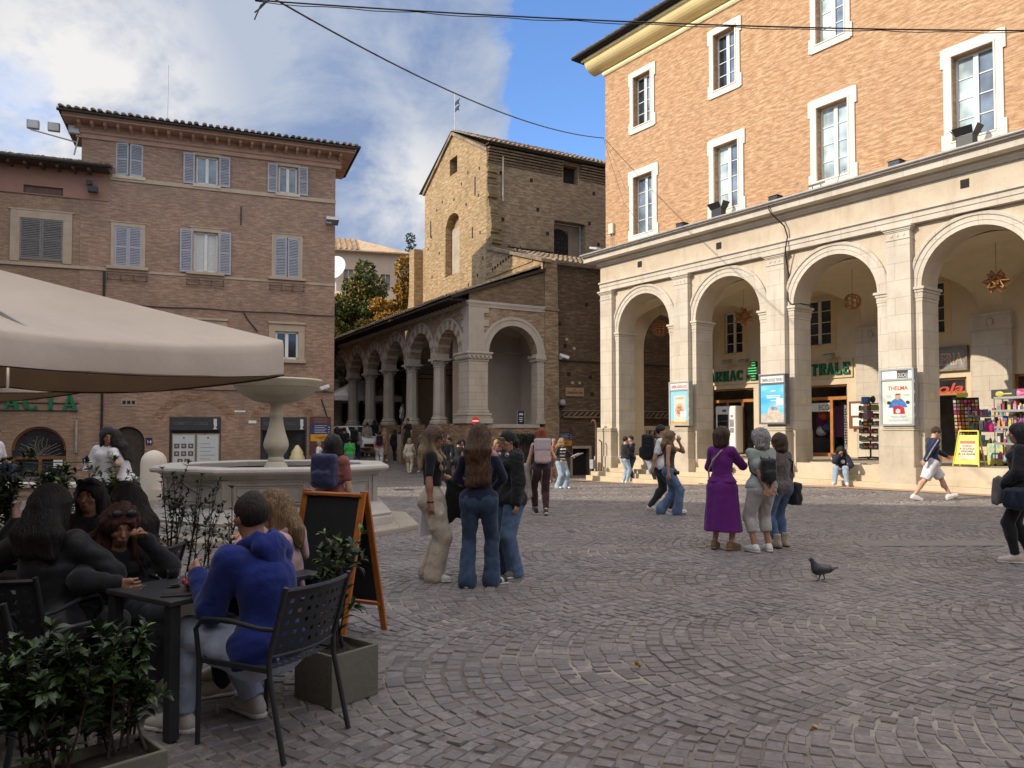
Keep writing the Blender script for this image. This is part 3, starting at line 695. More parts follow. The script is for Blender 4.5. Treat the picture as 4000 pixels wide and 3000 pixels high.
t=thing('glasses_rack','tall white rack of spectacles inside the pharmacy doorway','display rack',fr(7.12,7.0,.66),FR.rot)
mb=MB(); mb.box(-.22,.22,0,.3,0,2.05); mb.build('panel',whiteP,t,bevel=.01)
for k in range(14):
    mb=MB(); mb.box(-.2,.2,-.05,0,.5+.105*k,.53+.105*k); mb.build('spectacles_row',M['black'],t)
# floodlights and shoebox lamps standing on the cornice
def floodlight(u,kind,label,grp):
    t=thing('floodlight' if kind else 'cornice_lamp',label,'floodlight',fr(u,.02,9.13),FR.rot,grp)
    if kind:
        mb=MB(); mb.box(-.22,.22,-.14,.14,.02,.40); mb.build('housing',M['black'],t,bevel=.02)
        for s in (-1,1):
            mb=MB(); mb.quad((s*.22,-.16,.38),(s*.22,.14,.38),(s*.36,.18,.62),(s*.36,-.20,.62)); mb.quad((s*.22+.004*s,-.16,.38),(s*.36+.004*s,-.20,.62),(s*.36+.004*s,.18,.62),(s*.22+.004*s,.14,.38)); mb.build('barn_door',M['black'],t)
        mb=MB(); mb.quad((-.22,-.14,.40),(.22,-.14,.40),(.26,-.30,.58),(-.26,-.30,.58)); mb.quad((-.22,-.137,.404),(-.26,-.297,.584),(.26,-.297,.584),(.22,-.137,.404)); mb.build('barn_door',M['black'],t)
        mb=MB(); mb.box(-.26,.26,-.03,.03,-.03,.05); mb.build('bracket',M['black'],t)
    else:
        mb=MB(); mb.box(-.17,.17,-.16,.16,0,.26); mb.build('housing',M['black'],t,bevel=.02); mb=MB(); mb.box(-.13,.13,-.17,-.16,.05,.22); mb.build('lens',plain('smoked_lens',(.05,.05,.06),.2),t); mb=MB(); mb.box(-.19,.19,-.18,.17,.26,.275); mb.build('visor',M['black'],t)
for u,k,l in ((4.75,0,'small black box lamp on the cornice, nearest the corner of the palace'),(6.45,1,'black barn door floodlight on the cornice under the second window'),(8.80,0,'small black box lamp on the cornice with a cable running down'),(12.85,0,'small black box lamp on the cornice beside the third window'),(14.75,1,'black barn door floodlight on the cornice under the rightmost window')):
    floodlight(u,k,l,'lamps on the palace cornice')
t=thing('floodlight','flat grey floodlight on short legs below the third window','floodlight',fr(10.35,-.05,9.13),FR.rot)
mb=MB(); mb.obox((0,0,.26),(1,0,0),(0,.94,.34),(0,-.34,.94),.2,.17,.04); mb.build('housing',M['steel'],t,bevel=.01); mb=MB(); mb.bar((-.15,0,0),(-.15,0,.25),.025);mb.bar((.15,0,0),(.15,0,.25),.025); mb.build('leg',M['gutter'],t)
for u,s in ((9.85,1),(11.15,-1)):
    t=thing('spike_lamp','thin rod lamp leaning on the cornice '+('left' if s>0 else 'right')+' of the flat grey floodlight','lamp',fr(u,-.1,9.12),FR.rot)
    mb=MB(); mb.tube([(.12*s,0,0),(-.04*s,0,.42),(-.14*s,0,.46)],.014,6); mb.build('rod',M['gutter'],t); mb=MB(); mb.ball((-.16*s,0,.46),.035,8,6); mb.build('head',M['gutter'],t,smooth=60)
t=thing('junction_box','beige junction box with two cables at the corner of the brick wall','electrical box',fr(.55,.40,9.95),FR.rot)
mb=MB(); mb.box(-.14,.14,-.12,0,0,.44); mb.build('box',plain('beige_plastic',(.55,.50,.38),.5,var=.06),t,bevel=.015); mb=MB(); mb.tube([(-.06,-.05,0),(-.06,-.04,-.5),(-.02,-.06,-.78)],.014,6);mb.tube([(.06,-.05,0),(.07,-.04,-.55),(.05,-.06,-.78)],.014,6); mb.build('cable',M['gutter'],t)
t=thing('floodlight','small grey floodlight tilted at the corner of the cornice','floodlight',fr(.05,-.1,9.15),FR.rot)
mb=MB(); mb.obox((0,-.02,.22),(.96,0,-.25),(0,1,0),(.25,0,.96),.24,.13,.045); mb.build('housing',M['lamp'],t,bevel=.01); mb=MB(); mb.bar((.05,0,0),(.05,0,.2),.03); mb.build('leg',M['gutter'],t)
# black cable hanging from the cornice to the third impost
t=thing('hanging_cable','black cable hanging from the cornice down to the impost between two arches','cable',fr(8.8,0,0),FR.rot)
pts=[(0,-.30,9.1),(.02,-.42,8.95),(.12,-.40,8.75),(.32,.02,8.35),(.37,.12,8.0),(.33,.05,7.6),(.28,.15,7.3),(.24,.36,6.8),(.20,.37,6.3),(.22,.33,5.95),(.35,.28,5.80),(.62,.4,5.80),(.62,1.1,5.79)]
mb=MB(); mb.tube(pts,.022,6); mb.build('wire',M['black'],t)
t=thing('rusty_handrail','tall rusty iron hook pipe beside the corner pier','handrail',(0,0,0)); 
q=[fr(.28,-.32,-.4),fr(.28,-.32,1.95),fr(.22,-.34,2.1),fr(.12,-.36,2.12),fr(.06,-.36,2.02)]
rust=plain('rusty_iron',(.10,.05,.035),.8,var=.4); mb=MB(); mb.tube(q,.04,8); mb.build('pipe',rust,t,smooth=60)
mb=MB(); mb.tube([fr(.5,-.2,-.4),fr(.5,-.2,1.2),fr(.40,-.25,1.3)],.03,8);mb.tube([fr(.62,-.2,-.4),fr(.62,-.2,.2)],.025,8); mb.build('pipe',rust,t,smooth=60)
mb=MB(); mb.v=[];b0=MB(); b0.box(-.1,.1,-.08,.08,0,.38); b0.build('meter_box',plain('grey_box',(.34,.35,.36),.5),t,loc=fr(.10,-.35,.1),rot=FR.rot,bevel=.01)
# ================================================================ house with grey shutters (left)
gshut=plain('grey_shutter_paint',(.36,.37,.415),.6,var=.08); gshutD=plain('dark_shutter_paint',(.20,.19,.18),.7,var=.2)
pinkp=plain('rose_cornice_paint',(.42,.27,.20),.85,var=.15,scale=2); trimL=stone('sandstone_trim',(.47,.38,.28),(.30,.22,.15),None,amount=.6,streak=.4)
pinkband=stone('pink_plaster',(.36,.20,.15),(.26,.16,.12),None,amount=.5,rough=.9,streak=.4)
curtain=plain('net_curtain',(.52,.52,.50),.8,var=.15,scale=12)
hs=thing('shuttered_house','rose brick town house with grey shutters and a bracketed tiled eave','building',FL.p(0,0),FL.rot)
ZL=-.9
TW=[(-8.9,-7.9,12.2,13.55),(-5.85,-4.98,12.2,13.42),(-2.48,-1.68,12.2,13.40)]
MW=[(-8.9,-7.9,8.42,10.08),(-5.9,-4.95,8.42,10.15),(-2.60,-1.56,8.44,10.2)]
LWn=[(-2.55,-1.57,4.83,6.05),(-5.75,-4.8,4.83,6.05)]
SH=[(-6.74,-4.74,-.6,2.26),(-3.12,-1.18,-.6,2.28)]
DA=(-8.30,.63,1.22,-.6)
mb=MB(); wall_rects(mb,-10.15,0,1.86,13.9,TW+MW+LWn+[(s[0],s[1],1.86,s[3]) for s in SH],0,.2)
wall_rects(mb,DA[0]+DA[1],0,ZL,1.86,[(s[0],s[1],s[2],1.9) for s in SH],0,.2)
arch_wall(mb,-10.15,DA[0]+DA[1],ZL,1.86,[DA],0,.25)
mb.quad((0,0,ZL),(0,2.7,ZL),(0,2.7,13.9),(0,0,13.9)); mb.quad((-10.15,0,11.9),(-10.15,0,13.9),(-10.15,2.7,13.9),(-10.15,2.7,11.9)); mb.quad((-10.15,2.7,ZL),(-10.15,2.7,13.9),(0,2.7,13.9),(0,2.7,ZL))
mb.build('wall',M['brickL'],hs)
mb=MB(); mb.box(DA[0]-.6,DA[0]+.6,.2,.24,-.9,1.9); mb.build('cellar_door',plain('brown_door',(.05,.035,.025),.6,var=.3),hs)
def shutter_leaf(mb,x0,x1,y0,z0,z1,n=None,ang=0,hinge=None):
    """louvred leaf: stiles, rails, slats; ang swings it about its hinge edge"""
    s0=len(mb.v); w=x1-x0; t=.035; n=n or int((z1-z0)/.075)
    for r in ((x0,x0+.06,z0,z1),(x1-.06,x1,z0,z1),(x0+.06,x1-.06,z0,z0+.09),(x0+.06,x1-.06,z1-.07,z1),(x0+.06,x1-.06,(z0+z1)/2-.03,(z0+z1)/2+.03)): mb.box(r[0],r[1],y0-t,y0,r[2],r[3])
    for k in range(n):
        z=z0+.10+(z1-z0-.18)*(k+.5)/n
        mb.obox(((x0+x1)/2,y0-t/2,z),(1,0,0),(0,.6,.8),(0,-.8,.6),w/2-.06,.036,.005)
    if ang:
        h=hinge; M4=Matrix.Translation((h,y0,0))@Matrix.Rotation(ang,4,'Z')@Matrix.Translation((-h,-y0,0)); mb.xform(M4,s0)
def house_window(par,w,mode,glassm,trim=True,sill=True,shm=None,lintel=True):
    a,b,c,d=w; shm=shm or gshut
    s=MB(); e=.14
    if trim:
        for r in ((a-e,b+e,d,d+.16),(a-e,a,c,d),(b,b+e,c,d)): s.box(r[0],r[1],-.03,.01,r[2],r[3])
        s.box(a-e-.05,b+e+.05,-.055,.01,d+.16,d+.20)
    elif lintel: s.box(a-.12,b+.12,-.02,.01,d,d+.14)
    if sill: s.box(a-.28,b+.28,-.16,.02,c-.12,c-.0)
    wn=s.build('window',trimL,par,bevel=.008)
    f=MB(); m=(a+b)/2
    for r in ((a,a+.07,c,d),(b-.07,b,c,d),(m-.06,m+.06,c,d),(a,b,c,c+.08),(a,b,d-.07,d)): f.box(r[0],r[1],.10,.15,r[2],r[3])
    f.build('frame',M['winwhite'] if mode!='closed' else shm,wn)
    g=MB(); g.box(a+.03,b-.03,.155,.162,c,d); g.build('pane',glassm,wn)
    W=(b-a)/2
    if mode=='open':
        for x0,x1 in ((a-W-.06,a-.05),(b+.05,b+W+.06)):
            k=MB(); shutter_leaf(k,x0,x1,-.05,c-.04,d+.05,ang=random.uniform(-.03,.03),hinge=x1 if x0<a else x0); k.build('shutter',shm,wn)
    else:
        k=MB(); shutter_leaf(k,a,m-.006,.03,c,d,ang=0 if mode=='closed' else -.25,hinge=a); k.build('shutter',shm,wn)
        k=MB(); shutter_leaf(k,m+.006,b,.03,c,d,ang=0 if mode=='closed' else .18,hinge=b); k.build('shutter',shm,wn)
    return wn
house_window(hs,TW[0],'ajar',M['glassM'],trim=False,sill=False); house_window(hs,TW[1],'open',M['glassM'],trim=False,sill=False); house_window(hs,TW[2],'open',M['glassM'],trim=False,sill=False)
house_window(hs,MW[0],'closed',M['glassD']); house_window(hs,MW[1],'open',curtain); house_window(hs,MW[2],'ajar',M['glassD'])
for w in MW:
    mb=MB(); m=(w[0]+w[1])/2
    for z in (7.85,8.05): mb.bar((m-.75,-.10,z),(m+.75,-.10,z),.025)
    for k in range(4): mb.bar((m-.72+.48*k,-.10,7.82),(m-.72+.48*k,-.10,8.12),.02); mb.bar((m-.72+.48*k,-.12,7.9),(m-.72+.48*k,.02,7.9),.02)
    mb.build('flower_bracket',M['black'],hs)
for w in LWn:
    a,b,c,d=w; s=MB(); e=.27
    for r in ((a-e,b+e,d,d+.32),(a-e,a,c,d),(b,b+e,c,d)): s.box(r[0],r[1],-.05,.01,r[2],r[3])
    for r in ((a-e-.03,b+e+.03,d+.32,d+.42),(a-.33,b+.33,c-.16,c)): s.box(r[0],r[1],-.12,.02,r[2],r[3])
    wn=s.build('window',trimL,hs,bevel=.01); f=MB(); m=(a+b)/2
    for r in ((a,a+.09,c,d),(b-.09,b,c,d),(m-.07,m+.07,c,d),(a,b,c,c+.09),(a,b,d-.08,d)): f.box(r[0],r[1],.06,.12,r[2],r[3])
    f.build('frame',plain('white_sash',(.68,.68,.68),.5,var=.04),wn); g=MB(); g.box(a,b,.125,.13,c,d); g.build('pane',M['glassD'],wn)
mb=MB(); mb.box(-9.1,0.02,-.05,.01,11.96,12.13); mb.build('string_course',trimL,hs,bevel=.01)
for w in TW: 
    mb=MB(); mb.box(w[0]-.12,w[1]+.12,-.09,.01,12.06,12.2); mb.build('sill',stone('pale_sill',(.58,.5,.4),(.35,.28,.2),None),hs,bevel=.01)
mb=MB(); mb.box(-10.9,0.0,-.03,.01,8.20,8.30); mb.build('string_course',trimL,hs)
mb=MB(); mb.tube([(x,-.04,6.85+.02*math.sin(x*2)) for x in np.arange(-10.,0.1,.5)],.022,5);mb.tube([(-3.9,-.04,6.85),(-3.7,-.04,6.5),(-3.3,-.04,6.0)],.03,5);mb.tube([(-.0-10,-.05,3.42+.0),(-2,-.05,3.40),(0,-.04,3.42)],.02,5); mb.build('facade_cable',M['black'],hs)
mb=MB(); mb.tube([(-.55,-.05,3.1),(-.2,-.05,2.0)],.03,5); mb.build('facade_cable',M['black'],hs)
mb=MB(); mb.box(-4.05,-4.0,-.04,.01,10.6,11.4); mb.build('wall_tie',M['black'],hs)
# eave with brackets and pantiles
mb=MB(); moulding(mb,-10.35,.25,[(.0,13.55),(-.08,13.57),(-.08,13.72),(-.16,13.76),(-.16,13.86)]);mb.build('eave_band',pinkp,hs)
mb=MB(); mb.box(-10.75,.75,-.82,.1,14.10,14.16);moulding(mb,-10.75,.75,[(-.5,14.16),(-.84,14.17),(-.90,14.24),(-.84,14.32),(-.5,14.34)]); mb.box(-10.4,.3,-.18,.1,13.86,14.1); mb.build('eave_soffit',pinkp,hs)
for x in np.arange(-10.2,.2,.47):
    mb=MB(); mb.prism([(-.18,13.88),(-.30,13.90),(-.62,13.99),(-.66,14.10),(-.18,14.10)],'x',x-.055,x+.055); mb.v=[(q[0],q[1],q[2]) for q in mb.v]; mb.build('bracket',pinkp,hs)
mb=MB()
for y in np.arange(.3,2.7,.5): mb.prism([(.02,13.88),(.14,13.90),(.55,13.99),(.6,14.10),(.02,14.10)],'y',y-.055,y+.055)
mb.box(-.1,.75,.1,3.0,14.10,14.17); mb.build('side_soffit',pinkp,hs)
mb=MB(); mb.tube([(-10.9,-.98,14.26),(.85,-.98,14.26)],.06,8); mb.tube([(.9,-1.0,14.33),(.9,3.2,14.33)],.07,8); mb.build('gutter',M['dark'],hs,smooth=50)
mb=MB(); tile_roof(mb,-10.9,.9,-1.0,14.36,1.3,15.0,.27,.095); mb.quad((-10.9,1.3,15.0),(.9,1.3,15.0),(.9,3.4,14.3),(-10.9,3.4,14.3)); mb.quad((-10.9,-1,14.34),(-10.9,1.3,15.0),(-10.9,3.4,14.3),(-10.9,2,14.3)); mb.build('roof',M['tile'],hs)
# gelateria shopfronts with dark fascia
fascia=plain('graphite_fascia',(.035,.037,.042),.5,var=.1); dim=plain('dim_letters',(.13,.13,.135),.5)
def bust(mb,x,z,h):
    pts=[(-.16,0),(.16,0),(.15,.06),(.07,.14),(.10,.22),(.16,.30),(.15,.36),(.17,.44),(.13,.48),(.14,.56),(.13,.62),(.15,.64),(.14,.80),(-.12,.82),(-.15,.66),(-.13,.60),(-.15,.44),(-.12,.30),(-.08,.20),(-.15,.08)]
    mb.prism([(x+a*h*1.0,z+b*h*1.2) for a,b in pts],'y',-.09,-.065)
for i,s in enumerate(SH):
    mb=MB(); a,b=s[0],s[1]
    mb.box(a+.02,b-.02,-.06,.1,1.70,s[3]-.01); fs=mb.build('shop_fascia',fascia,hs,bevel=.008)
    mb=MB(); add_text(mb,'SORBETTO del DUCA',(a+b)/2-.18,-.066,1.92,.19,.006,width=1.35,bold=False); mb.build('lettering',dim,fs)
    mb=MB(); bust(mb,b-.22,1.74,.46); mb.build('profile_logo',plain('white_logo',(.55,.55,.56),.5,var=.03),fs)
    mb=MB(); mb.box(a,b,.14,.16,-.6,1.72); mb.build('shop_glass',M['glassD'],hs)
    mb=MB(); mb.box(a,a+.08,-.02,.15,-.6,1.7);mb.box(b-.08,b,-.02,.15,-.6,1.7)
    if i: mb.box(a+.9,a+.96,.0,.15,-.6,1.7); mb.box(b-.30,b-.27,-.06,-.03,.2,1.0)
    mb.build('shop_frame',M['black'],hs)
mb=MB(); [mb.poly([(x,-.012,z) for x,z in [(cx+r*math.cos(t),zc+r*math.sin(t)) for t in np.linspace(a0,a1,14)]+[(cx+(r-.34)*math.cos(t),zc+(r-.34)*math.sin(t)) for t in np.linspace(a1,a0,14)]]) for cx,zc,r,a0,a1 in ((-5.74,1.55,1.75,.42,2.72),(-2.15,1.6,1.55,.45,2.7))]
mb.build('relieving_arch',brick('arch_bricks',(.27,.16,.10),(.34,.21,.13),(.34,.25,.17),(.15,.1,.07),.065,.30,.012,.3),hs)
for x,txt in ((-6.18,0),(-5.24,1)):
    t=thing('menu_board','white gelato menu board with '+('rows of small photos' if not txt else 'lines of text only')+' in the left shop window','menu board',FL.p(x,-.03,.1),FL.rot)
    mb=MB(); mb.box(-.45,.45,0,.04,-.55,1.45); mb.build('board',plain('menu_paper',(.50,.54,.54),.4,var=.04),t,bevel=.008)
    mb=MB()
    for r in ((-.46,.46,1.42,1.46),(-.46,.46,-.56,-.52),(-.46,-.42,-.52,1.42),(.42,.46,-.52,1.42)): mb.box(r[0],r[1],-.015,0,r[2],r[3])
    mb.build('frame',plain('tan_frame',(.28,.22,.14),.5),t)
    if not txt:
        for k in range(8):
            mb=MB(); c0=-.27+.27*(k%3)+(.13 if k>5 else 0);z=.95-.32*(k//3); mb.box(c0-.10,c0+.10,-.006,0,z-.11,z+.09); mb.build('photo',plain('menu_photo',(.10,.09,.09),.5,var=.6,scale=20),t)
            mb=MB(); mb.ball((c0,-.006,z-.01),(.05,.006,.05),10,6); mb.build('scoop',plain('scoop_tan',(.42,.32,.24),.6,var=.3),t)
    mb=MB(); mb.box(-.03,.03,-.006,0,1.24,1.32)
    for k in range(7 if txt else 1): mb.box(-.3,.28 if k%2 else .1,-.004,0,1.02-.16*k,1.035-.16*k)
    mb.build('print',plain('print_dark',(.12,.12,.12),.6),t)
def info_board(frame,u,y,z,w,h,label):
    t=thing('tourist_board',label,'sign',frame.p(u,y,z),frame.rot)
    mb=MB(); mb.box(0,w,0,.04,-h*.55,h); mb.build('panel',plain('maroon_panel',(.09,.035,.03),.5,var=.15),t,bevel=.006)
    mb=MB(); mb.box(.03,w-.03,-.008,0,h*.30,h*.70); bp=mb.build('blue_panel',plain('navy_panel',(.02,.04,.12),.45,var=.1),t)
    mb=MB(); mb.box(.03,w-.03,-.008,0,-.0,h*.28); op_=mb.build('map_panel',plain('amber_panel',(.58,.28,.03),.45,var=.1),t)
    mb=MB()
    for k in range(5): mb.box(.22*w,(.80-.1*(k%2))*w,-.012,-.008,h*(.34+.07*k),h*(.355+.07*k))
    for k in range(3): mb.prism([(w*.86,h*(.36+.1*k)),(w*.95,h*(.36+.1*k)),(w*.905,h*(.40+.1*k))],'y',-.012,-.008)
    mb.build('print',plain('white_print',(.62,.63,.66),.5),bp)
    mb=MB()
    for k in range(9): mb.bar((w*random.uniform(.2,.8),-.011,h*random.uniform(.06,.22)),(w*random.uniform(.2,.8),-.011,h*random.uniform(.06,.22)),.02,.006)
    mb.build('map_print',plain('map_brown',(.16,.08,.02),.6),op_)
    mb=MB()
    for k in range(4): mb.box(.2*w,.8*w,-.004,0,h*(.76+.05*k),h*(.772+.05*k))
    mb.build('heading_print',plain('rose_print',(.30,.18,.16),.6),t)
info_board(FL,-1.05,-.10,1.22,.92,1.09,'brown tourist board with blue and yellow panels on the corner of the shuttered house')
def camera_thing(frame,u,y,z,label,d=1):
    t=thing('security_camera',label,'security camera',frame.p(u,y,z),frame.rot)
    wp=plain('white_plastic',(.70,.71,.72),.4,var=.04)
    mb=MB(); mb.lathe([(.0,-.02),(.09,0),(.09,.08),(.0,.12)],12,(0,-.08,-.05)); mb.build('dome',wp,t,smooth=50)
    mb=MB(); mb.obox((.10*d,-.28,.06),(.85*d,-.42,-.32),(.42,.85*d,0),(.30*d,-.12,.94),.23,.075,.07); mb.build('body',wp,t,bevel=.015)
    mb=MB(); mb.bar((0,-.1,0),(.05*d,-.2,.05),.04); mb.build('arm',wp,t)
camera_thing(FL,-.35,0,3.55,'white security camera on the corner of the shuttered house',-1)
t=thing('wall_floodlight','grey floodlight at the upper corner of the shuttered house','floodlight',FL.p(-.10,0,11.05),FL.rot)
mb=MB(); mb.obox((-.1,-.45,0),(1,0,0),(0,.9,-.43),(0,.43,.9),.28,.2,.09);mb.obox((-.25,-.4,-.08),(1,0,0),(0,.9,-.43),(0,.43,.9),.12,.12,.12); mb.build('housing',M['steel'],t,bevel=.02); mb=MB(); mb.bar((.0,0,.05),(-.1,-.4,.02),.05); mb.build('arm',M['gutter'],t)
t=thing('stadium_light','bracket of three grey floodlights at the left end of the tiled eave','floodlight',FL.p(-10.5,0,13.6),FL.rot)
mb=MB(); mb.bar((.2,0,-.25),(-1.45,-.1,.02),.045); mb.bar((.25,0,.1),(.1,-.1,-.8),.05); mb.build('arm',M['gutter'],t)
for k in range(3):
    mb=MB(); x=-1.35+.72*k; mb.box(x-.21,x+.21,-.16,.02,.06,.40); h_=mb.build('lamp_head',M['gutter'],t,bevel=.015); mb=MB(); mb.box(x-.17,x+.17,-.17,-.16,.09,.37); mb.build('lens',M['lamp'],h_)
t=thing('antenna','thin roof antenna rod above the shuttered house','antenna',FL.p(-7.1,2.0,15.4),FL.rot)
mb=MB(); mb.tube([(0,0,0),(0,0,2.6)],.02,6); mb.build('rod',M['steel'],t); mb=MB(); mb.bar((0,0,.1),(-.3,0,-.1),.02); mb.build('stay',M['steel'],t)
for u,z,n in ((-8.28,2.84,0),):
    mb=MB(); mb.box(u-.30,u+.30,-.015,.01,z-.16,z+.16); mb.build('vent_grille',stone('vent_plaster',(.36,.28,.22),(.25,.2,.15)),hs,bevel=.03)
    mb=MB(); [mb.box(u-.23+.17*k,u-.11+.17*k,-.022,.0,z-.07,z+.07) for k in range(3)]; mb.build('vent_slot',M['dark'],hs)
mb=MB(); mb.box(-7.62,-7.38,-.03,.01,1.1,1.38); mb.build('house_number',plain('navy_number',(.01,.015,.05),.5),hs); mb=MB(); add_text(mb,'14',-7.5,-.034,1.16,.18,.003,width=.15); mb.build('number_lettering',whiteP,hs)
mb=MB(); mb.box(-3.62,-3.3,-.03,.01,2.0,2.12);mb.box(-4.2,-3.75,-.02,.01,2.48,2.55); mb.build('plaque',whiteP,hs)
# ================================================================ lower neighbour with the pharmacy
lo=thing('pharmacy_house','lower brown brick house with a pink band, adjoining the shuttered house','building',FL.p(0,0),FL.rot)
mb=MB(); HWm=[(-12.25,-10.75,8.46,10.10)]
AD=(-11.44,.94,.90,-.6)
wall_rects(mb,-26,-10.15,1.95,11.1,HWm+[(-18.2,-16.9,8.46,10.1)],.03,.2)
arch_wall(mb,-26,-10.15,ZL,1.95,[AD],.03,.3)
mb.build('wall',brick('umber_brick',(.31,.20,.135),(.38,.26,.175),(.40,.31,.23),(.19,.135,.105),stain=.5,gap=.008,light=(.44,.32,.23),var=.6,fine=1.3,deep=.85),lo)
mb=MB(); wall_rects(mb,-26,-9.16,11.1,12.2,[(-12.15,-10.78,11.07,11.42)],-.01,.15); mb.box(-26,-9.18,-.03,.0,11.06,11.1); mb.build('pink_band',pinkband,lo)
mb=MB(); mb.box(-12.2,-10.7,.1,.14,11.0,11.5); mb.build('attic_slot',plain('slot_brick',(.14,.09,.07),.9),lo)
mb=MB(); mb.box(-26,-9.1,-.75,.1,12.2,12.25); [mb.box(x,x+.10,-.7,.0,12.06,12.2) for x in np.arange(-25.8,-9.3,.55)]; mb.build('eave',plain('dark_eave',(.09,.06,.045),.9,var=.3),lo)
mb=MB(); mb.tube([(-26,-.82,12.26),(-9.0,-.82,12.26)],.07,8); mb.build('gutter',M['dark'],lo,smooth=50)
mb=MB(); tile_roof(mb,-20,-9.0,-.8,12.3,1.4,12.95,.27,.095); mb.quad((-26,-.8,12.3),(-20,-.8,12.3),(-20,1.4,12.95),(-26,1.4,12.95)); mb.quad((-26,1.4,12.95),(-10.2,1.4,12.95),(-10.2,6,11),(-26,6,11)); mb.build('roof',M['tile'],lo)
wn=house_window(lo,HWm[0],'closed',M['glassD'],trim=False,sill=False,shm=gshutD,lintel=False)
mb=MB(); a,b,c,d=HWm[0]; 
for r in ((a-.32,b+.32,d,d+.34),(a-.32,a,c-.1,d),(b,b+.32,c-.1,d)): mb.box(r[0],r[1],-.03,.035,r[2],r[3])
mb.box(a-.38,b+.38,-.05,.035,d+.30,d+.36); mb.build('surround',trimL,wn,bevel=.01)
mb=MB(); mb.box(-26,-9.0,-.05,.04,8.2,8.33); mb.build('string_course',trimL,lo)
mb=MB(); mb.tube([(-9.25,-.06,8.15),(-9.25,-.06,-.7)],.045,8); mb.build('drainpipe',M['black'],lo,smooth=50); mb=MB(); mb.tube([(-10.15,-.05,2.1),(-10.15,-.05,.8)],.05,6); mb.build('white_pipe',plain('pale_pipe',(.35,.33,.3),.6),lo)
# arched pharmacy door
mb=MB(); [mb.obox(((pa[0]+pb[0])/2,.16,(pa[1]+pb[1])/2),*_axes(pa[0],pa[1],pb[0],pb[1]),math.hypot(pb[0]-pa[0],pb[1]-pa[1])/2,.03,.04) for pa,pb in zip(arc(AD[0],AD[2],.90,0,pi,14),arc(AD[0],AD[2],.90,0,pi,14)[1:])]
mb.box(AD[0]-.94,AD[0]+.94,.12,.2,.55,.66);mb.box(AD[0]-.94,AD[0]-.83,.12,.2,-.6,.55);mb.box(AD[0]+.83,AD[0]+.94,.12,.2,-.6,.55);mb.box(AD[0]-.03,AD[0]+.09,.12,.2,-.6,.55)
dr=mb.build('arched_door',plain('brown_wood',(.20,.09,.035),.5,var=.3),lo)
mb=MB(); mb.box(AD[0]-1,AD[0]+1,.21,.22,-.7,1.9); mb.build('pane',M['glassD'],dr)
mb=MB()
for k in range(15):
    a=pi*(k+.5)/15; r=.8*random.uniform(.75,1); pts=[(AD[0]+r*t*math.cos(a)+.06*math.sin(6*t+k),.17,.68+r*t*math.sin(a)+.05*math.cos(5*t+k)) for t in np.linspace(.08,1,8)]
    mb.tube(pts,.014,5)
mb.build('fanlight_ironwork',plain('grey_iron',(.16,.15,.13),.6),dr)
for x,z,w,h in ((-10.95,.2,.32,.32),(-11.2,-.28,.26,.3)):
    mb=MB(); mb.box(x,x+w,.10,.115,z,z+h); mb.build('door_notice',plain('paper_white',(.66,.70,.66),.6),dr)
t=thing('pharmacy_lettering','big green serif letters FARMACIA on the brown brick wall above the arched door','sign',FL.p(0,.03,2.46),FL.rot)
x0=-15.35; wl=.66
for k,ch in enumerate('FARMACIA'):
    mb=MB(); serif_text(mb,ch,x0+wl*k,x0+wl*(k+1),-.05,.02,.66,.06); mb.build('letter',M['green'],t)
mb=MB(); mb.box(x0,x0+wl*8,-.05,.0,.30,.33);mb.box(x0,x0+wl*8,-.045,.0,-.0,.03); mb.build('rail',M['black'],t)
t=thing('wall_floodlight','dark floodlight and bracket under the eave of the lower house','floodlight',FL.p(-9.75,0,11.5),FL.rot)
mb=MB(); mb.box(-.1,.25,-.45,-.2,-.22,.02); mb.build('housing',M['black'],t,bevel=.02); mb=MB(); mb.bar((-.05,0,.25),(.05,-.35,.0),.05);mb.box(-.18,.0,-.25,-.1,.12,.3); mb.build('arm',M['black'],t)
t=thing('white_plaque','small white stone plaque left of the arched door','plaque',FL.p(-12.9,0.02,.55),FL.rot)
mb=MB(); mb.box(-.45,.0,-.03,0,0,.2); mb.build('slab',trimL,t)
# tall neighbours out of the frame to the left that throw the shade of the square
def block(name,label,x0,x1,y0,y1,h,m):
    t=thing(name,label,'building',(x0,y0,-.9)); mb=MB(); hl=[]
    for k in range(int((x1-x0)/3)):
        for z in np.arange(5,h-1.5,3.4): hl.append((1+3*k,2.1+3*k,z,z+1.7))
    wall_rects(mb,0,x1-x0,0,h,hl,0,.2); mb.quad((x1-x0,0,0),(x1-x0,y1-y0,0),(x1-x0,y1-y0,h),(x1-x0,0,h));mb.quad((0,y1-y0,0),(0,0,0),(0,0,h),(0,y1-y0,h));mb.quad((x1-x0,y1-y0,0),(0,y1-y0,0),(0,y1-y0,h),(x1-x0,y1-y0,h)); mb.build('wall',m,t)
    mb=MB(); mb.box(-.5,x1-x0+.5,-.5,y1-y0+.5,h,h+.12); q=[(-.5,-.5),(x1-x0+.5,-.5),(x1-x0+.5,y1-y0+.5),(-.5,y1-y0+.5)]; cx,cy=(x1-x0)/2,(y1-y0)/2
    for (a,b),(c,d) in zip(q,q[1:]+q[:1]): mb.poly([(a,b,h+.12),(c,d,h+.12),(cx,cy,h+1.2)])
    mb.build('roof',M['tile'],t)
    for hh in hl: 
        g=MB(); g.box(hh[0],hh[1],.18,.2,hh[2],hh[3]); g.build('window',M['glassD'],t)
block('corner_palace','tall brick palace beyond the left edge of the square',-38,-21.2,24.0,28.8,20.2,M['brickL'])
block('gate_house','two storey brick house in front of the tall palace',-36,-21.2,20.6,23.9,11.0,M['brickL'])

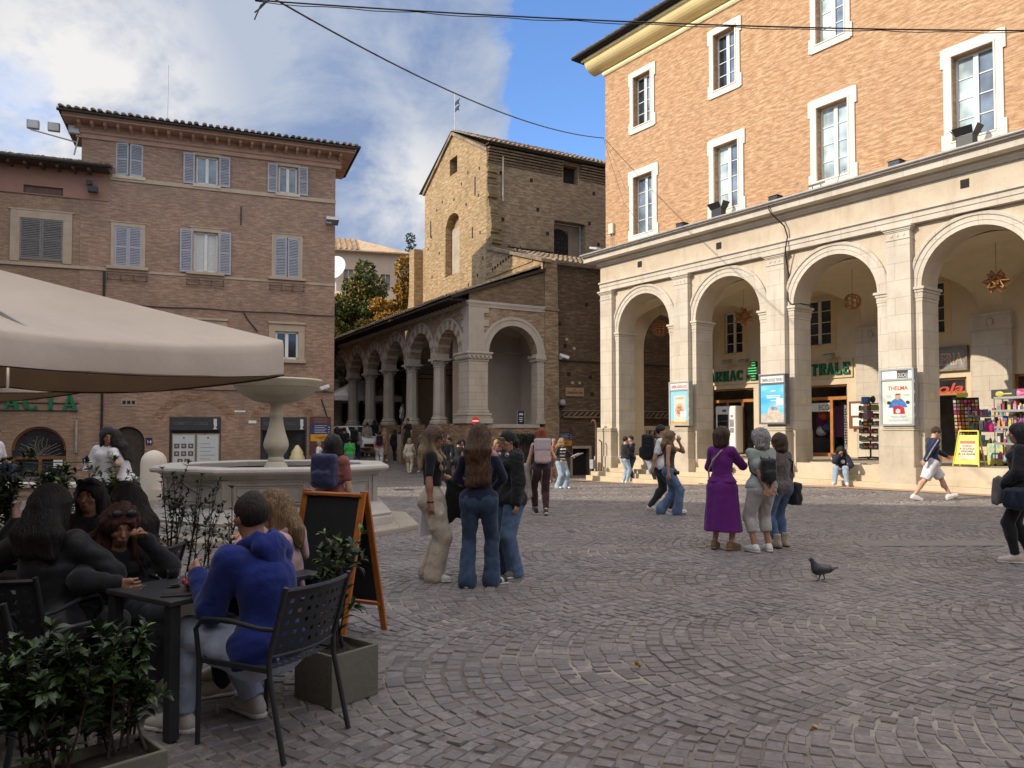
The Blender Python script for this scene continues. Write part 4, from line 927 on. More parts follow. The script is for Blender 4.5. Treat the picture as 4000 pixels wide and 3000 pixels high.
def blockq(name,label,q,h,m):
    t=thing(name,label,'building',(q[0][0],q[0][1],-.6));mb=MB();p=[(a-q[0][0],b-q[0][1]) for a,b in q]
    for (a,b),(c,d) in zip(p,p[1:]+p[:1]): mb.quad((a,b,0),(c,d,0),(c,d,h),(a,b,h))
    mb.build('wall',m,t);mb=MB();mb.prism(p,'z',h,h+.25);mb.build('roof',M['tile'],t)
blockq('street_house','brick house up the street, hidden behind the shuttered house',[(-26,35.8),(-13.3,35.8),(-13.3,56),(-26,56)],11.4,M['brickL'])
blockq('south_house','brick house closing the square behind the camera',[(-7.4,-24),(18,-24),(18,-7),(-7.4,-7)],11,M['brickL'])
blockq('east_house','brick house closing the right side of the square, out of the view',[(20,-24),(34,-24),(34,6),(20,6)],13,M['brickL'])
blockq('cafe_house','tall brick cafe house behind and left of the camera, out of the view',[(-48,-24),(-7.4,-24),(-7.4,6.0),(-27.3,12.8),(-48,12.8)],12.6,M['brickL'])
# ================================================================ church with its portico
plA=plain('porch_plaster',(.40,.34,.28),.9,var=.12,scale=1.2)
ch=thing('brick_church','old ochre brick church with a bare gable above an arcaded portico','building',(0,0,0))
def F2(fr,mb,name,m,par,**k):
    top=par is ch
    return mb.build(name,m,par,loc=fr.p(0,0,0) if top else None,rot=fr.rot if top else None,**k)
# portico, long side: arches on octagonal columns
cols=[-3.0,-6.5,-9.95,-13.1,-16.45,-19.8,-23.1]
edges=[(-.25,-2.62)]+[(a-.36,b+.36) for a,b in zip(cols,cols[1:])]
arches=[((a+b)/2,abs(a-b)/2,5.03,2.0) for a,b in edges]
Z0=-.8
mb=MB()
cur=.78
top=7.2
def stripes_arch(fr,cx,hw,sp,par):
    for k in range(17):
        a=pi*k/17;b=pi*(k+1)/17
        if k%2: continue
        mb=MB(); q=[(cx+r*math.cos(t),sp+r*math.sin(t)) for r,t in ((hw,a),(hw,b),(hw+.42,b),(hw+.42,a))]
        mb.prism(q,'y',-.012,.60); F2(fr,mb,'voussoir',M['stoneW'],par)
    mb=MB(); archivolt(mb,cx,sp,hw+.42,hw+.50,-.03,.02,22); F2(fr,mb,'archivolt',M['stoneW'],par)
mbs=MB()
arch_wall(mbs,-24,.78,4.99,7.25,[(c,h,s,4.99) for c,h,s,f in arches],0,.6,18)
pw=F2(FP,mbs,'portico_wall',M['brickD'] if 0 else brick('portico_brick',(.30,.20,.125),(.38,.27,.18),(.40,.32,.24),(.17,.12,.085),stain=.5,light=(.46,.36,.26)),ch)
for c,h,s,f in arches: stripes_arch(FP,c,h,s,ch)
capS=M['stoneW']
def octcol(fr,x,y,zb,zt,r,par):
    mb=MB(); s=pi/8
    mb.lathe([(r*1.02,zb+.38),(r*.98,zb+1.4),(r*.92,zt-.42)],8,(x,y,0),rot=s); c=F2(fr,mb,'column',capS,par)
    mb=MB(); mb.lathe([(r*1.55,zb),(r*1.55,zb+.12),(r*1.3,zb+.17),(r*1.38,zb+.24),(r*1.15,zb+.30),(r*1.05,zb+.38)],8,(x,y,0),rot=s); F2(fr,mb,'column_base',capS,c)
    mb=MB(); mb.lathe([(r*.94,zt-.42),(r*1.02,zt-.40),(r*1.0,zt-.34),(r*1.2,zt-.18),(r*1.45,zt-.10)],8,(x,y,0),rot=s); mb.box(x-r*1.5,x+r*1.5,y-r*1.35,y+r*1.35,zt-.10,zt); 
    for k in range(8):
        a=k*pi/4; mb.ball((x+r*1.25*math.cos(a),y+r*1.25*math.sin(a),zt-.17),(.06,.06,.07),6,4)
    F2(fr,mb,'capital',capS,c)
for x in cols: octcol(FP,x,.3,2.0,5.03,.30,ch)
pedb=brick('podium_brick',(.28,.17,.10),(.36,.23,.14),(.36,.28,.2),(.15,.1,.07),stain=.5,light=(.44,.32,.22))
for x in cols:
    mb=MB(); mb.box(x-.62,x+.62,-.05,.75,-.8,2.0); F2(FP,mb,'column_pedestal',pedb,ch)
mb=MB(); mb.box(-24,.0,.4,4.4,-.8,1.5); F2(FP,mb,'portico_floor',M['stonePier'],ch)
mb=MB()
for k in range(7): mb.box(-6.2,-.3,-.1+.0-.28*k,.5,-.9,1.5-.2*(k+1)) if 0 else mb.box(-12.6+.0,-6.6,.02+.05*k,.5,-.9,1.5-.17*k)
F2(FP,mb,'portico_step',M['stonePier'],ch)
# eave of the lean-to: dark soffit, rafters, tiles
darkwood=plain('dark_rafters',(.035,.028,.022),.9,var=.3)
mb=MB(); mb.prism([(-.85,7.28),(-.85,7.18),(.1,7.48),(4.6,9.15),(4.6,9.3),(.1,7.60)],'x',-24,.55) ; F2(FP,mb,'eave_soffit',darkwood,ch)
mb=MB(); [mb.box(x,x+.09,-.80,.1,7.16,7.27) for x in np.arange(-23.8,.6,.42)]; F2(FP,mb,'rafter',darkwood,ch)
mb=MB(); tile_roof(mb,-24,.62,-.90,7.32,4.5,9.38,.27,.09); F2(FP,mb,'portico_roof',M['tile'],ch)
mb=MB(); mb.box(-24,.8,-.06,.02,7.02,7.16);mb.box(-24,.8,-.10,.02,7.12,7.2); F2(FP,mb,'frieze',M['stoneW'],ch)
# corner pier
mb=MB(); mb.box(-.28,.79,.0,.9,2.55,4.62); pr_=F2(FP,mb,'corner_pier',stone('pier_marble',(.47,.42,.36),(.28,.23,.19),(.45,.4,.36),.6,.30,.6,.7,.4),ch,bevel=.02)
mb=MB()
for z0,z1,o in ((1.98,2.20,.17),(2.20,2.32,.11),(2.32,2.42,.14),(2.42,2.55,.05)): mb.box(-.28-o,.79+o,-o,.9+o,z0,z1)
F2(FP,mb,'pier_base',M['stoneW'],pr_,bevel=.03)
mb=MB()
for z0,z1,o in ((4.62,4.72,.03),(4.72,4.84,.07),(4.84,4.94,.12),(4.94,5.03,.17)): mb.box(-.28-o,.79+o,-o,.9+o,z0,z1)
for k in range(6): mb.ball((-.3+.22*k,-.10,4.80),(.07,.05,.07),6,4); mb.ball((.90,-.02+.2*k,4.80),(.05,.07,.07),6,4)
F2(FP,mb,'pier_capital',M['stoneW'],pr_,bevel=.02)
mb=MB(); mb.box(-1.05,.82,-.08,1.2,-.9,1.98); F2(FP,mb,'podium',pedb,ch,bevel=.02)
mb=MB()
for k in range(7): w=.55 if k%2 else .78; mb.box(.79-w,.80,-.012,.3,5.03+.28*k,5.03+.28*(k+1)); mb.box(.6,.802,-.008,w+.15,5.03+.28*k,5.03+.28*(k+1))
F2(FP,mb,'quoin',M['stoneW'],ch)
# end of the portico facing the square
mb=MB(); arch_wall(mb,0,3.72,4.95,7.2,[(2.15,1.20,5.05,4.95)],0,.6,22); F2(FF,mb,'portico_end_wall',pw.data.materials[0],ch)
mb=MB(); mb.box(3.36,3.72,.0,.55,2.2,4.75); rc=F2(FF,mb,'respond_pier',pr_.data.materials[0],ch,bevel=.015)
mb=MB(); mb.box(3.26,3.74,-.06,.58,1.98,2.12);mb.box(3.32,3.73,-.03,.56,2.12,2.2); F2(FF,mb,'respond_base',M['stoneW'],rc)
mb=MB(); mb.box(3.28,3.74,-.06,.6,4.75,4.9);mb.box(3.22,3.76,-.10,.62,4.9,5.05);[mb.ball((3.30+.14*k,-.09,4.86),(.06,.04,.06),6,4) for k in range(4)]; F2(FF,mb,'respond_capital',M['stoneW'],rc)
mb=MB(); archivolt(mb,2.15,5.05,1.20,1.58,-.02,.02,26,[(1.20,-.02),(1.44,-.02),(1.46,-.05),(1.58,-.05)]); F2(FF,mb,'end_archivolt',M['stoneW'],ch,smooth=35)
mb=MB(); mb.box(-.05,3.74,-.08,.02,7.10,7.2);mb.box(-.02,3.73,-.05,.02,6.95,7.10); [mb.box(x,x+.05,-.07,.0,7.04,7.09) for x in np.arange(0,3.7,.11)]; F2(FF,mb,'end_frieze',M['stoneW'],ch)
mb=MB(); mb.box(.0,3.72,-.0,.7,-.9,1.86); F2(FF,mb,'podium',pedb,ch); mb=MB(); mb.box(.85,3.45,-.06,.7,1.80,1.96); F2(FF,mb,'parapet_slab',stone('grey_slab',(.40,.38,.34),(.25,.23,.2)),ch,bevel=.015)
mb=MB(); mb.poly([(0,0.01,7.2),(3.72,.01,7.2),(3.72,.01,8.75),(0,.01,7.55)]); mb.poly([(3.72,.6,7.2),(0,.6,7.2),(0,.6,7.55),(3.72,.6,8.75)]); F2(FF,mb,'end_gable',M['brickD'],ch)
mb=MB(); mb.prism([(-.75,7.24),(-.75,7.36),(3.75,8.95),(3.75,8.82)],'y',-.12,.2); F2(FF,mb,'verge_board',darkwood,ch)
mb=MB(); mb.box(3.72,4.42,-.06,.9,-.9,7.05);mb.box(3.68,4.46,-.10,.9,7.05,7.15);mb.box(3.74,4.40,-.02,.9,7.15,9.35); F2(FF,mb,'buttress',brick('buttress_brick',(.27,.18,.11),(.34,.24,.15),(.33,.26,.18),(.13,.095,.065),stain=.5,light=(.42,.32,.22)),ch,bevel=.02)
mb=MB(); mb.poly([(.62,4.0,0),(.62,4.0,7.2),(3.7,4.0,7.2),(3.7,4.0,0)]) ; 
# inside of the portico: plaster walls and vaults, doors
mb=MB(); wall_rects(mb,-24,.6,1.4,8.0,[(-4.1,-2.9,1.5,4.6),(-10.9,-9.3,1.5,5.6)],4.3,.3); F2(FP,mb,'portico_back_wall',plA,ch)
mb=MB(); mb.quad((-23.9,.6,1.4),(-23.9,4.3,1.4),(-23.9,4.3,8),(-23.9,.6,8)); F2(FP,mb,'portico_end_plaster',plA,ch)
mb=MB(); wall_rects(mb,.7,4.4,1.4,7.4,[(1.62,2.1,1.5,4.2)],3.2,.3); F2(FF,mb,'portico_cross_wall',plA,ch)
mb=MB(); mb.box(-4.2,-2.8,4.5,4.6,1.4,4.7);mb.box(-11,-9.2,4.5,4.6,1.4,5.7); F2(FP,mb,'church_door',M['dark'],ch); mb=MB(); mb.box(1.5,2.2,3.42,3.5,1.4,4.3); F2(FF,mb,'church_door',M['dark'],ch)
mb=MB(); NV=14
for a,b in [(-.1,-3.0)]+list(zip(cols,cols[1:])):
    x=(a+b)/2;hx=abs(a-b)/2;Z=[]
    for i in range(NV+1):
        for j in range(NV+1):
            dx=-1+2*i/NV;dy=-1+2*j/NV;Z.append((x+dx*hx,2.45+dy*1.85,5.05+max(1.42*math.sqrt(max(0,1-dx*dx)),1.5*math.sqrt(max(0,1-dy*dy)))))
    mb.add(Z,[(i*(NV+1)+j,i*(NV+1)+j+1,(i+1)*(NV+1)+j+1,(i+1)*(NV+1)+j) for i in range(NV) for j in range(NV)])
F2(FP,mb,'portico_vault',plA,ch,smooth=30)
mb=MB(); 
for a,b in [(0,-3.0)]+list(zip(cols,cols[1:])): mb.tube([FPp for FPp in ((a,.3,4.85),(b,.3,4.85))],.025,6); mb.tube([(b,.3,4.85),(b,4.3,4.85)],.025,6)
F2(FP,mb,'tie_rod',M['black'],ch); mb=MB(); mb.tube([(.7,.3,5.12),(3.6,.3,5.02)],.025,6); F2(FF,mb,'tie_rod',M['black'],ch)
for fr_,x,y in ((FF,1.55,3.0),(FP,-4.6,4.1)):
    mb=MB(); mb.lathe([(.02,-.35),(.14,-.2),(.22,0),(.24,.12)],10,(x,y,4.75)); F2(fr_,mb,'corbel',M['dark'],ch)
# nave gable above the portico (sunlit)
FG=Frame((1.3806,34.0833),(.48172,-.87632))       # x<0 runs back from the buttress
def gable(mb,out,hole):
    pass
mb=MB()
nh=[(-10.75,-8.85,10.42,13.15)];sw=[(-10.18,-9.17,16.05,16.85)]
X0,X1=-13.85,-5.55
# wall below the rake, column by column so that the niche and window are real recesses
def rake(x): return 18.3-abs(x+9.72)*(2.25/4.15)
xsx=sorted({X0,X1,-9.72,-10.75,-8.85,-10.18,-9.17,*np.linspace(X0,X1,25)})
nich=lambda x:13.15+.72*math.sqrt(max(0,1-((x+9.8)/.95)**2))
for a,b in zip(xsx,xsx[1:]):
    m=(a+b)/2
    zz=[(7.0,None)]
    segs=[]
    lo_=lambda x:7.0
    if -10.75<m<-8.85:
        segs.append(((7.0,7.0),(10.42,10.42)))
        if -10.18<m<-9.17: segs+= [((nich(a),nich(b)),(16.05,16.05)),((17.0,17.0),(rake(a),rake(b)))]
        else: segs.append(((nich(a),nich(b)),(rake(a),rake(b))))
    else: segs.append(((7.0,7.0),(rake(a),rake(b))))
    for (z0a,z0b),(z1a,z1b) in segs: mb.quad((a,0,z0a),(b,0,z0b),(b,0,z1b),(a,0,z1a))
    if -10.75<m<-8.85:
        mb.quad((a,0,nich(a)),(b,0,nich(b)),(b,.45,nich(b)),(a,.45,nich(a))); mb.quad((a,.45,10.42),(b,.45,10.42),(b,.45,nich(b)),(a,.45,nich(a))); mb.quad((b,0,10.42),(a,0,10.42),(a,.45,10.42),(b,.45,10.42))
for x,z0,z1,fl in ((-10.75,10.42,13.15,0),(-8.85,10.42,13.15,1),(-10.18,16.05,17.0,0),(-9.17,16.05,17.0,1)):
    q=[(x,0,z0),(x,0,z1),(x,.45,z1),(x,.45,z0)]; mb.poly(q if not fl else q[::-1])
mb.quad((-10.18,0,17.0),(-9.17,0,17.0),(-9.17,.45,17.0),(-10.18,.45,17.0));mb.quad((-9.17,0,16.05),(-10.18,0,16.05),(-10.18,.45,16.05),(-9.17,.45,16.05))
F2(FG,mb,'gable_wall',M['brickC'],ch)
mb=MB(); mb.box(-10.2,-9.1,.43,.5,16.0,17.1); F2(FG,mb,'attic_window',M['dark'],ch); mb=MB(); [mb.box(-9.6,-9.2,.3,.36,16.2+.22*k,16.3+.22*k) for k in range(3)]; F2(FG,mb,'broken_shutter',plain('red_brown_boards',(.26,.10,.05),.8),ch)
mb=MB(); mb.box(-10.70,-8.9,.40,.449,10.43,13.2); F2(FG,mb,'niche_infill',plain('grey_render',(.36,.30,.23),.9,var=.2,scale=2),ch)
mb=MB(); mb.prism([(-13.95,15.98),(-9.72,18.28),(-5.4,15.98),(-5.4,16.14),(-9.72,18.46),(-13.95,16.14)],'y',-.12,.5); F2(FG,mb,'gable_coping',M['tile'],ch)
for x,z,h in ((-6.9,15.1,1.0),(-12.9,14.2,1.0),(-7.2,12.5,.6)): 
    mb=MB(); mb.box(x-.04,x+.04,-.03,.01,z-h,z); F2(FG,mb,'wall_tie',M['black'],ch)
for x,z in ((-6.4,15.4),(-7.8,15.6),(-8.6,15.2),(-6.5,14.0),(-8.0,13.9),(-9.6,14.6),(-11.2,14.9),(-12.0,14.6),(-12.8,13.2),(-6.3,12.0),(-13.3,12.6),(-12.7,10.8),(-6.6,9.8),(-7.7,9.5),(-6.0,10.6),(-11.6,12.0)):
    mb=MB(); mb.box(x-.07,x+.07,-.006,.05,z-.09,z+.08); F2(FG,mb,'putlog_hole',M['dark'],ch)
# ragged broken corner buttress of the nave
mb=MB(); random.seed(3)
for k in range(60):
    z=7.4+.145*k; w=.12+.55*max(0,1-(z-7.4)/6.5)**.7+random.uniform(-.07,.10)
    if 10.5<z<13: w+=.15
    mb.box(-5.6,-5.55+w,-.03+random.uniform(0,.05),.5+random.uniform(-.05,.1),z,z+.15)
F2(FG,mb,'broken_buttress',brick('ragged_brick',(.25,.17,.09),(.33,.24,.13),(.28,.22,.13),(.12,.09,.045),stain=.55,light=(.42,.34,.18)),ch)
t=thing('weather_vane','thin pole with a dark double pennant on the apex of the church gable','weather vane',FG.p(-9.72,.1,18.35),FG.rot)
mb=MB(); mb.tube([(0,0,0),(0,0,2.3)],.018,6);mb.bar((0,0,.9),(.9,.1,-.2),.03); mb.build('pole',M['gutter'],t); mb=MB()
for z in (1.25,1.6): mb.prism([(0,z),(.30,z+.02),(.62,z-.12),(.5,z+.06),(.66,z+.2),(.30,z+.22),(0,z+.2)],'y',-.01,.01)
mb.build('pennant',M['black'],t)
# aisle front: the sloping sunlit wing right of the nave
mb=MB(); mb.poly([(-5.55,-.0,8.2),(.0,0,8.2),(.0,0,9.25),(-5.4,0,10.95),(-5.55,0,10.95)]); mb.box(-5.5,-.9,-.05,.0,9.42,9.5); F2(FG,mb,'aisle_front',M['brickC'],ch)
mb=MB(); mb.prism([(-5.5,10.95),(.12,9.22),(.12,9.36),(-5.5,11.1)],'y',-.15,.4); F2(FG,mb,'aisle_coping',M['tile'],ch)
[F2(FG,MB().box(-4.9+.28*k,-4.82+.28*k,-.04,.02,9.72-.0*k+.05*k,9.86+.05*k),'brick_tooth',M['dark'],ch) for k in range(11)]
# left wing and its pilaster
mb=MB(); mb.poly([(-16.6,0,7.0),(-15.3,0,7.0),(-13.85,0,7.0),(-13.85,0,12.8),(-14.9,0,12.8),(-15.6,0,12.2),(-16.3,0,11.3),(-16.6,0,9.6)]); mb.box(-15.0,-14.2,-.55,.0,7.0,12.75); F2(FG,mb,'left_wing',M['brickC'],ch,bevel=.02)
# nave side wall (shade) with segmental window
FS=Frame((-1.2593+.0,38.8855),(.87632,.48172))
bwn=(4.0,6.05,10.9,13.0)
mb=MB(); wall_rects(mb,0,26,9.0,16.3,[bwn,(4.6,5.55,15.1,16.1)],0,.55)
F2(FS,mb,'nave_side_wall',brick('side_brick',(.29,.20,.125),(.36,.26,.165),(.35,.28,.2),(.17,.125,.085),stain=.45,light=(.44,.35,.24)),ch)
mb=MB(); pts=arc(5.02,12.55,1.03,pi,0,16); mb.poly([(4.0,-.002,13.0)]+[(x,-.002,12.55+max(.0,(z-12.55))*.95+.0) for x,z in pts][0:0]+[(6.05,-.002,13.0),(6.05,-.002,13.0)]) if 0 else None
ring=arc(5.02,12.6,1.02,pi,0,16)
mb=MB()
for (xa,za),(xb,zb) in zip(ring,ring[1:]):
    mb.quad((xa,.0,za if za<13.0 else 13.0),(xb,.0,zb if zb<13.0 else 13.0),(xb,.0,13.0),(xa,.0,13.0))
F2(FS,mb,'window_head',M['brickD'],ch)
mb=MB(); mb.box(4.0,6.05,.56,.6,10.9,13.0);mb.box(4.05,4.05,.5,.55,11,13); wq=F2(FS,mb,'nave_window',plain('render_infill',(.27,.22,.17),.9,var=.2,scale=2),ch)
mb=MB(); mb.poly([(4.0,.54,10.9),(5.25,.54,10.9)]+[(4.62+.63*math.cos(a),.54,12.3+.40*math.sin(a)) for a in np.linspace(0,pi,12)]); F2(FS,mb,'pane',M['dark'],wq)
mb=MB(); [mb.bar((4.1+.22*k,.52,10.9),(4.1+.22*k,.52,12.6),.02) for k in range(6)];[mb.bar((4.0,.52,11.1+.25*k),(5.25,.52,11.1+.25*k),.02) for k in range(7)]; F2(FS,mb,'window_bars',M['black'],wq)
mb=MB(); mb.box(4.5,5.65,.4,.5,15.0,16.2); F2(FS,mb,'attic_opening',M['dark'],ch)
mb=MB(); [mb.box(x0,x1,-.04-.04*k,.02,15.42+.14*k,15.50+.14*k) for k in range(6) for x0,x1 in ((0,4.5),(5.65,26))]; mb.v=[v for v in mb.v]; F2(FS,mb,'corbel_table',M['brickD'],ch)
mb=MB(); mb.quad((4.45,-.26,15.05),(5.7,-.26,15.05),(5.7,-.26,16.25),(4.45,-.26,16.25)) if 0 else None
for x,z in ((.8,15.0),(2.6,14.9),(3.0,13.4),(6.6,14.8),(6.3,13.1),(.9,12.6),(3.6,12.2),(6.9,12.0),(1.6,10.9)):
    mb=MB(); mb.box(x-.09,x+.09,-.006,.05,z-.1,z+.1); F2(FS,mb,'putlog_hole',M['dark'],ch)
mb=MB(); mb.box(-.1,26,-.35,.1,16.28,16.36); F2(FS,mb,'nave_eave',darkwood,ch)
mb=MB(); tile_roof(mb,-.15,14,-.45,16.38,4.2,18.5,.27,.095); mb.quad((-.15,4.2,18.5),(26,4.2,18.5),(26,9,16.2),(-.15,9,16.2)); F2(FS,mb,'nave_roof',M['tile'],ch)
mb=MB(); mb.tube([(.85,-.1,15.9),(.85,-.1,13.5)],.05,8); F2(FS,mb,'drainpipe',M['stonePier'],ch,smooth=50)
mb=MB(); mb.box(1.2,3.9,-.16,.02,11.2,11.3); F2(FS,mb,'ledge',M['tile'],ch)
# lower side building with tiled roof along the lane
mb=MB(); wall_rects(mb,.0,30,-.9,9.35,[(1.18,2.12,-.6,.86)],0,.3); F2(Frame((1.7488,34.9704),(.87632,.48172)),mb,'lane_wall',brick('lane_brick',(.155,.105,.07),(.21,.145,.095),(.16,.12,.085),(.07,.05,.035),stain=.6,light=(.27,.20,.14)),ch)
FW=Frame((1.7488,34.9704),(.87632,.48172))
mb=MB(); mb.box(1.1,2.2,.28,.32,-.7,.9); F2(FW,mb,'cellar_door',M['dark'],ch); mb=MB()
for r in ((1.06,1.18,-.6,.98),(2.12,2.24,-.6,.98),(1.18,2.12,.86,.98)): mb.box(r[0],r[1],-.03,.03,r[2],r[3])
F2(FW,mb,'door_surround',M['stonePier'],ch)
mb=MB(); tile_roof(mb,.0,12,-.4,9.4,4.3,10.9,.27,.095); F2(FW,mb,'lane_roof',M['tile'],ch)
mb=MB(); mb.box(.6,30,-.14,.02,2.28,2.36); [mb.obox((.7+.3*k,-.09,2.46),(.8,0,.6),(0,1,0),(-.6,0,.8),.16,.05,.025) for k in range(40)]; F2(FW,mb,'tile_ledge',M['tile'],ch)
mb=MB(); mb.tube([(.5,-.06,2.3),(.55,-.06,2.62),(30,-.06,2.66)],.02,5); mb.tube([(.38,-.08,-.5),(.38,-.08,2.2),(.3,-.08,8.9)],.045,8); mb.tube([(.1,-.08,-.5),(.1,-.08,1.8)],.04,8); F2(FW,mb,'lane_pipe',M['gutter'],ch,smooth=50)
mb=MB(); mb.tube([(.5,-.04,4.9),(30,-.04,4.95)],.03,5); F2(FW,mb,'lane_cable',M['black'],ch)
for x,z in ((2.0,7.6),(.5,6.6),(2.2,4.2),(1.0,4.3),(2.3,3.4),(.8,5.6)):
    mb=MB(); mb.box(x-.09,x+.09,-.006,.05,z-.09,z+.09); F2(FW,mb,'putlog_hole',M['dark'],ch)
for x,z in ((.9,5.9),(1.3,5.5),(1.2,3.9),(1.6,3.9),(1.2,3.6),(1.6,3.6)):
    mb=MB(); mb.box(x-.07,x+.07,-.012,.05,z-.05,z+.07); F2(FW,mb,'pale_block',M['stonePier'],ch)
# blind arch on the lane wall
mb=MB(); mb.poly([(2.55,-.01,6.3),(3.6,-.01,6.3)]+[(3.5+.95*math.cos(a),-.01,6.6+1.1*math.sin(a)) for a in np.linspace(pi*.45,pi,8)]); F2(FW,mb,'blind_arch',M['dark'],ch) if 0 else None
t=thing('street_plaque','pinkish marble street plaque reading VIA CESARE BATTISTI','sign',FW.p(.79,-.02,3.28),FW.rot)
mb=MB(); mb.box(0,1.02,-.03,0,0,.40); mb.build('slab',plain('rose_marble',(.38,.25,.17),.5,var=.15),t,bevel=.006); mb=MB(); add_text(mb,'CESARE BATTISTI',.51,-.034,.12,.14,.003,width=.86); add_text(mb,'VIA',.51,-.034,.27,.09,.003); mb.build('lettering',plain('engraved_black',(.05,.03,.02),.6),t)
camera_thing(FW,.35,-.2,5.0,'white security camera on the dark lane wall by the buttress',1)
t=thing('dish_lamp','round glass street lamp on the lane wall beside the street plaque','lamp',FW.p(.45,-.3,2.95),FW.rot)
mb=MB(); mb.ball((0,0,0),(.17,.17,.17),16,10); mb.build('globe',plain('lamp_globe',(.33,.34,.34),.15,var=.1),t,smooth=60); mb=MB(); mb.lathe([(.05,-.25),(.10,-.2),(.14,-.1),(.1,-.05)],10);mb.bar((0,.0,-.2),(0,.3,-.2),.04); mb.build('holder',M['black'],t)
info_board(FW,.30,-.10,1.0,.82,.85,'brown tourist board with blue and yellow panels on the dark lane wall')
t=thing('podium_banner','dark blue banner board with white edges standing on the portico parapet','sign',FF.p(2.42,.12,1.96),FF.rot)
mb=MB(); mb.box(0,.34,0,.03,0,.60); mb.build('panel',plain('banner_navy',(.012,.016,.05),.5,var=.1),t); mb=MB(); [mb.box(x,x+.025,-.012,.04,0,.62) for x in (-.025,.34)]; mb.build('frame',M['steel'],t); mb=MB(); [mb.box(.17-w,.17+w,-.008,0,z,z+.03) for z,w in ((.46,.08),(.41,.11),(.28,.09),(.2,.09),(.12,.06))]; mb.build('print',plain('white_print',(.62,.63,.66),.5),t)
# MEU bar door in the podium with its garland
t=thing('bar_doorway','dark doorway in the portico podium with red letters MEU above','doorway',FF.p(1.86,-.02,-.55),FF.rot)
mb=MB(); mb.box(0,1.55,-.03,.05,0,1.72); mb.build('door',M['dark'],t); mb=MB(); [mb.box(a,b,-.06,.0,c,d) for a,b,c,d in ((-.08,0,0,1.78),(1.55,1.63,0,1.78),(0,1.55,1.72,1.8),(.75,.8,0,1.72))]; mb.build('frame',plain('bar_frame',(.05,.035,.03),.6),t)
mb=MB(); add_text(mb,'MEU',.40,-.06,1.38,.26,.01,width=.5); mb.build('lettering',plain('dull_red',(.25,.06,.05),.5),t)
t=thing('parapet_notice','small white notice on the podium left of the garland','notice',FF.p(1.28,-.02,.95),FF.rot); mb=MB(); mb.box(0,.27,-.015,0,0,.19); mb.build('sheet',plain('paper_white',(.66,.70,.66),.6),t)

# ================================================================ far houses up the hill and trees
def far_house(name,label,o,u,L,Dp,z0,z1,zr,wall,roofm,wins,over=.7,trim=None):
    fr_=Frame(o,u); t=thing(name,label,'building',fr_.p(0,0,0),fr_.rot)
    mb=MB(); wall_rects(mb,0,L,z0,z1,wins,0,.25);mb.quad((L,0,z0),(L,Dp,z0),(L,Dp,z1),(L,0,z1));mb.quad((0,Dp,z0),(0,0,z0),(0,0,z1),(0,Dp,z1)); mb.build('wall',wall,t)
    mb=MB(); mb.box(-over,L+over,-over,Dp+over,z1,z1+.08); e=min(Dp/2+over,L/2)
    tile_roof(mb,-over,L-e+over,-over,z1+.1,Dp/2,zr,.5,.16) if L>8 else tile_roof(mb,-over,L+over,-over,z1+.1,Dp/2,zr,.3,.1)
    if L>8: mb.poly([(L-e+over,-over,z1+.1),(L+over,-over,z1+.1),(L-e+over,Dp/2,zr)]);mb.poly([(L+over,-over,z1+.1),(L+over,Dp+over,z1+.1),(L-e+over,Dp/2,zr)])
    mb.build('roof',roofm,t)
    for w in wins:
        g=MB(); a,b,c,d=w; g.box(a,b,.2,.24,c,d); wn=g.build('window',M['glassD'] if trim else plain('dull_shutter',(.20,.17,.16),.8,var=.2),t)
        g=MB(); m=(a+b)/2; g.box(m-.03,m+.03,.12,.2,c,d); [g.box(x,y,-.03,.02,p,q) for x,y,p,q in ((a-.12,a,c-.1,d+.1),(b,b+.12,c-.1,d+.1),(a,b,d,d+.12),(a,b,c-.12,c))] if trim else None
        g.build('frame',trim or M['steel'],wn)
    return t,fr_
ochreF=stone('far_ochre_wall',(.46,.34,.24),(.34,.25,.18),None,amount=.5,streak=.3)
far_house('hill_house','long pale ochre house with a sunlit tiled roof high on the hill','building' and (-25.3,72.0),(.966,.26),15.2,9,6,19.2,21.6,ochreF,M['tileW'],[(6.1,7.0,15.9,17.6),(9.2,10.1,15.8,17.5),(11.0,11.9,15.7,17.4),(12.8,13.7,15.6,17.2),(14.3,14.8,15.6,16.8)])
bluetrim=plain('pale_blue_trim',(.30,.37,.38),.7,var=.1)
t,f_=far_house('blue_trim_house','house with pale blue eave and window trim behind the corner of the shuttered house','building' and (-20.5,56.0),(.966,.26),8.6,8,0,11.7,13.6,stone('mauve_brick',(.33,.23,.18),(.24,.17,.13)),M['tileW'],[(6.75,7.75,6.6,9.9)],.7,bluetrim)
mb=MB(); moulding(mb,-.3,8.9,[(.0,10.9),(-.1,10.95),(-.1,11.2),(-.5,11.3),(-.55,11.62),(0,11.68)]); [mb.box(x,x+.14,-.45,-.05,11.02,11.25) for x in np.arange(0,8.6,.45)]; mb.build('cornice',bluetrim,t)
t=thing('satellite_dish','white satellite dish on the roof of the blue trimmed house','satellite dish',f_.p(7.4,1.5,13.2),-.3)
mb=MB(); mb.lathe([(.01,0),(.5,.05),(.85,.16),(1.0,.26)],24); mb.xform(Matrix.Rotation(rad(72),4,'X')@Matrix.Identity(4)); mb.build('dish',plain('dish_white',(.55,.56,.57),.4,var=.05),t,smooth=60,loc=(0,0,1.1)); mb=MB(); mb.bar((0,.1,-.6),(0,.1,1.0),.08);mb.bar((0,0,1.0),(0,-.8,.9),.04); mb.build('mast',M['steel'],t)

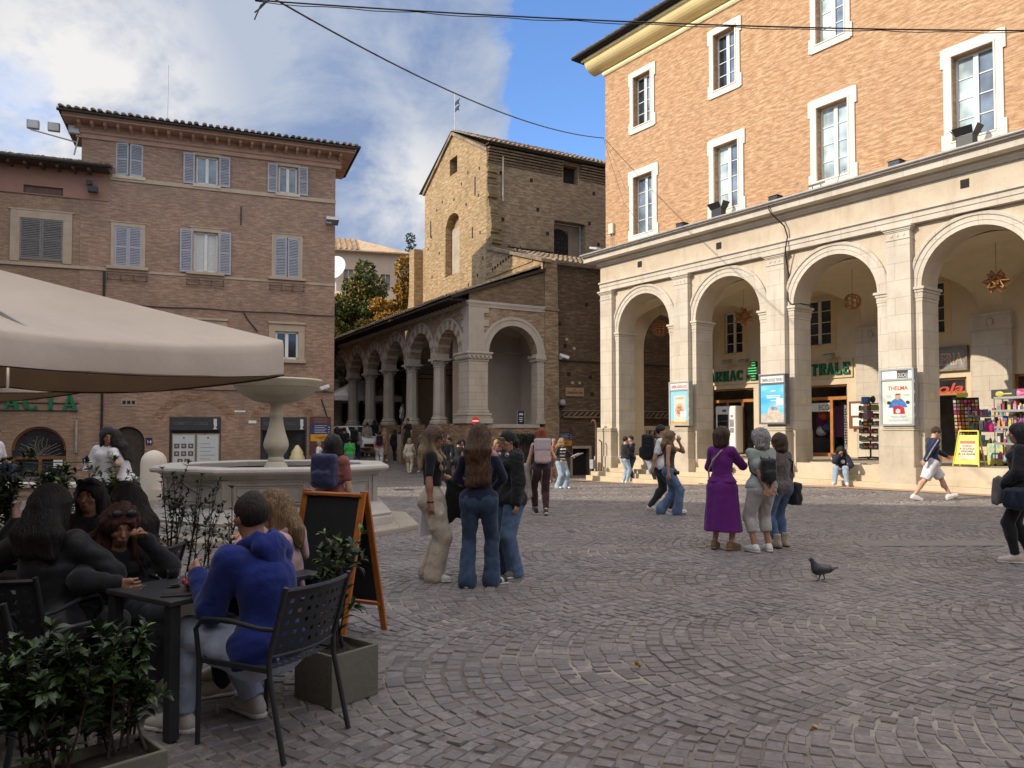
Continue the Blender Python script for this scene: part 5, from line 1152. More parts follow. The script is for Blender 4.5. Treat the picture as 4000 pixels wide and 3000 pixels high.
def leaf_cloud(centres,n,size,aspect=.55,droop=.2,seed=0):
    """small pointed leaves (two triangles folded on the midrib) scattered through lumps of a crown"""
    r=np.random.default_rng(seed); C=np.array([c[:3] for c in centres]);Rr=np.array([c[3:] for c in centres])
    w=np.prod(Rr,1)**(2/3);idx=r.choice(len(C),n,p=w/w.sum())
    d=r.normal(size=(n,3));d/=np.linalg.norm(d,axis=1)[:,None];rad_=r.uniform(.35,1,n)**.45
    pos=C[idx]+d*rad_[:,None]*Rr[idx]
    ax=r.normal(size=(n,3))+d*.9;ax[:,2]-=droop*2;ax/=np.linalg.norm(ax,axis=1)[:,None]
    s=np.cross(ax,r.normal(size=(n,3)));s/=np.linalg.norm(s,axis=1)[:,None];nn=np.cross(ax,s)
    L=size*r.uniform(.6,1.35,n)[:,None];W=L*aspect/2
    V=np.empty((n,4,3));V[:,0]=pos;V[:,1]=pos+ax*L*.5+s*W+nn*W*.25;V[:,2]=pos+ax*L;V[:,3]=pos+ax*L*.5-s*W+nn*W*.25
    F=(np.arange(n)[:,None]*4+np.array([0,1,2,3])[None,:])
    return V.reshape(-1,3),F
def leafmat(name,cols,scale=.6,rough=.5,trans=.25):
    t=NT(name);v=t.coord('Object');n=t.noise(v,scale,4,.7);k=len(cols)
    c=t.ramp(n,[(.28+.44*i/(k-1),q) for i,q in enumerate(cols)])
    g=t.new('ShaderNodeNewGeometry') ; r=t.new('ShaderNodeMapRange');t.L(g.outputs['Random Per Island'],r.inputs[0]);r.inputs[3].default_value=.55;r.inputs[4].default_value=1.5
    hsv=t.new('ShaderNodeHueSaturation');t.L(c,hsv.inputs['Color']);t.L(r.outputs[0],hsv.inputs['Value']);t.setc(hsv.outputs[0]);t.set(rough,0,.35)
    if trans: t.b.inputs['Transmission Weight'].default_value=0; t.b.inputs['Subsurface Weight'].default_value=0
    return t.m
def tree(name,label,loc,h,lumps,n,size,lm,seed,group=None,trunk=.25):
    t=thing(name,label,'tree',loc,group=group)
    r=random.Random(seed); mb=MB(); bark=plain('grey_bark',(.10,.075,.055),.9,var=.4)
    mb.tube([(0,0,0),(.1,0,h*.25),(-.05,.1,h*.55),(0,0,h*.9)],[trunk,trunk*.75,trunk*.5,trunk*.15],9)
    for k in range(12):
        c=lumps[k%len(lumps)]; z=h*r.uniform(.25,.6); mb.tube([(0,0,z),(c[0]*.5,c[1]*.5,z*.5+c[2]*.5),(c[0]*.95,c[1]*.95,c[2])],[trunk*.4,trunk*.22,.03],6)
    mb.build('trunk',bark,t,smooth=60)
    V,F=leaf_cloud(lumps,n,size,seed=seed); mesh_obj('crown',V,F,lm,t,uvs=False)
    return t
def lumpy(r,cx,cz,rx,rz,k,rr):
    out=[]
    for i in range(k):
        a=r.uniform(0,2*pi);b=r.uniform(-1,1);q=r.uniform(.3,1)**.6;s=math.sqrt(1-b*b)
        out.append((cx+rx*q*s*math.cos(a),rx*.9*q*s*math.sin(a),cz+rz*q*b,rr*r.uniform(.6,1.3),rr*r.uniform(.6,1.3),rr*r.uniform(.5,1.1)))
    return out
lgreen=leafmat('autumn_green',[(.030,.045,.012),(.055,.075,.016),(.12,.11,.022),(.26,.17,.03)],.55)
lgold=leafmat('autumn_gold',[(.09,.065,.012),(.24,.13,.02),(.36,.20,.03),(.30,.13,.018)],.7)
r=random.Random(5)
tree('street_tree','dense green tree turning yellow behind the portico roof',(-10.5,53,2.0),11,lumpy(r,0,6.4,1.7,3.9,34,.85)+[(0.3,0,10.6,.7,.7,.9),(-.3,.2,9.6,1,1,1),(1.2,0,9.6,.6,.6,.9)],30000,.24,lgreen,5)
tree('street_tree','golden orange autumn tree between the green tree and the church',(-7.75,51.5,2.0),11,lumpy(r,0,6.2,1.5,3.9,30,.75)+[(.6,0,10.6,.7,.7,.9)],24000,.24,lgold,6)
tree('street_tree','small golden tree low in front of the green tree crown',(-8.9,49,2.0),7.5,lumpy(r,.3,4.9,1.6,2.3,16,.7),11000,.22,leafmat('gold_green',[(.06,.06,.014),(.16,.12,.02),(.32,.19,.03)],.8),8)
tree('street_tree','yellowing tree at the foot of the green tree by the blue trimmed house',(-11.6,50.5,2.0),7.5,lumpy(r,0,5.0,1.3,2.6,16,.7),9000,.22,leafmat('yellow_green',[(.05,.06,.014),(.11,.10,.018),(.22,.16,.03)],.8),9)
for q,(x,y,h) in enumerate(((-11.5,86,25.2),)):
    lp=[(s*k_,0,z,1.6*max(.25,(25-z)/9)*random.uniform(.7,1.1),1.6*max(.25,(25-z)/9),.42) for z in np.arange(12,25,.9) for s,k_ in ((1,.9*max(.2,(25-z)/9)),(-1,.8*max(.2,(25-z)/9)))]
    tree('cedar_tree','dark cedar with layered branches behind the hill house',(x,y,-1),h,lp,9000,.3,leafmat('cedar_needles',[(.02,.035,.02),(.035,.06,.03),(.06,.085,.045)],.7),11,trunk=.35)
# trees seen through the portico arches
tree('street_tree','dark leafy tree seen through the portico arches',(-9.6,57.5,1.5),8,lumpy(r,0,4.4,2.6,3.0,26,1.0),12000,.3,leafmat('shade_green',[(.02,.03,.01),(.04,.055,.014),(.12,.08,.02)],.6),13)
for q,(x,y,lb) in enumerate(((-5.2,60,'round dark tree behind the white market umbrella'),)):
    tree('street_tree',lb,(x,y,1.5),8,lumpy(r,0,4.2,3.0,2.8,26,1.1),12000,.32,leafmat('shade_green',[(.02,.03,.01)],.6) if 0 else lgreen,14)
# white umbrella beyond the arches
u=thing('market_umbrella','white square umbrella beyond the portico columns','umbrella',(-10.1,50.5,1.3),.5)
mb=MB(); 
q=[(-2.2,-2.2),(2.2,-2.2),(2.2,2.2),(-2.2,2.2)]
for (a,b),(c,d) in zip(q,q[1:]+q[:1]): mb.poly([(a,b,2.6),(c,d,2.6),(0,0,3.9)]); mb.quad((a,b,2.3),(c,d,2.3),(c,d,2.6),(a,b,2.6))
mb.build('canopy',plain('white_canvas',(.78,.78,.78),.8,var=.03),u); mb=MB(); mb.tube([(0,0,0),(0,0,3.9)],.04,8); mb.build('pole',M['steel'],u)
# ================================================================ ground and cobbles
def gzv(X,Y):
    ss=lambda a,b,t:(lambda q:q*q*(3-2*q))(np.clip((t-a)/(b-a),0,1))
    z=-.38*ss(12,32,Y)*(1-ss(3.5,11.5,X)); q=(X+2.189)*-.48172+(Y-33)*.87632
    return z+np.where(q>2,.085*(q-2)*ss(2,8,q),0)
gx=np.concatenate([np.linspace(-140,-26,8),np.arange(-24,26.1,1.0),np.linspace(28,140,8)]);gy=np.concatenate([np.linspace(-80,-4,6),np.arange(-2,70.1,1.0),np.linspace(75,180,8)])
GX,GY=np.meshgrid(gx,gy);Vg=np.stack([GX,GY,gzv(GX,np.minimum(GY,62))-.008],2).reshape(-1,3);nx,ny=len(gx),len(gy)
Fg=np.array([(j*nx+i,j*nx+i+1,(j+1)*nx+i+1,(j+1)*nx+i) for j in range(ny-1) for i in range(nx-1)])
t=NT('sandy_joints');v=t.coord('Object')
c=t.mix(t.ramp(t.noise(v,.55,5,.65),[(.44,(0,0,0)),(.60,(1,1,1))]),(.15,.125,.11),(.42,.36,.30));c=t.mix(t.math('MULTIPLY',.5,t.noise(v,30,3)),c,(.10,.085,.075));t.setc(c);t.set(.95,0,.2);t.bump(t.noise(v,60,3),.6,.01)
tag(mesh_obj('ground',Vg,Fg,t.m,smooth=0),kind='structure')
def P2(phi,v,K,W,R,org,ad,vd): return org+(K*W+R*np.sin(phi))[:,None]*ad+(v+R*np.cos(phi)-R)[:,None]*vd
def cobbles():
    W=2.35;R=W/math.sqrt(2);row=.124;n=23
    vd=np.array([-.985,-.174]);ad=np.array([.174,-.985]);org=np.array([-.4,5.2])
    ks=np.arange(-16,3);js=np.arange(-290,290)
    K,J,I=np.meshgrid(ks,js,np.arange(n),indexing='ij');K=K.ravel();J=J.ravel();I=I.ravel()
    dphi=(pi/2)/n
    def P(phi,v): 
        x=R*np.sin(phi);return org+ (K*W+x)[:,None]*ad+(v+R*np.cos(phi)-R)[:,None]*vd
    off=(J%2)*.5*dphi
    ph=-pi/4+(I+.5)*dphi+off-.25*dphi+rng.normal(0,.10*dphi,len(I));vv=J*row+rng.normal(0,.006,len(I))+.045*np.sin(K*2.1+ph*3+J*.11)
    c=P(ph,vv);X,Y=c[:,0],c[:,1]
    keep=~((X>4.98)&(X<7.3)&(Y>10.96)&(Y<11.6))&(Y>2.0)&(Y<47)&(np.abs(X)<.74*Y+1.6)
    # nothing under the palace, the lane wall or the houses
    pu=(X-3.58)*FR.u[0]+(Y-32.29)*FR.u[1];py=(X-3.58)*FR.i[0]+(Y-32.29)*FR.i[1];keep&=~((py>.0)&(pu>-.3))
    lu=(X+8.01)*FL.i[0]+(Y-34.5)*FL.i[1];lx=(X+8.01)*FL.u[0]+(Y-34.5)*FL.u[1];keep&=~((lu>.1)&(lx<.1))
    qx=(X+2.189)*FP.i[0]+(Y-33)*FP.i[1];keep&=~((qx>.4)&((X-2.189)*0+Y>31.8)&((X-1.7)*FF.i[0]+(Y-34.4)*FF.i[1]>.6))
    K,J,I,ph,vv=K[keep],J[keep],I[keep],ph[keep],vv[keep]
    N=len(K);g=.0085+rng.uniform(0,.007,N);hw=dphi/2*(1+rng.normal(0,.06,N));hr=row/2*(1+rng.normal(0,.05,N))
    top=rng.normal(0,.0022,N);V=np.empty((N,8,3),np.float32);tilt=rng.normal(0,.0014,(N,2))
    cen=P2(ph,vv,K,W,R,org,ad,vd);tn=np.cos(ph)[:,None]*ad-np.sin(ph)[:,None]*vd;nn=np.sin(ph)[:,None]*ad+np.cos(ph)[:,None]*vd
    hl=hw*R-g*.5;hh=hr*np.cos(ph)-g*.5
    for q,(a,b) in enumerate(((-1,-1),(1,-1),(1,1),(-1,1))):
        p=cen+tn*(a*hl)[:,None]+nn*(b*hh)[:,None]+rng.normal(0,.0042,(N,2));V[:,q,:2]=p;V[:,q,2]=gzv(p[:,0],p[:,1])-.012
        ins=cen+(p-cen)*(.89+rng.normal(0,.012,N))[:,None];V[:,q+4,:2]=ins;V[:,q+4,2]=gzv(p[:,0],p[:,1])+top+a*tilt[:,0]+b*tilt[:,1]
    # centre vertex makes each head a little domed
    base=(np.arange(N)*8)[:,None];quads=[(4,5,6,7),(0,1,5,4),(1,2,6,5),(2,3,7,6),(3,0,4,7)]
    if True:
        p=V[:,4];e1=V[:,5]-p;e2=V[:,7]-p
        flip=np.mean(e1[:,0]*e2[:,1]-e1[:,1]*e2[:,0])<0
    F=np.concatenate([base+np.array(q[::-1] if flip else q)[None] for q in quads])
    me=D.meshes.new('cobbles');nv=N*8;nf=len(F)
    me.vertices.add(nv);me.vertices.foreach_set('co',V.ravel());me.loops.add(nf*4);me.loops.foreach_set('vertex_index',F.astype(np.int32).ravel());me.polygons.add(nf)
    me.polygons.foreach_set('loop_start',np.arange(nf,dtype=np.int32)*4);me.polygons.foreach_set('use_smooth',np.ones(nf,bool));me.update(calc_edges=True)
    me.set_sharp_from_angle(angle=rad(38))
    ae=me.attributes.new('joint','FLOAT','POINT');ae.data.foreach_set('value',np.tile(np.array([1,1,1,1,0,0,0,0],np.float32),N))
    at=me.attributes.new('tone','FLOAT','POINT');at.data.foreach_set('value',np.repeat(np.clip(rng.normal(.5,.19,N),0,1),8).astype(np.float32))
    t=NT('porphyry_cobbles');v=t.coord('Object');a=t.new('ShaderNodeAttribute',attribute_name='tone')
    c=t.ramp(a.outputs['Fac'],[(.1,(.125,.108,.105)),(.5,(.185,.162,.157)),(.8,(.235,.206,.197)),(1,(.29,.255,.24))])
    dust=t.ramp(t.noise(v,.42,5,.6),[(.46,(0,0,0)),(.68,(1,1,1))]);c=t.mix(t.math('MULTIPLY',.42,dust),c,(.30,.265,.235))
    c=t.mix(t.math('MULTIPLY',.5,t.ramp(t.noise(v,24,4,.65),[(.40,(1,1,1)),(.60,(0,0,0))])),c,(.085,.072,.066))
    je=t.new('ShaderNodeAttribute',attribute_name='joint');jn=t.ramp(t.noise(v,.7,5,.65),[(.40,(.12,.10,.09)),(.62,(.40,.345,.285))]);c=t.mix(t.ramp(je.outputs['Fac'],[(.25,(0,0,0)),(.75,(1,1,1))]),c,jn)
    t.setc(c);t.set(.50,0,.5);t.bump(t.noise(v,45,4,.6),.5,.008)
    me.materials.append(t.m);o=D.objects.new('cobbles',me);COL.objects.link(o);tag(o,kind='structure')
cobbles()
def gp(frame,u,y): q=frame.p(u,y); return (q[0],q[1],gz(q[0],q[1]))
# pinkish slab band along the foot of the arcade steps and pale kerb strip
bandm=stone('pink_slab',(.50,.33,.23),(.38,.25,.18),(.62,.55,.5),.9,.6,.5,.85,.1)
mb=MB(); us=np.linspace(-.6,21,30)
for a,b in zip(us,us[1:]):
    q=[gp(FR,a,-.68-.35*(a<6.2)),gp(FR,b,-.68-.35*(a<6.2)),gp(FR,b,.0),gp(FR,a,.0)]; mb.poly([(x,y,z+.012) for x,y,z in q])
tag(mb.build('pavement',bandm),kind='structure')
t=thing('manhole_cover','flat grey stone hatch set in the cobbles on the right','hatch',(0,0,0)); mb=MB()
hq=[(5.06,11.5),(7.35,11.62),(7.02,11.0),(4.95,10.95)]; mb.poly([(x,y,.003) for x,y in hq[::-1]]); mb.build('slab',stone('hatch_stone',(.21,.185,.165),(.14,.12,.11)),t)
t['label']='flat grey stone hatch set in the cobbles on the right'
t=thing('drain_cover','dark iron drain cover in the street between the fountain and the portico','drain cover',(-3.55,25.3,gz(-3.55,25.3)+.012)); mb=MB(); mb.lathe([(.0,.004),(.34,.004),(.36,0)],20); mb.build('lid',plain('cast_iron',(.05,.05,.055),.6,.3,var=.2),t)
# ================================================================ fountain
fx,fy=-4.08,13.3; fz=gz(fx,fy)
fmarb=stone('fountain_marble',(.43,.395,.35),(.20,.17,.145),None,amount=.75,rough=.6,streak=.6); fmarb2=stone('fountain_rim',(.54,.50,.45),(.30,.26,.22),None,amount=.5,rough=.5,streak=.2)
fstem=stone('fountain_stem_stone',(.60,.54,.40),(.40,.33,.22),None,amount=.5,rough=.6,streak=.6)
ft=thing('fountain','octagonal marble fountain with a tall baluster and a fluted bowl','fountain',(fx,fy,fz),rad(-76))
def octp(mb,prof): mb.lathe([(r/math.cos(pi/8),z) for r,z in prof],8,rot=pi/8)
mb=MB(); octp(mb,[(2.36,-.3),(2.36,.10),(2.33,.13),(0.1,.13)]); mb.build('plinth',stone('plinth_stone',(.40,.35,.29),(.28,.23,.18),(.6,.55,.5),1.2,.4),ft,bevel=.02)
mb=MB(); octp(mb,[(1.93,.13),(1.93,.28),(1.90,.30),(1.92,.36),(1.86,.42),(1.82,.50),(1.76,.54),(1.74,.58),(1.74,.60)]); mb.build('base_moulding',fmarb2,ft,bevel=.006)
mb=MB(); octp(mb,[(1.66,.58),(1.66,1.16),(1.69,1.18),(1.72,1.24),(1.76,1.27)]); mb.build('basin_wall',fmarb,ft)
mb=MB(); octp(mb,[(1.76,1.27),(1.84,1.28),(1.87,1.32),(1.86,1.38),(1.82,1.40),(1.45,1.40),(1.43,1.38),(1.43,.75),(0.05,.75)]); mb.build('basin_rim',fmarb2,ft,bevel=.012)
for k in range(8):
    a=k*pi/4; M4=Matrix.Rotation(a+pi/2,4,'Z'); w=1.66*math.tan(pi/8)
    mb=MB(); s=1.66
    for b in ((-w,-w+.10,.6,1.16),(w-.10,w,.6,1.16)): mb.box(b[0],b[1],-s-.025,-s+.01,b[2],b[3])
    for (x0,x1,z0,z1) in ((-w+.17,w-.17,.66,1.08),): 
        for r_ in ((x0,x1,z1-.03,z1),(x0,x1,z0,z0+.03),(x0,x0+.03,z0+.03,z1-.03),(x1-.03,x1,z0+.03,z1-.03)): mb.box(r_[0],r_[1],-s-.022,-s+.01,r_[2],r_[3])
        for r_ in ((x0+.06,x1-.06,z1-.075,z1-.06),(x0+.06,x1-.06,z0+.06,z0+.075),(x0+.06,x0+.075,z0+.075,z1-.075),(x1-.075,x1-.06,z0+.075,z1-.075)): mb.box(r_[0],r_[1],-s-.014,-s+.01,r_[2],r_[3])
    mb.xform(M4); mb.build('panel',fmarb,ft,bevel=.006)
mb=MB(); octp(mb,[(0.05,1.10),(1.42,1.10)]); wm=NT('still_water'); wm.setc((.03,.04,.035)); wm.set(.05,0,.6); wm.bump(wm.noise(wm.coord('Object'),9,2),.15,.02); mb.build('water',wm.m,ft)
mb=MB(); mb.lathe([(0.246,.75),(0.246,1.22),(0.224,1.26),(0.202,1.32),(0.168,1.40),(0.134,1.44),(0.140,1.50),(0.118,1.54),(0.134,1.60),(0.190,1.70),(0.213,1.80),(0.202,1.90),(0.162,2.06),(0.123,2.26),(0.106,2.44),(0.118,2.46),(0.118,2.50),(0.106,2.53),(0.112,2.70),(0.140,2.76)],28); mb.build('stem',fstem,ft,smooth=40)
mb=MB(); mb.lathe([(.30,2.74),(.38,2.75),(.55,2.80),(.80,2.92),(.97,3.06),(.98,3.10)],64,flute=36,fl=(2.78,3.07)); mb.lathe([(.98,3.10),(1.02,3.12),(1.03,3.17),(1.10,3.22),(1.12,3.27),(1.09,3.30),(1.0,3.30),(.90,3.22),(.3,3.12),(.02,3.12)],64); 
mb.v=[(x*.70,y*.70,2.74+(z-2.74)*.95) for x,y,z in mb.v]; mb.build('bowl',fstem,ft,smooth=50)
for k in range(1):
    mb=MB(); mb.lathe([(.10,3.1),(.10,3.26),(.06,3.34),(.09,3.40),(.03,3.46)],12); mb.build('spout',fstem,ft,smooth=50)
# scale the drawn profile so that the rim stands 1.08 m and the bowl 2.5 m above the paving
ft.scale=(1,1,.775)
# ================================================================ bollards, low wall
def bol(x,y,lab):
    t=thing('stone_bollard',lab,'bollard',(x,y,gz(x,y)))
    mb=MB(); mb.box(-.37,.37,-.33,.33,-.1,.28); mb.lathe([(.33,.28),(.325,.95),(.30,1.08),(.22,1.2),(.10,1.27),(0,1.29)],20); mb.build('post',stone('bollard_stone',(.64,.58,.49),(.42,.35,.27),None,amount=.5,streak=.4),t,smooth=35)
bol(-9.45,20.3,'round topped white stone bollard by the low wall')
t=thing('low_wall','low stone wall with a white slab top across the left of the square','wall',(-13.2,20.3,gz(-13,20)))
mb=MB(); mb.box(-9,3.0,-.25,.25,-.1,.30); mb.build('body',brick('wall_brick',(.27,.18,.12),(.34,.24,.16),(.36,.3,.24),(.16,.12,.09),stain=.5),t,bevel=.015); mb=MB(); mb.box(-9,3.05,-.30,.30,.30,.42); mb.build('slab_top',stone('white_slab',(.64,.60,.53),(.45,.4,.34)),t,bevel=.02)
t=thing('step_railing','dark iron railing with a diagonal brace in front of the arched pharmacy door','railing',FL.p(-9.3,-.9,-.55),FL.rot)
mb=MB(); mb.tube([(-5,0,1.0),(-.2,0,1.0)],.022,6);mb.tube([(-2.3,0,1.0),(.6,0,.45)],.022,6);mb.tube([(-3.5,0,1.0),(-6,0,.45)],.022,6);[mb.tube([(x,0,0),(x,0,1.0)],.022,6) for x in (-4.6,-.25)]; mb.build('rail',M['black'],t)
# ================================================================ no entry sign
t=thing('no_entry_sign','round red no entry sign with a white bar on a rusty pole','traffic sign',(-1.45,30.6,gz(-1.45,30.6)),-.04)
mb=MB(); mb.tube([(0,0,0),(0,0,2.42)],.03,8); mb.build('pole',rust,t,smooth=50); redp=plain('signal_red',(.48,.02,.015),.4,var=.06)
mb=MB(); z0=2.44; mb.prism([(.155*math.cos(a),z0+.155*math.sin(a)) for a in np.linspace(0,2*pi,33)[:-1]],'y',-.05,-.03); mb.build('disc',redp,t); mb=MB(); mb.box(-.125,.125,-.054,-.0502,z0-.022,z0+.022); mb.build('white_bar',whiteP,t)
# ================================================================ parked car in the street
def car():
    t=thing('parked_car','white hatchback car parked uphill beside the portico columns','car',(-8.75,42.6,gz(-8.75,42.6)),rad(-52))
    wp=plain('white_car_paint',(.72,.73,.74),.25,var=.03); gl=M['glassD']
    L=[(-2.05,.35),(-2.1,.62),(-2.0,.86),(-1.95,.92),(1.35,.92),(1.95,.80),(2.08,.62),(2.08,.35)]
    mb=MB(); mb.prism(L,'y',-.84,.84); body=mb.build('body',wp,t,bevel=.07)
    mb=MB(); q0=[(-1.98,.90),(-1.78,1.36),(-1.45,1.49),(-.2,1.53),(.35,1.46),(1.30,.90)]
    n=len(mb.v); 
    for s,w0,w1 in ((-1,.80,.62),(1,.80,.62)): mb.v+=[(x,s*(w0 if z<1 else w1),z) for x,z in q0]
    k=len(q0); mb.f.append(tuple(range(k)));mb.f.append(tuple(range(2*k-1,k-1,-1)));mb.m+=[0,0]
    for i in range(k-1): mb.f.append((i,k+i,k+i+1,i+1));mb.m.append(0)
    mb.build('roof',wp,t,bevel=.05)
    mb=MB(); mb.quad((.42,-.60,1.455),(1.22,-.72,.97),(1.22,.72,.97),(.42,.60,1.455)); mb.v=[(x+.025,y,z+.02) for x,y,z in mb.v]; mb.build('windscreen',gl,t)
    for s in (-1,1):
        mb=MB(); q=[(-1.6,1.0,.80),(-1.5,1.38,.665),(.25,1.41,.66),(.95,1.0,.79)]; mb.poly([(x,s*(y+.012),z) for x,z,y in (q if s<0 else q[::-1])]); mb.build('side_window',gl,t)
        for x in (-1.3,1.32):
            mb=MB(); mb.lathe([(.10,-.1),(.30,-.1),(.32,-.08),(.32,.08),(.30,.1),(.10,.1)],20); mb.xform(Matrix.Translation((x,s*.78,.32))@Matrix.Rotation(pi/2,4,'X')); wh=mb.build('wheel',M['black'],t,smooth=40); mb=MB(); mb.lathe([(0,0.105),(.2,.105),(.21,.09)],14); mb.xform(Matrix.Translation((x,s*.78,.32))@Matrix.Rotation(-s*pi/2 if s>0 else pi/2,4,'X')); mb.build('rim',M['steel'],wh)
        mb=MB(); mb.ball((1.95,s*.62,.70),(.14,.2,.09),12,8); mb.build('headlight',M['lamp'],t,smooth=60)
        mb=MB(); mb.ball((.75,s*.92,1.0),(.07,.11,.07),10,6); mb.build('wing_mirror',wp,t,smooth=60)
    mb=MB(); mb.box(2.07,2.10,-.45,.45,.40,.56); mb.build('grille',M['black'],t,bevel=.02)
    mb=MB(); mb.box(-1.0,-.6,-.5,.5,1.52,1.54); mb.build('roof_bar',M['black'],t)
car()
# ================================================================ overhead cables
def cable(lab,pts,r=.014,extra=None):
    t=thing('overhead_cable',lab,'cable'); mb=MB(); mb.tube(pts,r,6); 
    for e in extra or []: mb.tube(e,r*.6,5)
    mb.build('wire',M['black'],t)
def sag(a,b,n,s): return [tuple(np.array(a)*(1-t_)+np.array(b)*t_-np.array([0,0,s*4*t_*(1-t_)])) for t_ in np.linspace(0,1,n)]
A_=(-4.6,13.5,9.35);B_=(11.5,14.6,9.38)
w=sag(A_,B_,40,.16)
cable('long dark cable crossing the top of the view in front of the palace',w,.014,[[(x,y+.01,z-.012-.035*abs(math.sin(i*.9))) for i,(x,y,z) in enumerate(w)]])
w2=sag((-5.0,13.0,9.62),FR.p(.05,.38,14.2),48,.62)
cable('twisted cable slanting down from the top left to the corner of the palace',w2,.018,[[(x+.012*math.sin(i*2),y,z+.012*math.cos(i*2)) for i,(x,y,z) in enumerate(w2)]])
cable('thin wire running on from the palace corner down past the first window',[FR.p(.05,.36,14.2),FR.p(.9,.1,12.6),FR.p(1.7,-.02,10.9),FR.p(3.6,-.45,9.0)],.008)
cable('sagging white cable strung across the dark lane',sag(FW.p(2.2,-.1,4.4),FR.p(.5,1.6,4.9),16,.15),.018)
cable('knotted loose end of cable hanging at the top of the view',[(-4.30,12.6,8.62),(-4.2,12.6,8.70),(-4.05,12.6,8.85),(-4.20,12.6,8.74),(-4.28,12.6,8.55),(-4.30,12.6,8.50)],.012)
# ================================================================ wooden polyhedra under the arches
pw_=plain('ash_wood',(.36,.16,.05),.5,var=.25,scale=20)
ph=(1+5**.5)/2
ico=np.array([(s1*a,s2*b,0) for a,b in ((1,ph),) for s1 in (1,-1) for s2 in (1,-1)]+[(0,s1,s2*ph) for s1 in (1,-1) for s2 in (1,-1)]+[(s2*ph,0,s1) for s1 in (1,-1) for s2 in (1,-1)])/math.hypot(1,ph)
el=min(np.linalg.norm(ico[0]-q) for q in ico[1:])*1.01
ie=[(i,j) for i in range(12) for j in range(i) if np.linalg.norm(ico[i]-ico[j])<el]
ifc=[(i,j,k) for i in range(12) for j in range(i) for k in range(j) if all(np.linalg.norm(ico[a]-ico[b])<el for a,b in ((i,j),(j,k),(i,k)))]
def poly(u,y,z,kind,lab,s):
    t=thing('hanging_polyhedron',lab,'ornament',FR.p(u,y,z),FR.rot+.3,'wooden polyhedra hung under the arches'); mb=MB(); w=.045*s/.4
    if kind=='ball':
        pts={}
        for i,j in ie:
            a=ico[i]*2/3+ico[j]/3;b=ico[i]/3+ico[j]*2/3; mb.bar(a*s*1.12,b*s*1.12,w); pts.setdefault(i,[]).append(a);pts.setdefault(j,[]).append(b)
        for q in pts.values():
            dm=min(np.linalg.norm(q[0]-x) for x in q[1:])*1.05
            [mb.bar(q[i]*s*1.12,q[j]*s*1.12,w) for i in range(5) for j in range(i) if np.linalg.norm(q[i]-q[j])<dm]
    if kind=='star':
        for i in range(12):
            near=[sum(ico[q] for q in f)/2.38 for f in ifc if i in f]; ap=ico[i]*s*1.35; [mb.bar(q*s*.5,ap,w*.8) for q in near]
            [mb.bar(near[a]*s*.5,near[b]*s*.5,w*.7) for a in range(5) for b in range(a) if np.linalg.norm(near[a]-near[b])<.78]
    if kind=='spiky':
        for f in ifc:
            ap=sum(ico[i] for i in f);ap=ap/np.linalg.norm(ap)*s*1.12; [mb.bar(ico[i]*s*.62,ap,w*.85) for i in f]
        for i,j in ie: mb.bar(ico[i]*s*.62,ico[j]*s*.62,w*.8)
    if kind=='globe':
        for zz in np.linspace(-.8,.8,6):
            r=math.sqrt(1-zz*zz)*s; q=[(r*math.cos(a),r*math.sin(a),zz*s) for a in np.linspace(0,2*pi,11)]; [mb.bar(a,b,w*.9) for a,b in zip(q,q[1:])]
        for a in np.linspace(0,2*pi,11)[:-1]:
            q=[(s*math.cos(b)*math.cos(a),s*math.cos(b)*math.sin(a),s*math.sin(b)) for b in np.linspace(-1.2,1.2,7)]; [mb.bar(x,yy,w*.9) for x,yy in zip(q,q[1:])]
    if kind=='octa':
        o=[np.array(q,float)*s*1.1 for q in ((1,0,0),(-1,0,0),(0,1,0),(0,-1,0),(0,0,1),(0,0,-1))]; [mb.bar(o[i],o[j],w) for i in range(6) for j in range(i) if (i//2)!=(j//2)]
        [mb.bar((o[i]+o[j])/2,(o[j]+o[k])/2,w*.7) for i,j,k in ((0,2,4),(2,1,4),(1,3,4),(3,0,4),(0,2,5),(2,1,5),(1,3,5))]
    mb.build('lattice',pw_,t); mb=MB(); mb.tube([(0,0,s*.9),(0,0,7.2-z+.1)],.006,5); mb.build('cord',M['black'],t)
poly(1.26,2.5,6.05,'globe','globe of wooden hoops hung under the leftmost arch',.34)
poly(1.05,4.4,5.75,'octa','pointed wooden octahedron hung behind the globe of hoops',.32)
poly(5.57,2.5,6.03,'star','long pointed wooden star hung under the second arch',.31)
poly(9.98,2.5,5.99,'ball','football shaped wooden lattice hung under the third arch',.27)
poly(14.39,2.5,5.97,'spiky','many spiked wooden star hung under the rightmost arch',.31)
for u,z in ((2.0,4.75),(2.9,4.72),(6.95,4.62)):
    t=thing('wall_lamp','small grey spot lamp on the loggia wall '+('above the letters ARM' if u<2.5 else 'above the letters CIA' if u<5 else 'above the letters TRALE'),'lamp',FR.p(u,6.28,z),FR.rot)
    mb=MB(); mb.obox((0,-.38,.0),(1,0,0),(0,.95,.3),(0,-.3,.95),.2,.13,.07); mb.build('housing',M['gutter'],t,bevel=.015); mb=MB(); mb.bar((0,0,.1),(0,-.3,.04),.03); mb.build('arm',M['black'],t)
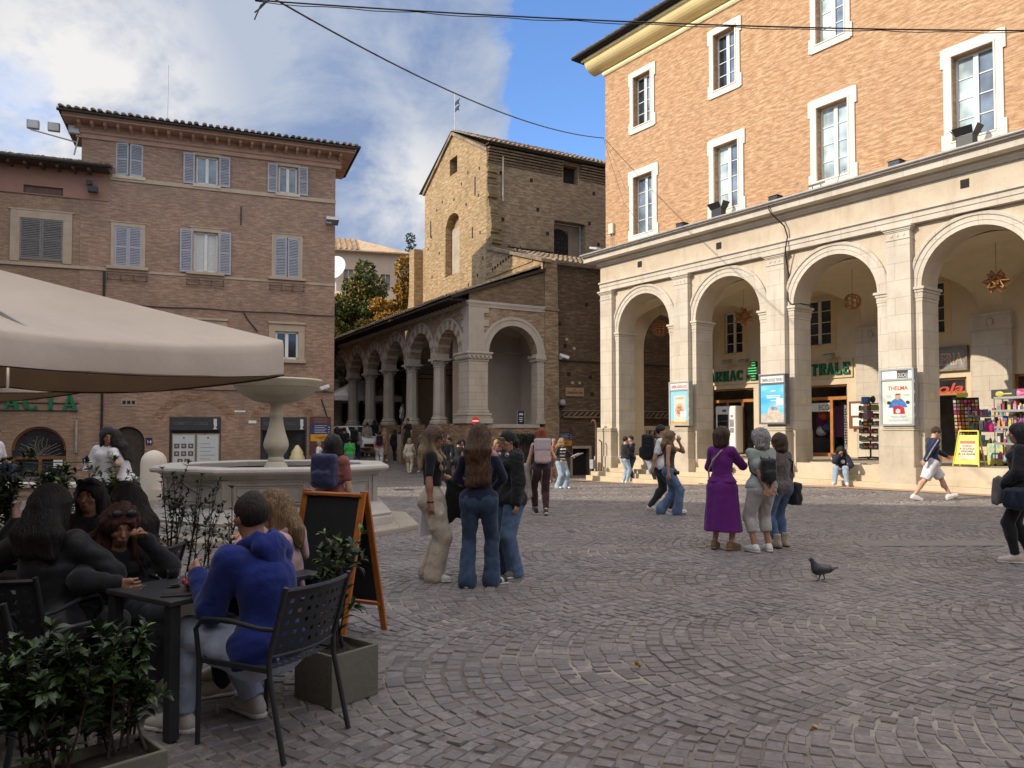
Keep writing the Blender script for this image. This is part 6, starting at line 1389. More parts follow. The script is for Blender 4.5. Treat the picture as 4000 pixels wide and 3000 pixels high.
# ================================================================ stationery racks
pal_=[(.55,.05,.20),(.60,.30,.05),(.10,.25,.50),(.55,.50,.10),(.30,.10,.35),(.60,.58,.55),(.08,.30,.20),(.45,.05,.05),(.25,.50,.55),(.55,.25,.35),(.05,.05,.06),(.62,.48,.30)]
cname=['pink','orange','blue','yellow','purple','white','green','red','turquoise','rose','black','tan']
random.seed(21)
def goods(frame,u0,u1,y0,y1,z,hmax,where,n,grp,bright=1.0):
    ww=(u1-u0)/n
    for k in range(n):
        ci=random.randrange(12);w=ww*random.uniform(.6,.92);h=hmax*random.uniform(.5,1);d=min(.16,(y1-y0)*.8)
        m=plain('pack_%s'%cname[ci],mul(pal_[ci],bright),.4,var=.35,scale=14)
        t=thing('toy_packet','%s packet %s'%(cname[ci],where),'packet',frame.p(u0+ww*(k+.5),(y0+y1)/2,z),frame.rot+random.uniform(-.25,.25),grp)
        mb=MB(); mb.box(-w/2,w/2,-d/2,d/2,0,h) if random.random()<.6 else mb.lathe([(w*.4,0),(w*.48,h*.3),(w*.42,h*.7),(w*.18,h)],10)
        mb.build('pack',m,t,bevel=.008)
        c2=random.randrange(12); mb=MB(); mb.box(-w*.33,w*.33,-d/2-.004-w*.0,-d/2-.001,h*.15,h*.7); mb.build('label_patch',plain('pack_%s'%cname[c2],mul(pal_[c2],bright),.4),t)
def rack(name,lab,u,y,w,d,h,shelves,cat='display rack',wheels=True):
    t=thing(name,lab,cat,FR.p(u,y,.655),FR.rot)
    for x in (0,w):
        for yy in (0,d): mb=MB(); mb.tube([(x,yy,.06),(x,yy,h)],.014,6); mb.build('upright',M['steel'],t)
    for z in shelves: mb=MB(); mb.box(-.01,w+.01,-.01,d+.01,z-.012,z); [mb.box(-.01,w+.01,yy,yy+.006,z,z+.05) for yy in (-.012,)]; mb.build('shelf',M['steel'],t)
    if wheels:
        for x in (0,w):
            for yy in (0,d): mb=MB(); mb.ball((x,yy,.035),(.04,.02,.035),8,6); mb.build('castor',M['black'],t)
    return t
# revolving rack beside the third pier
t=thing('revolving_rack','dark revolving rack hung with small toys beside the steel poster case','display rack',FR.p(9.35,4.6,.655),FR.rot)
mb=MB(); mb.tube([(0,0,.05),(0,0,2.0)],.03,8);[mb.bar((0,0,.08),(.42*math.cos(a),.42*math.sin(a),.05),.05) for a in np.linspace(0,2*pi,6)[:-1]]; mb.build('post',M['black'],t)
for z in np.arange(.35,2.0,.27): mb=MB(); mb.lathe([(.30,z),(.32,z+.0),(.32,z+.02),(.0,z+.02)],16); mb.build('ring_shelf',M['black'],t)
for z in np.arange(.38,1.95,.27):
    for k in range(7):
        a=-2.9+.46*k; ci=random.choice([0,2,3,4,5,6,7,8,10,10,11]); m=plain('dull_%s'%cname[ci],mul(pal_[ci],.5),.4,var=.5,scale=16)
        q=FR.p(9.35+.33*math.cos(a),4.6+.33*math.sin(a),.655+z); tt=thing('toy_packet','%s toy packet hung on the dark revolving rack'%cname[ci],'packet',q,FR.rot+a+pi/2,'toys on the revolving rack'); mb=MB(); w=random.uniform(.08,.13);mb.box(-w,w,-.025,.025,-.0,random.uniform(.14,.23)); mb.build('pack',m,tt,bevel=.006); mb=MB(); mb.box(-w*.5,w*.6,-.03,-.026,.04,.1); mb.build('label_patch',plain('pack_%s'%cname[(ci+3)%12],pal_[(ci+3)%12],.4),tt)
for lab,du,ci in (('blue ball in a box on top of the dark revolving rack',-.12,2),('black round bag on top of the dark revolving rack',.14,10)):
    t=thing('toy_packet',lab,'packet',FR.p(9.35+du,4.55,2.66),FR.rot); mb=MB(); mb.box(-.12,.12,-.1,.1,0,.22) if ci==2 else mb.ball((0,0,.12),(.1,.06,.13),10,8); mb.build('pack',plain('pack_%s'%cname[ci],pal_[ci],.4),t,bevel=.01)
# postcard spinner, table of boxes, toy shelves
t=thing('postcard_stand','wire stand full of small bright key rings left of the yellow board','display rack',FR.p(12.85,4.0,.655),FR.rot+.25)
mb=MB(); mb.obox((0,.05,1.35),(1,0,0),(0,.96,.26),(0,-.26,.96),.36,.015,.72);mb.bar((-.3,.1,0),(-.3,.1,1.2),.03);mb.bar((.3,.1,0),(.3,.1,1.2),.03); mb.build('panel',M['black'],t)
for i in range(7):
    for j in range(11):
        ci=random.choice([0,1,1,3,5,5,7,9,11]); z=.78+.115*j; mb=MB(); mb.obox((-.3+.1*i,.03-.27*(z-1.35)-.02,z),(1,0,0),(0,.96,.26),(0,-.26,.96),.035,.012,.04); mb.build('key_ring',plain('pack_%s'%cname[ci],pal_[ci],.4),t)
t=thing('toy_packet','yellow fluorescent tag on top of the wire key ring stand','packet',FR.p(12.8,3.85,2.72),FR.rot); mb=MB(); mb.box(-.16,.16,-.02,.02,0,.13); mb.build('pack',plain('fluor_yellow',(.62,.60,.03),.4),t)
rack('toy_table','low steel table rack of boxed toys behind the yellow board',13.35,3.0,1.0,.5,1.75,(.12,.55,.98,1.42))
rack('toy_shelves','tall open steel shelves of toys right of the low table rack',14.35,2.3,1.15,.55,1.95,(.15,.62,1.08,1.55,1.92))
for z,h in ((.13,.3),(.56,.32),(.99,.34),(1.43,.26)): goods(FR,13.38,14.3,3.02,3.2,.655+z,h,'on the low table rack behind the yellow board',8,'toys on the low table rack')
for z,h in ((.16,.34),(.63,.36),(1.09,.36),(1.56,.3)): goods(FR,14.38,15.45,2.32,2.5,.655+z,h,'on the tall open steel shelves',8,'toys on the tall shelves')
goods(FR,13.4,14.3,3.25,3.45,.655+.99,.5,'at the back of the low table rack',4,'toys at the back of the table rack'); goods(FR,14.4,15.4,2.6,2.8,.655+1.09,.42,'at the back of the tall steel shelves',6,'toys at the back of the tall shelves')
for lab,u,ci,w in (('toy guitar in a dark box on top of the tall steel shelves',14.55,10,.34),('pink doll case on top of the tall steel shelves',15.0,0,.24)):
    t=thing('toy_packet',lab,'packet',FR.p(u,2.5,2.58),FR.rot-.1); mb=MB(); mb.box(-w,w,-.08,.08,0,.26); mb.build('pack',plain('pack_%s'%cname[ci],pal_[ci],.4),t,bevel=.02); mb=MB(); mb.ball((-.1,-.08,.13),(.12,.02,.08),10,6);mb.box(0,.24,-.1,-.082,.11,.15); mb.build('label_patch',plain('pack_yellow' if ci==10 else 'pack_rose',pal_[3 if ci==10 else 9],.4),t)
t=thing('pink_backpack','small bright pink toy backpack on the low table rack','backpack',FR.p(13.95,2.98,1.64),FR.rot); mb=MB(); mb.lathe([(.10,0),(.12,.1),(.10,.2),(.04,.27)],12); mb.build('bag',plain('hot_pink',(.62,.02,.22),.5),t,smooth=50)
t=thing('price_board','yellow and white cardboard sign leaning under the low table rack','sign',FR.p(14.15,2.75,.67),FR.rot); mb=MB(); mb.box(-.2,.22,0,.03,0,.62); mb.build('card',plain('lemon_card',(.62,.55,.12),.5),t); mb=MB(); [mb.box(-.15+.1*(k%3),-.07+.1*(k%3),-.006,0,.2+.14*(k//3),.3+.14*(k//3)) for k in range(9)]; mb.build('photo',plain('pack_turquoise',pal_[8],.4),t)
# yellow A-board
t=thing('yellow_board','yellow folding sidewalk board with a printed notice at the top of the steps','a-board',FR.p(14.02,1.25,.655),FR.rot)
yl=plain('yellow_plastic',(.60,.56,.05),.4,var=.06)
mb=MB(); 
for s,y0 in ((-1,-.0),(1,.42)):
    for x0 in (-1,1): mb.bar((x0*.34,y0,0),(x0*.25,.21,1.0),.035)
mb.bar((-.25,.21,1.0),(.25,.21,1.0),.04); mb.build('frame',yl,t,bevel=.006)
mb=MB(); mb.poly([(-.32,.012,.06),(.32,.012,.06),(.26,.185,.88),(-.26,.185,.88)]);mb.poly([(-.26,.195,.88),(.26,.195,.88),(.32,.025,.06),(-.32,.025,.06)]); mb.build('panel',yl,t)
mb=MB(); f_=lambda x,z:(x,.012+.2107*(z-.06)-.006,z); mb.poly([f_(-.2,.2),f_(.22,.2),f_(.19,.72),f_(-.2,.72)]); sh=mb.build('notice_sheet',plain('notice_cream',(.60,.56,.42),.5,var=.05),t)
mb=MB(); mb.poly([tuple(np.array(f_(x,z))-(0,.003,0)) for x,z in ((-.2,.64),(.2,.64),(.19,.72),(-.2,.72))]); mb.build('red_strip',plain('red_strip',(.55,.12,.05),.5),sh)
mb=MB()
for k,w in enumerate(('CHOC','A SCUOLA','VIGORE','A 14 ANNI')):
    s0=len(mb.v); add_text(mb,w,0,0,.55-.075*k,.07,.001,width=.12+.035*len(w)); mb.v[s0:]=[(x,f_(0,z)[1]-.004,z) for x,y,z in mb.v[s0:]]
mb.build('lettering',M['dark'],sh)
# ================================================================ cafe: umbrellas
def canvas(name,c,trans=.3):
    t=NT(name);v=t.coord('Object');cc=t.ramp(t.noise(v,1.4,5,.6),[(.3,mul(c,.90)),(.7,mul(c,1.06))]);t.setc(cc);t.set(.85,0,.2,Sheen_Weight=.1);t.bump(t.math('ADD',t.noise(v,2.2,3),t.math('MULTIPLY',.10,t.noise(v,220,1))),.35,.06)
    tr=t.new('ShaderNodeBsdfTranslucent');t.L(t.mix(1.0,cc,(1,.80,.52),'MULTIPLY'),tr.inputs[0]);mx=t.new('ShaderNodeMixShader');mx.inputs[0].default_value=trans
    t.L(t.b.outputs[0],mx.inputs[1]);t.L(tr.outputs[0],mx.inputs[2]);t.L(mx.outputs[0],t.n['Material Output'].inputs['Surface']);return t.m
cream=canvas('cream_canvas',(.60,.50,.40),.07)
def umbrella(lab,c0,S,zc,zp,sagd=.15):
    """square canopy: corner c0, two edges, tent to a peak, with a hanging valance"""
    e1=np.array([-.45,-.893]);e2=np.array([-.893,.45]);c0=np.array(c0)
    ctr=c0+(e1+e2)*S/2; t=thing('cafe_umbrella',lab,'umbrella',(ctr[0],ctr[1],0)); c=-(e1+e2)*S/2
    cs=[c,c+e1*S,c+e1*S+e2*S,c+e2*S]
    mb=MB(); NS=28;NR=16;VAL=[(.03,-.012),(.055,-.04),(.062,-.09),(.066,-.16),(.068,-.225),(.066,-.26)]
    for i in range(4):
        a,b=cs[i],cs[(i+1)%4]; nrm=(a+b)/2;nrm=nrm/np.linalg.norm(nrm); n0=len(mb.v)
        for q in range(NS+1):
            s=q/NS; sg=4*s*(1-s); ez=zc-sagd*sg; ep=a+(b-a)*s-nrm*.06*sg
            for r_ in range(NR+1):
                u=r_/NR; p=ep*u; z=zp+(ez-zp)*u**.92-.07*math.sin(pi*u)*sg-.014*math.sin(9*s+2*u)*u*sg-.010*abs(math.sin(5.5*pi*s))*u*u*sg; mb.v.append((p[0],p[1],z))
            wv=.012*math.sin(14*s+i)
            for dn,dz in VAL:
                p=ep+nrm*(dn+wv*abs(dz)*4)*min(1,sg*3+.25); hem=dz*(1.0) ; mb.v.append((p[0],p[1],ez+hem*(1.05-.22*sg)))
        w=NR+1+len(VAL)
        for q in range(NS):
            for r_ in range(w-1): k=n0+q*w+r_; mb.f.append((k,k+1,k+w+1,k+w)); mb.m.append(0)
    mb.build('canopy',cream,t,smooth=0)
    mb=MB()
    for i in range(4):
        a,b=cs[i],cs[(i+1)%4]; nrm=(a+b)/2;nrm=nrm/np.linalg.norm(nrm); pts=[]
        for q in range(NS+1):
            s=q/NS;sg=4*s*(1-s);ep=a+(b-a)*s-nrm*.06*sg+nrm*(.066)*min(1,sg*3+.25);pts.append((ep[0],ep[1],zc-sagd*sg-.26*(1.05-.22*sg)))
        mb.tube(pts,.008,5)
    mb.build('hem_piping',plain('brown_piping',(.12,.07,.04),.8),t)
    fr_=plain('alu_frame',(.42,.40,.37),.4,.6,var=.1); mb=MB(); mb.tube([(0,0,0),(0,0,zp)],.035,10); mb.build('pole',fr_,t)
    for q in cs: mb=MB(); mb.bar((0,0,zp-.06),(q[0],q[1],zc-.03),.025); mb.build('rib',fr_,t)
    for i in range(4): q=(cs[i]+cs[(i+1)%4])/2; mb=MB(); mb.bar((0,0,zp-.07),(q[0]*.97,q[1]*.97,zc-sagd-.05),.022); mb.build('rib',fr_,t)
    mb=MB(); mb.box(-.3,.3,-.3,.3,0,.09); mb.build('base',M['black'],t,bevel=.01)
umbrella('large cream canvas umbrella filling the left edge over the cafe tables',(-1.80,6.0),3.6,2.34,2.93)
umbrella('second cream umbrella half hidden behind the large one',(-4.72,8.55),3.4,2.36,2.9)
t=thing('canvas_tag','small white tie tab hanging from the umbrella hem','tag',(-2.55,4.62,2.06)); mb=MB(); mb.poly([(0,0,0),(.03,.01,-.03),(.035,.01,-.08),(.005,.0,-.10),(-.02,0,-.05)]);mb.poly([(0.002,.004,-.001),(-.02,.004,-.05),(.005,.004,-.10),(.035,.014,-.08),(.03,.014,-.03)]); mb.build('cloth',whiteP,t); t['category']='tab'
umbrella('added cream umbrella beside the camera, out of the view, deepening the cafe shade',(-.93,1.25),4.4,2.34,2.95)  # unseen canopy added to darken the near cafe corner
# ================================================================ cafe: A-board, planters, table, chairs
orange=plain('orange_wood',(.42,.135,.025),.45,var=.3,scale=8); slate=plain('blackboard_slate',(.018,.019,.021),.55,var=.25,scale=3)
A0=np.array([-1.15,6.1]);w_=np.array([-.90,.43]);w_/=np.linalg.norm(w_);nb=np.array([.43,.90]);nb/=np.linalg.norm(nb)
t=thing('chalkboard','orange framed blackboard standing as an A on the cobbles','a-board',(A0[0],A0[1],0))
for s in (-1,1):
    fm=[];X=lambda u,h,o=0:(w_[0]*u*.62+nb[0]*(s*(.27*(1-h/1.15)+.012)+o*s),w_[1]*u*.62+nb[1]*(s*(.27*(1-h/1.15)+.012)+o*s),h)
    dn=np.array([nb[0]*s,nb[1]*s,.23]);dn/=np.linalg.norm(dn)
    mb=MB(); 
    for u in (.035,.965): mb.bar(X(u,0),X(u,1.15),.055,.022,up=tuple(dn))
    for h in (.22,1.12): mb.bar(X(.035,h),X(.965,h),.03 if 0 else .06,.023,up=(0,0,1))
    fr_=mb.build('panel_frame',orange,t,bevel=.004)
    mb=MB(); q=[X(.05,.24),X(.95,.24),X(.95,1.1),X(.05,1.1)]; mb.poly(q); mb.poly([tuple(np.array(p)-np.array([nb[0]*s*.006,nb[1]*s*.006,0])) for p in q[::-1]]); mb.build('blackboard',slate,fr_)
conc=stone('grey_planter_concrete',(.17,.155,.12),(.11,.10,.075),None,amount=.6,rough=.85,streak=.5); soil=plain('dark_soil',(.035,.025,.018),.95,var=.5,scale=30,bump=.8)
def planter(lab,c,ax,L,Wd,h):
    t=thing('planter',lab,'planter',(c[0],c[1],0),math.atan2(ax[1],ax[0])); mb=MB(); k=.022
    for r in ((-L/2,L/2,-Wd/2,-Wd/2+k),(-L/2,L/2,Wd/2-k,Wd/2),(-L/2,-L/2+k,-Wd/2+k,Wd/2-k),(L/2-k,L/2,-Wd/2+k,Wd/2-k)): mb.box(r[0],r[1],r[2],r[3],.0,h)
    mb.box(-L/2+k,L/2-k,-Wd/2+k,Wd/2-k,.0,.03); mb.build('box',conc,t,bevel=.006)
    mb=MB(); n=12; Vv=[(-L/2+k+(L-2*k)*i/n,-Wd/2+k+(Wd-2*k)*j/4,h-.035+random.uniform(-.012,.012)) for i in range(n+1) for j in range(5)]; mb.add(Vv,[(i*5+j,(i+1)*5+j,(i+1)*5+j+1,i*5+j+1) for i in range(n) for j in range(4)]); mb.build('soil',soil,t,smooth=0)
    return t
leafD=leafmat('laurel_leaf',[(.018,.032,.012),(.028,.05,.016),(.045,.075,.02)],3,.32,0); leafY=leafmat('young_leaf',[(.06,.10,.02),(.10,.15,.03),(.16,.17,.04)],6,.35,0)
stemM=plain('reddish_stem',(.05,.026,.018),.8,var=.3)
def shrub(lab,loc,nst,h,spread,leaf,seed,young=.12,dens=1.0,grp=None,lean=(0,0)):
    t=thing('laurel_shrub',lab,'shrub',loc,group=grp); r=random.Random(seed); st=MB();V=[];F=[];Vy=[];Fy=[]
    def lf(V,F,p,d,L):
        d=d/np.linalg.norm(d);s=np.cross(d,(0,0,1.));s/=np.linalg.norm(s)+1e-6;u=np.cross(s,d);W=L*.22
        tw=r.uniform(-.5,.5);s2=s*math.cos(tw)+u*math.sin(tw);u2=np.cross(s2,d);n=len(V)
        for a,b,c in ((0,0,0),(.28,.75,.10),(.6,.95,.10),(1,0,-.10),(.6,-.95,.10),(.28,-.75,.10),(.3,0,.0),(.62,0,.0)):
            V.append(p+d*L*a+s2*W*b+u2*L*c)
        F.extend([(n,n+6,n+1),(n+1,n+6,n+7,n+2),(n+2,n+7,n+3),(n,n+5,n+6),(n+5,n+4,n+7,n+6),(n+4,n+3,n+7)])
    for k in range(nst):
        a=r.uniform(0,2*pi);b=np.array([math.cos(a)*spread[0]*r.uniform(0,.9),math.sin(a)*spread[1]*r.uniform(0,.9),0]);H=h*r.uniform(.6,1.05)
        tip=b*1.25+np.array([r.uniform(-.10,.10)+lean[0],r.uniform(-.10,.10)+lean[1],H]);mid=(b+tip)/2+np.array([r.uniform(-.05,.05),r.uniform(-.05,.05),0])
        P_=[(1-q)**2*b+2*q*(1-q)*mid+q*q*tip for q in np.linspace(0,1,7)]; st.tube(P_,[.006,.006,.005,.005,.004,.003,.002],5)
        brs=[(P_,1)]
        for m in range(3 if dens>.4 else 2):
            q=r.randrange(2,6);p0=P_[q];dv=np.array([r.uniform(-1,1),r.uniform(-1,1),r.uniform(.5,1.3)]);dv/=np.linalg.norm(dv);Lb=h*r.uniform(.16,.32);B=[p0+dv*Lb*x+np.array([0,0,.1*Lb*x*x]) for x in (0,.35,.7,1)];st.tube(B,[.004,.003,.003,.0015],4);brs.append((B,0))
        for B,main in brs:
            n=int((17 if main else 8)*dens)
            for i in range(n):
                q=r.uniform(.08 if main else .25,1)**.9*(len(B)-1);i0=min(int(q),len(B)-2);p=B[i0]+(B[i0+1]-B[i0])*(q-i0);ax=B[i0+1]-B[i0];ax/=np.linalg.norm(ax);an=r.uniform(0,2*pi);o=np.cross(ax,(math.cos(an),math.sin(an),.3));o/=np.linalg.norm(o)
                lf(V,F,p,o*r.uniform(.8,1.1)+ax*r.uniform(.2,.9)+np.array([0,0,-.1]),leaf*r.uniform(.7,1.25))
            for i in range(5):
                an=2*pi*i/5+r.uniform(-.3,.3);ax=B[-1]-B[-2];ax/=np.linalg.norm(ax);o=np.cross(ax,(math.cos(an),math.sin(an),.2));o/=np.linalg.norm(o)+1e-6
                yy=r.random()<young*3; lf(Vy if yy else V,Fy if yy else F,B[-1],o*.8+ax*.75,leaf*r.uniform(.6,1.0))
    st.build('stems',stemM,t); mesh_obj('leaves',[tuple(q) for q in V],F,leafD,t,uvs=False,smooth=0)
    if Vy: mesh_obj('young_leaves',[tuple(q) for q in Vy],Fy,leafY,t,uvs=False,smooth=0)
planter('square grey concrete planter at the right end of the cafe',(-1.08,4.78),(.62,.785),.36,.36,.31)
shrub('upright laurel shrub in the square planter beside the blackboard',(-1.08,4.78,.28),6,.74,(.10,.10),.085,3,dens=.6)
pd=np.array([-.69,-.72]);pc=np.array([-1.56,3.31])+pd*.52
planter('long grey planter in the dark front left corner',pc,pd,1.12,.28,.30)
random.seed(5)
for k,(q,lab) in enumerate(((.10,'dark laurel shrub at the right end of the long front planter'),(.36,'dark laurel shrub second from the right end of the long front planter'),(.64,'dark laurel shrub toward the left of the long front planter'),(.90,'dark laurel shrub nearest the camera in the long front planter'))):
    p=np.array([-1.56,3.31])+pd*1.06*q; shrub(lab,(p[0]-.03,p[1]+.05,.28),12,.45,(.16,.15),.072,30+k,.06,1.3,lean=(-.06,.03))
planter('grey planter behind the cafe table',(-2.55,6.35),(.9,.43),.75,.28,.32)
shrub('sparse shrub with long bare shoots behind the cafe table',(-2.45,6.35,.3),9,.85,(.25,.10),.055,50,.05,.6,lean=(.06,0)); shrub('thicker bushy shrub left of the bare shoots behind the cafe table',(-2.78,6.4,.3),10,1.0,(.10,.08),.05,51,.05,1.1)
planter('grey planter at the far left of the cafe',(-5.0,8.3),(.9,.43),1.3,.3,.4)
for k,x in enumerate((-5.35,-4.95,-4.45)): shrub(('leafy pale green shrub leftmost in the far left planter','leafy pale green shrub in the middle of the far left planter','leafy pale green shrub rightmost in the far left planter')[k],(x,8.3+.43*(x+5.0),.38),9,.95,(.18,.12),.09,60+k,.3,1.2)
darkm=plain('anthracite_metal',(.030,.031,.033),.5,.2,var=.15)
TA=np.array([-1.78,4.03]);td=np.array([.55,.835]);td/=np.linalg.norm(td);te=np.array([-td[1],td[0]])
def T3(a,b,z): q=TA+td*a+te*b; return (float(q[0]),float(q[1]),z)
trot=math.atan2(td[1],td[0])
t=thing('cafe_table','dark square metal cafe table holding glasses and a coffee cup','table',T3(0,0,0),trot)
mb=MB(); mb.box(0,1.05,0,.62,.705,.735); mb.build('tabletop',plain('table_top_metal',(.045,.046,.05),.33,.1,var=.15),t,bevel=.006)
for x in (.04,1.0):
    for y in (.04,.58): mb=MB(); mb.box(x-.03,x+.03,y-.03,y+.03,0,.705); mb.build('leg',darkm,t,bevel=.005)
def lattice(mb,P,nu,nv,th=.012,fill=.66):
    """woven panel: strips both ways leaving square holes; P(u,v) -> point"""
    for i in range(nu):
        a=(i+(1-fill)/2)/nu;b=(i+1-(1-fill)/2)/nu
        pts=[v/ (nv*2) for v in range(nv*2+1)]
        for v0,v1 in zip(pts,pts[1:]): mb.quad(P(a,v0),P(b,v0),P(b,v1),P(a,v1))
    for j in range(nv):
        a=(j+(1-fill)/2)/nv;b=(j+1-(1-fill)/2)/nv
        pts=[v/(nu*2) for v in range(nu*2+1)]
        for u0,u1 in zip(pts,pts[1:]): mb.quad(P(u0,a),P(u1,a),P(u1,b),P(u0,b))
def chair(lab,x,y,face,grp='dark lattice cafe chairs'):
    """local +y is where the sitter looks"""
    t=thing('cafe_chair',lab,'chair',(x,y,0),math.atan2(face[1],face[0])-pi/2,grp)
    W=.25
    mb=MB(); lattice(mb,lambda u,v:(-W+2*W*u,-.24+.46*v,.435-.012*math.sin(pi*u)),10,9); mb.box(-W,W,.20,.225,.42,.445);mb.box(-W,-W+.022,-.24,.2,.42,.445);mb.box(W-.022,W,-.24,.2,.42,.445); mb.build('seat',darkm,t)
    B=lambda u,v:(-W+2*W*u,-.25-.055*math.sin(pi*u)-.10*v,.50+.335*v)
    mb=MB(); lattice(mb,B,9,6,fill=.62); mb.tube([B(u,1.0) for u in np.linspace(0,1,9)],.013,6);mb.tube([B(u,0) for u in np.linspace(0,1,9)],.011,6); mb.build('backrest',darkm,t)
    for s in (-1,1):
        mb=MB(); mb.tube([(s*W,.22,.0),(s*W,.215,.43)],.013,8); mb.build('leg',darkm,t,smooth=50)
        mb=MB(); mb.tube([(s*W*1.02,-.36,0),(s*W,-.26,.40),(s*W,-.255,.5),(s*W,-.36,.855)],.014,8); mb.build('leg',darkm,t,smooth=50)
        mb=MB(); mb.tube([(s*W,.215,.43),(s*(W+.02),.22,.60),(s*(W+.02),.17,.655),(s*(W+.02),.0,.665),(s*(W+.01),-.2,.64),(s*W,-.29,.64)],.013,8); mb.build('armrest',darkm,t,smooth=50)
    return t
# ================================================================ bodies: one smooth surface grown round tapered limbs
def nrm(v): v=np.asarray(v,float); return v/(np.linalg.norm(v)+1e-9)
class Field:
    """signed distance on a grid; limbs are tapered capsules melted together, then the zero level is meshed"""
    def __init__(s,lo,hi,h):
        s.h=h;s.lo=np.asarray(lo,float);s.ax=[np.arange(lo[i],hi[i]+h,h) for i in range(3)];s.v=np.full([len(a) for a in s.ax],.3,np.float32)
    def _sl(s,lo,hi):
        sl=[]
        for i in range(3):
            a=max(0,int((lo[i]-s.lo[i])/s.h)-1);b=min(len(s.ax[i]),int((hi[i]-s.lo[i])/s.h)+3)
            if b<=a: return None
            sl.append(slice(a,b))
        return tuple(sl)
    def pts(s,sl): return [s.ax[0][sl[0]][:,None,None],s.ax[1][sl[1]][None,:,None],s.ax[2][sl[2]][None,None,:]]
    def put(s,sl,d,k,sub=False):
        o=s.v[sl]
        if sub: s.v[sl]=np.maximum(o,-d);return
        if k>0: hh=np.clip(.5+.5*(o-d)/k,0,1); s.v[sl]=o+(d-o)*hh-k*hh*(1-hh)
        else: s.v[sl]=np.minimum(o,d)
    def cap(s,a,b,ra,rb,k=.03,flat=None,fk=1.0,sub=False):
        a=np.asarray(a,float);b=np.asarray(b,float);R=max(ra,rb)+k+s.h*2
        if fk<1: R/=fk
        sl=s._sl(np.minimum(a,b)-R,np.maximum(a,b)+R)
        if sl is None: return s
        X,Y,Z=s.pts(sl);ab=b-a;L=ab@ab+1e-9;t=np.clip(((X-a[0])*ab[0]+(Y-a[1])*ab[1]+(Z-a[2])*ab[2])/L,0,1)
        qx=X-a[0]-t*ab[0];qy=Y-a[1]-t*ab[1];qz=Z-a[2]-t*ab[2];d2=qx*qx+qy*qy+qz*qz
        if flat is not None: qf=qx*flat[0]+qy*flat[1]+qz*flat[2];d2=d2+(fk*fk-1)*qf*qf
        s.put(sl,(np.sqrt(np.maximum(d2,0))-(ra+(rb-ra)*t)).astype(np.float32),k,sub);return s
    def ell(s,c,r,ax=None,k=.02,sub=False):
        c=np.asarray(c,float);R=max(r)+k+2*s.h;sl=s._sl(c-R,c+R)
        if sl is None: return s
        X,Y,Z=s.pts(sl);ax=np.eye(3) if ax is None else ax;q=[((X-c[0])*ax[i][0]+(Y-c[1])*ax[i][1]+(Z-c[2])*ax[i][2]) for i in range(3)]
        k0=np.sqrt(sum((q[i]/r[i])**2 for i in range(3)));k1=np.sqrt(sum((q[i]/r[i]**2)**2 for i in range(3)))+1e-6
        s.put(sl,(k0*(k0-1)/k1).astype(np.float32),k,sub);return s
    def box(s,c,hx,ax,r,k=.01):
        c=np.asarray(c,float);R=np.linalg.norm(hx)+r+k+s.h*2;sl=s._sl(c-R,c+R)
        if sl is None: return s
        X,Y,Z=s.pts(sl);q=[np.abs((X-c[0])*ax[i][0]+(Y-c[1])*ax[i][1]+(Z-c[2])*ax[i][2])-hx[i]+r for i in range(3)]
        d=np.sqrt(sum(np.maximum(x,0)**2 for x in q))+np.minimum(np.maximum(np.maximum(q[0],q[1]),q[2]),0)-r
        s.put(sl,d.astype(np.float32),k);return s
    def cut(s,p,n):
        """keep what lies on the side n points to"""
        X,Y,Z=s.pts((slice(None),)*3);s.v=np.maximum(s.v,-((X-p[0])*n[0]+(Y-p[1])*n[1]+(Z-p[2])*n[2])).astype(np.float32);return s
    def wrinkle(s,amp,seed,f=14,zf=9):
        r=np.random.default_rng(seed);X,Y,Z=s.pts((slice(None),)*3);d=0
        for i in range(5):
            a=r.normal(size=3)*f*(.6+.5*i);a[2]=r.normal()*zf*(.8+.6*i);p=r.uniform(0,6.3,2);d=d+(1.3-2.6*np.abs(np.sin(.75*(a[0]*X+a[1]*Y+a[2]*Z)+p[0]+1.2*np.sin(a[1]*X*.5+a[2]*Z*.4+p[1])))**1.4)/(1+.45*i)
        s.v=(s.v+amp*.5*d).astype(np.float32);return s
    def mesh(s):
        v=s.v;n=v.shape;ins=v<0
        c=np.zeros([m-1 for m in n],np.int8)
        for i in (0,1):
            for j in (0,1):
                for k in (0,1): c+=ins[i:n[0]-1+i,j:n[1]-1+j,k:n[2]-1+k]
        act=(c>0)&(c<8);idx=np.argwhere(act);N=len(idx)
        if N==0: return np.zeros((0,3)),np.zeros((0,4),int)
        acc=np.zeros((N,3));cnt=np.zeros(N);I,J,K=idx.T
        cor=[(i,j,k) for i in (0,1) for j in (0,1) for k in (0,1)]
        for a in cor:
            for ax in range(3):
                if a[ax]: continue
                b=list(a);b[ax]=1;va=v[I+a[0],J+a[1],K+a[2]];vb=v[I+b[0],J+b[1],K+b[2]];m=(va<0)!=(vb<0);t=np.where(m,va/(va-vb+1e-12),0)
                p=np.array(a,float)[None].repeat(N,0);p[:,ax]+=t;acc+=p*m[:,None];cnt+=m
        P=(idx+acc/cnt[:,None])*s.h+s.lo;mp=np.full(act.shape,-1,np.int64);mp[I,J,K]=np.arange(N);F=[]
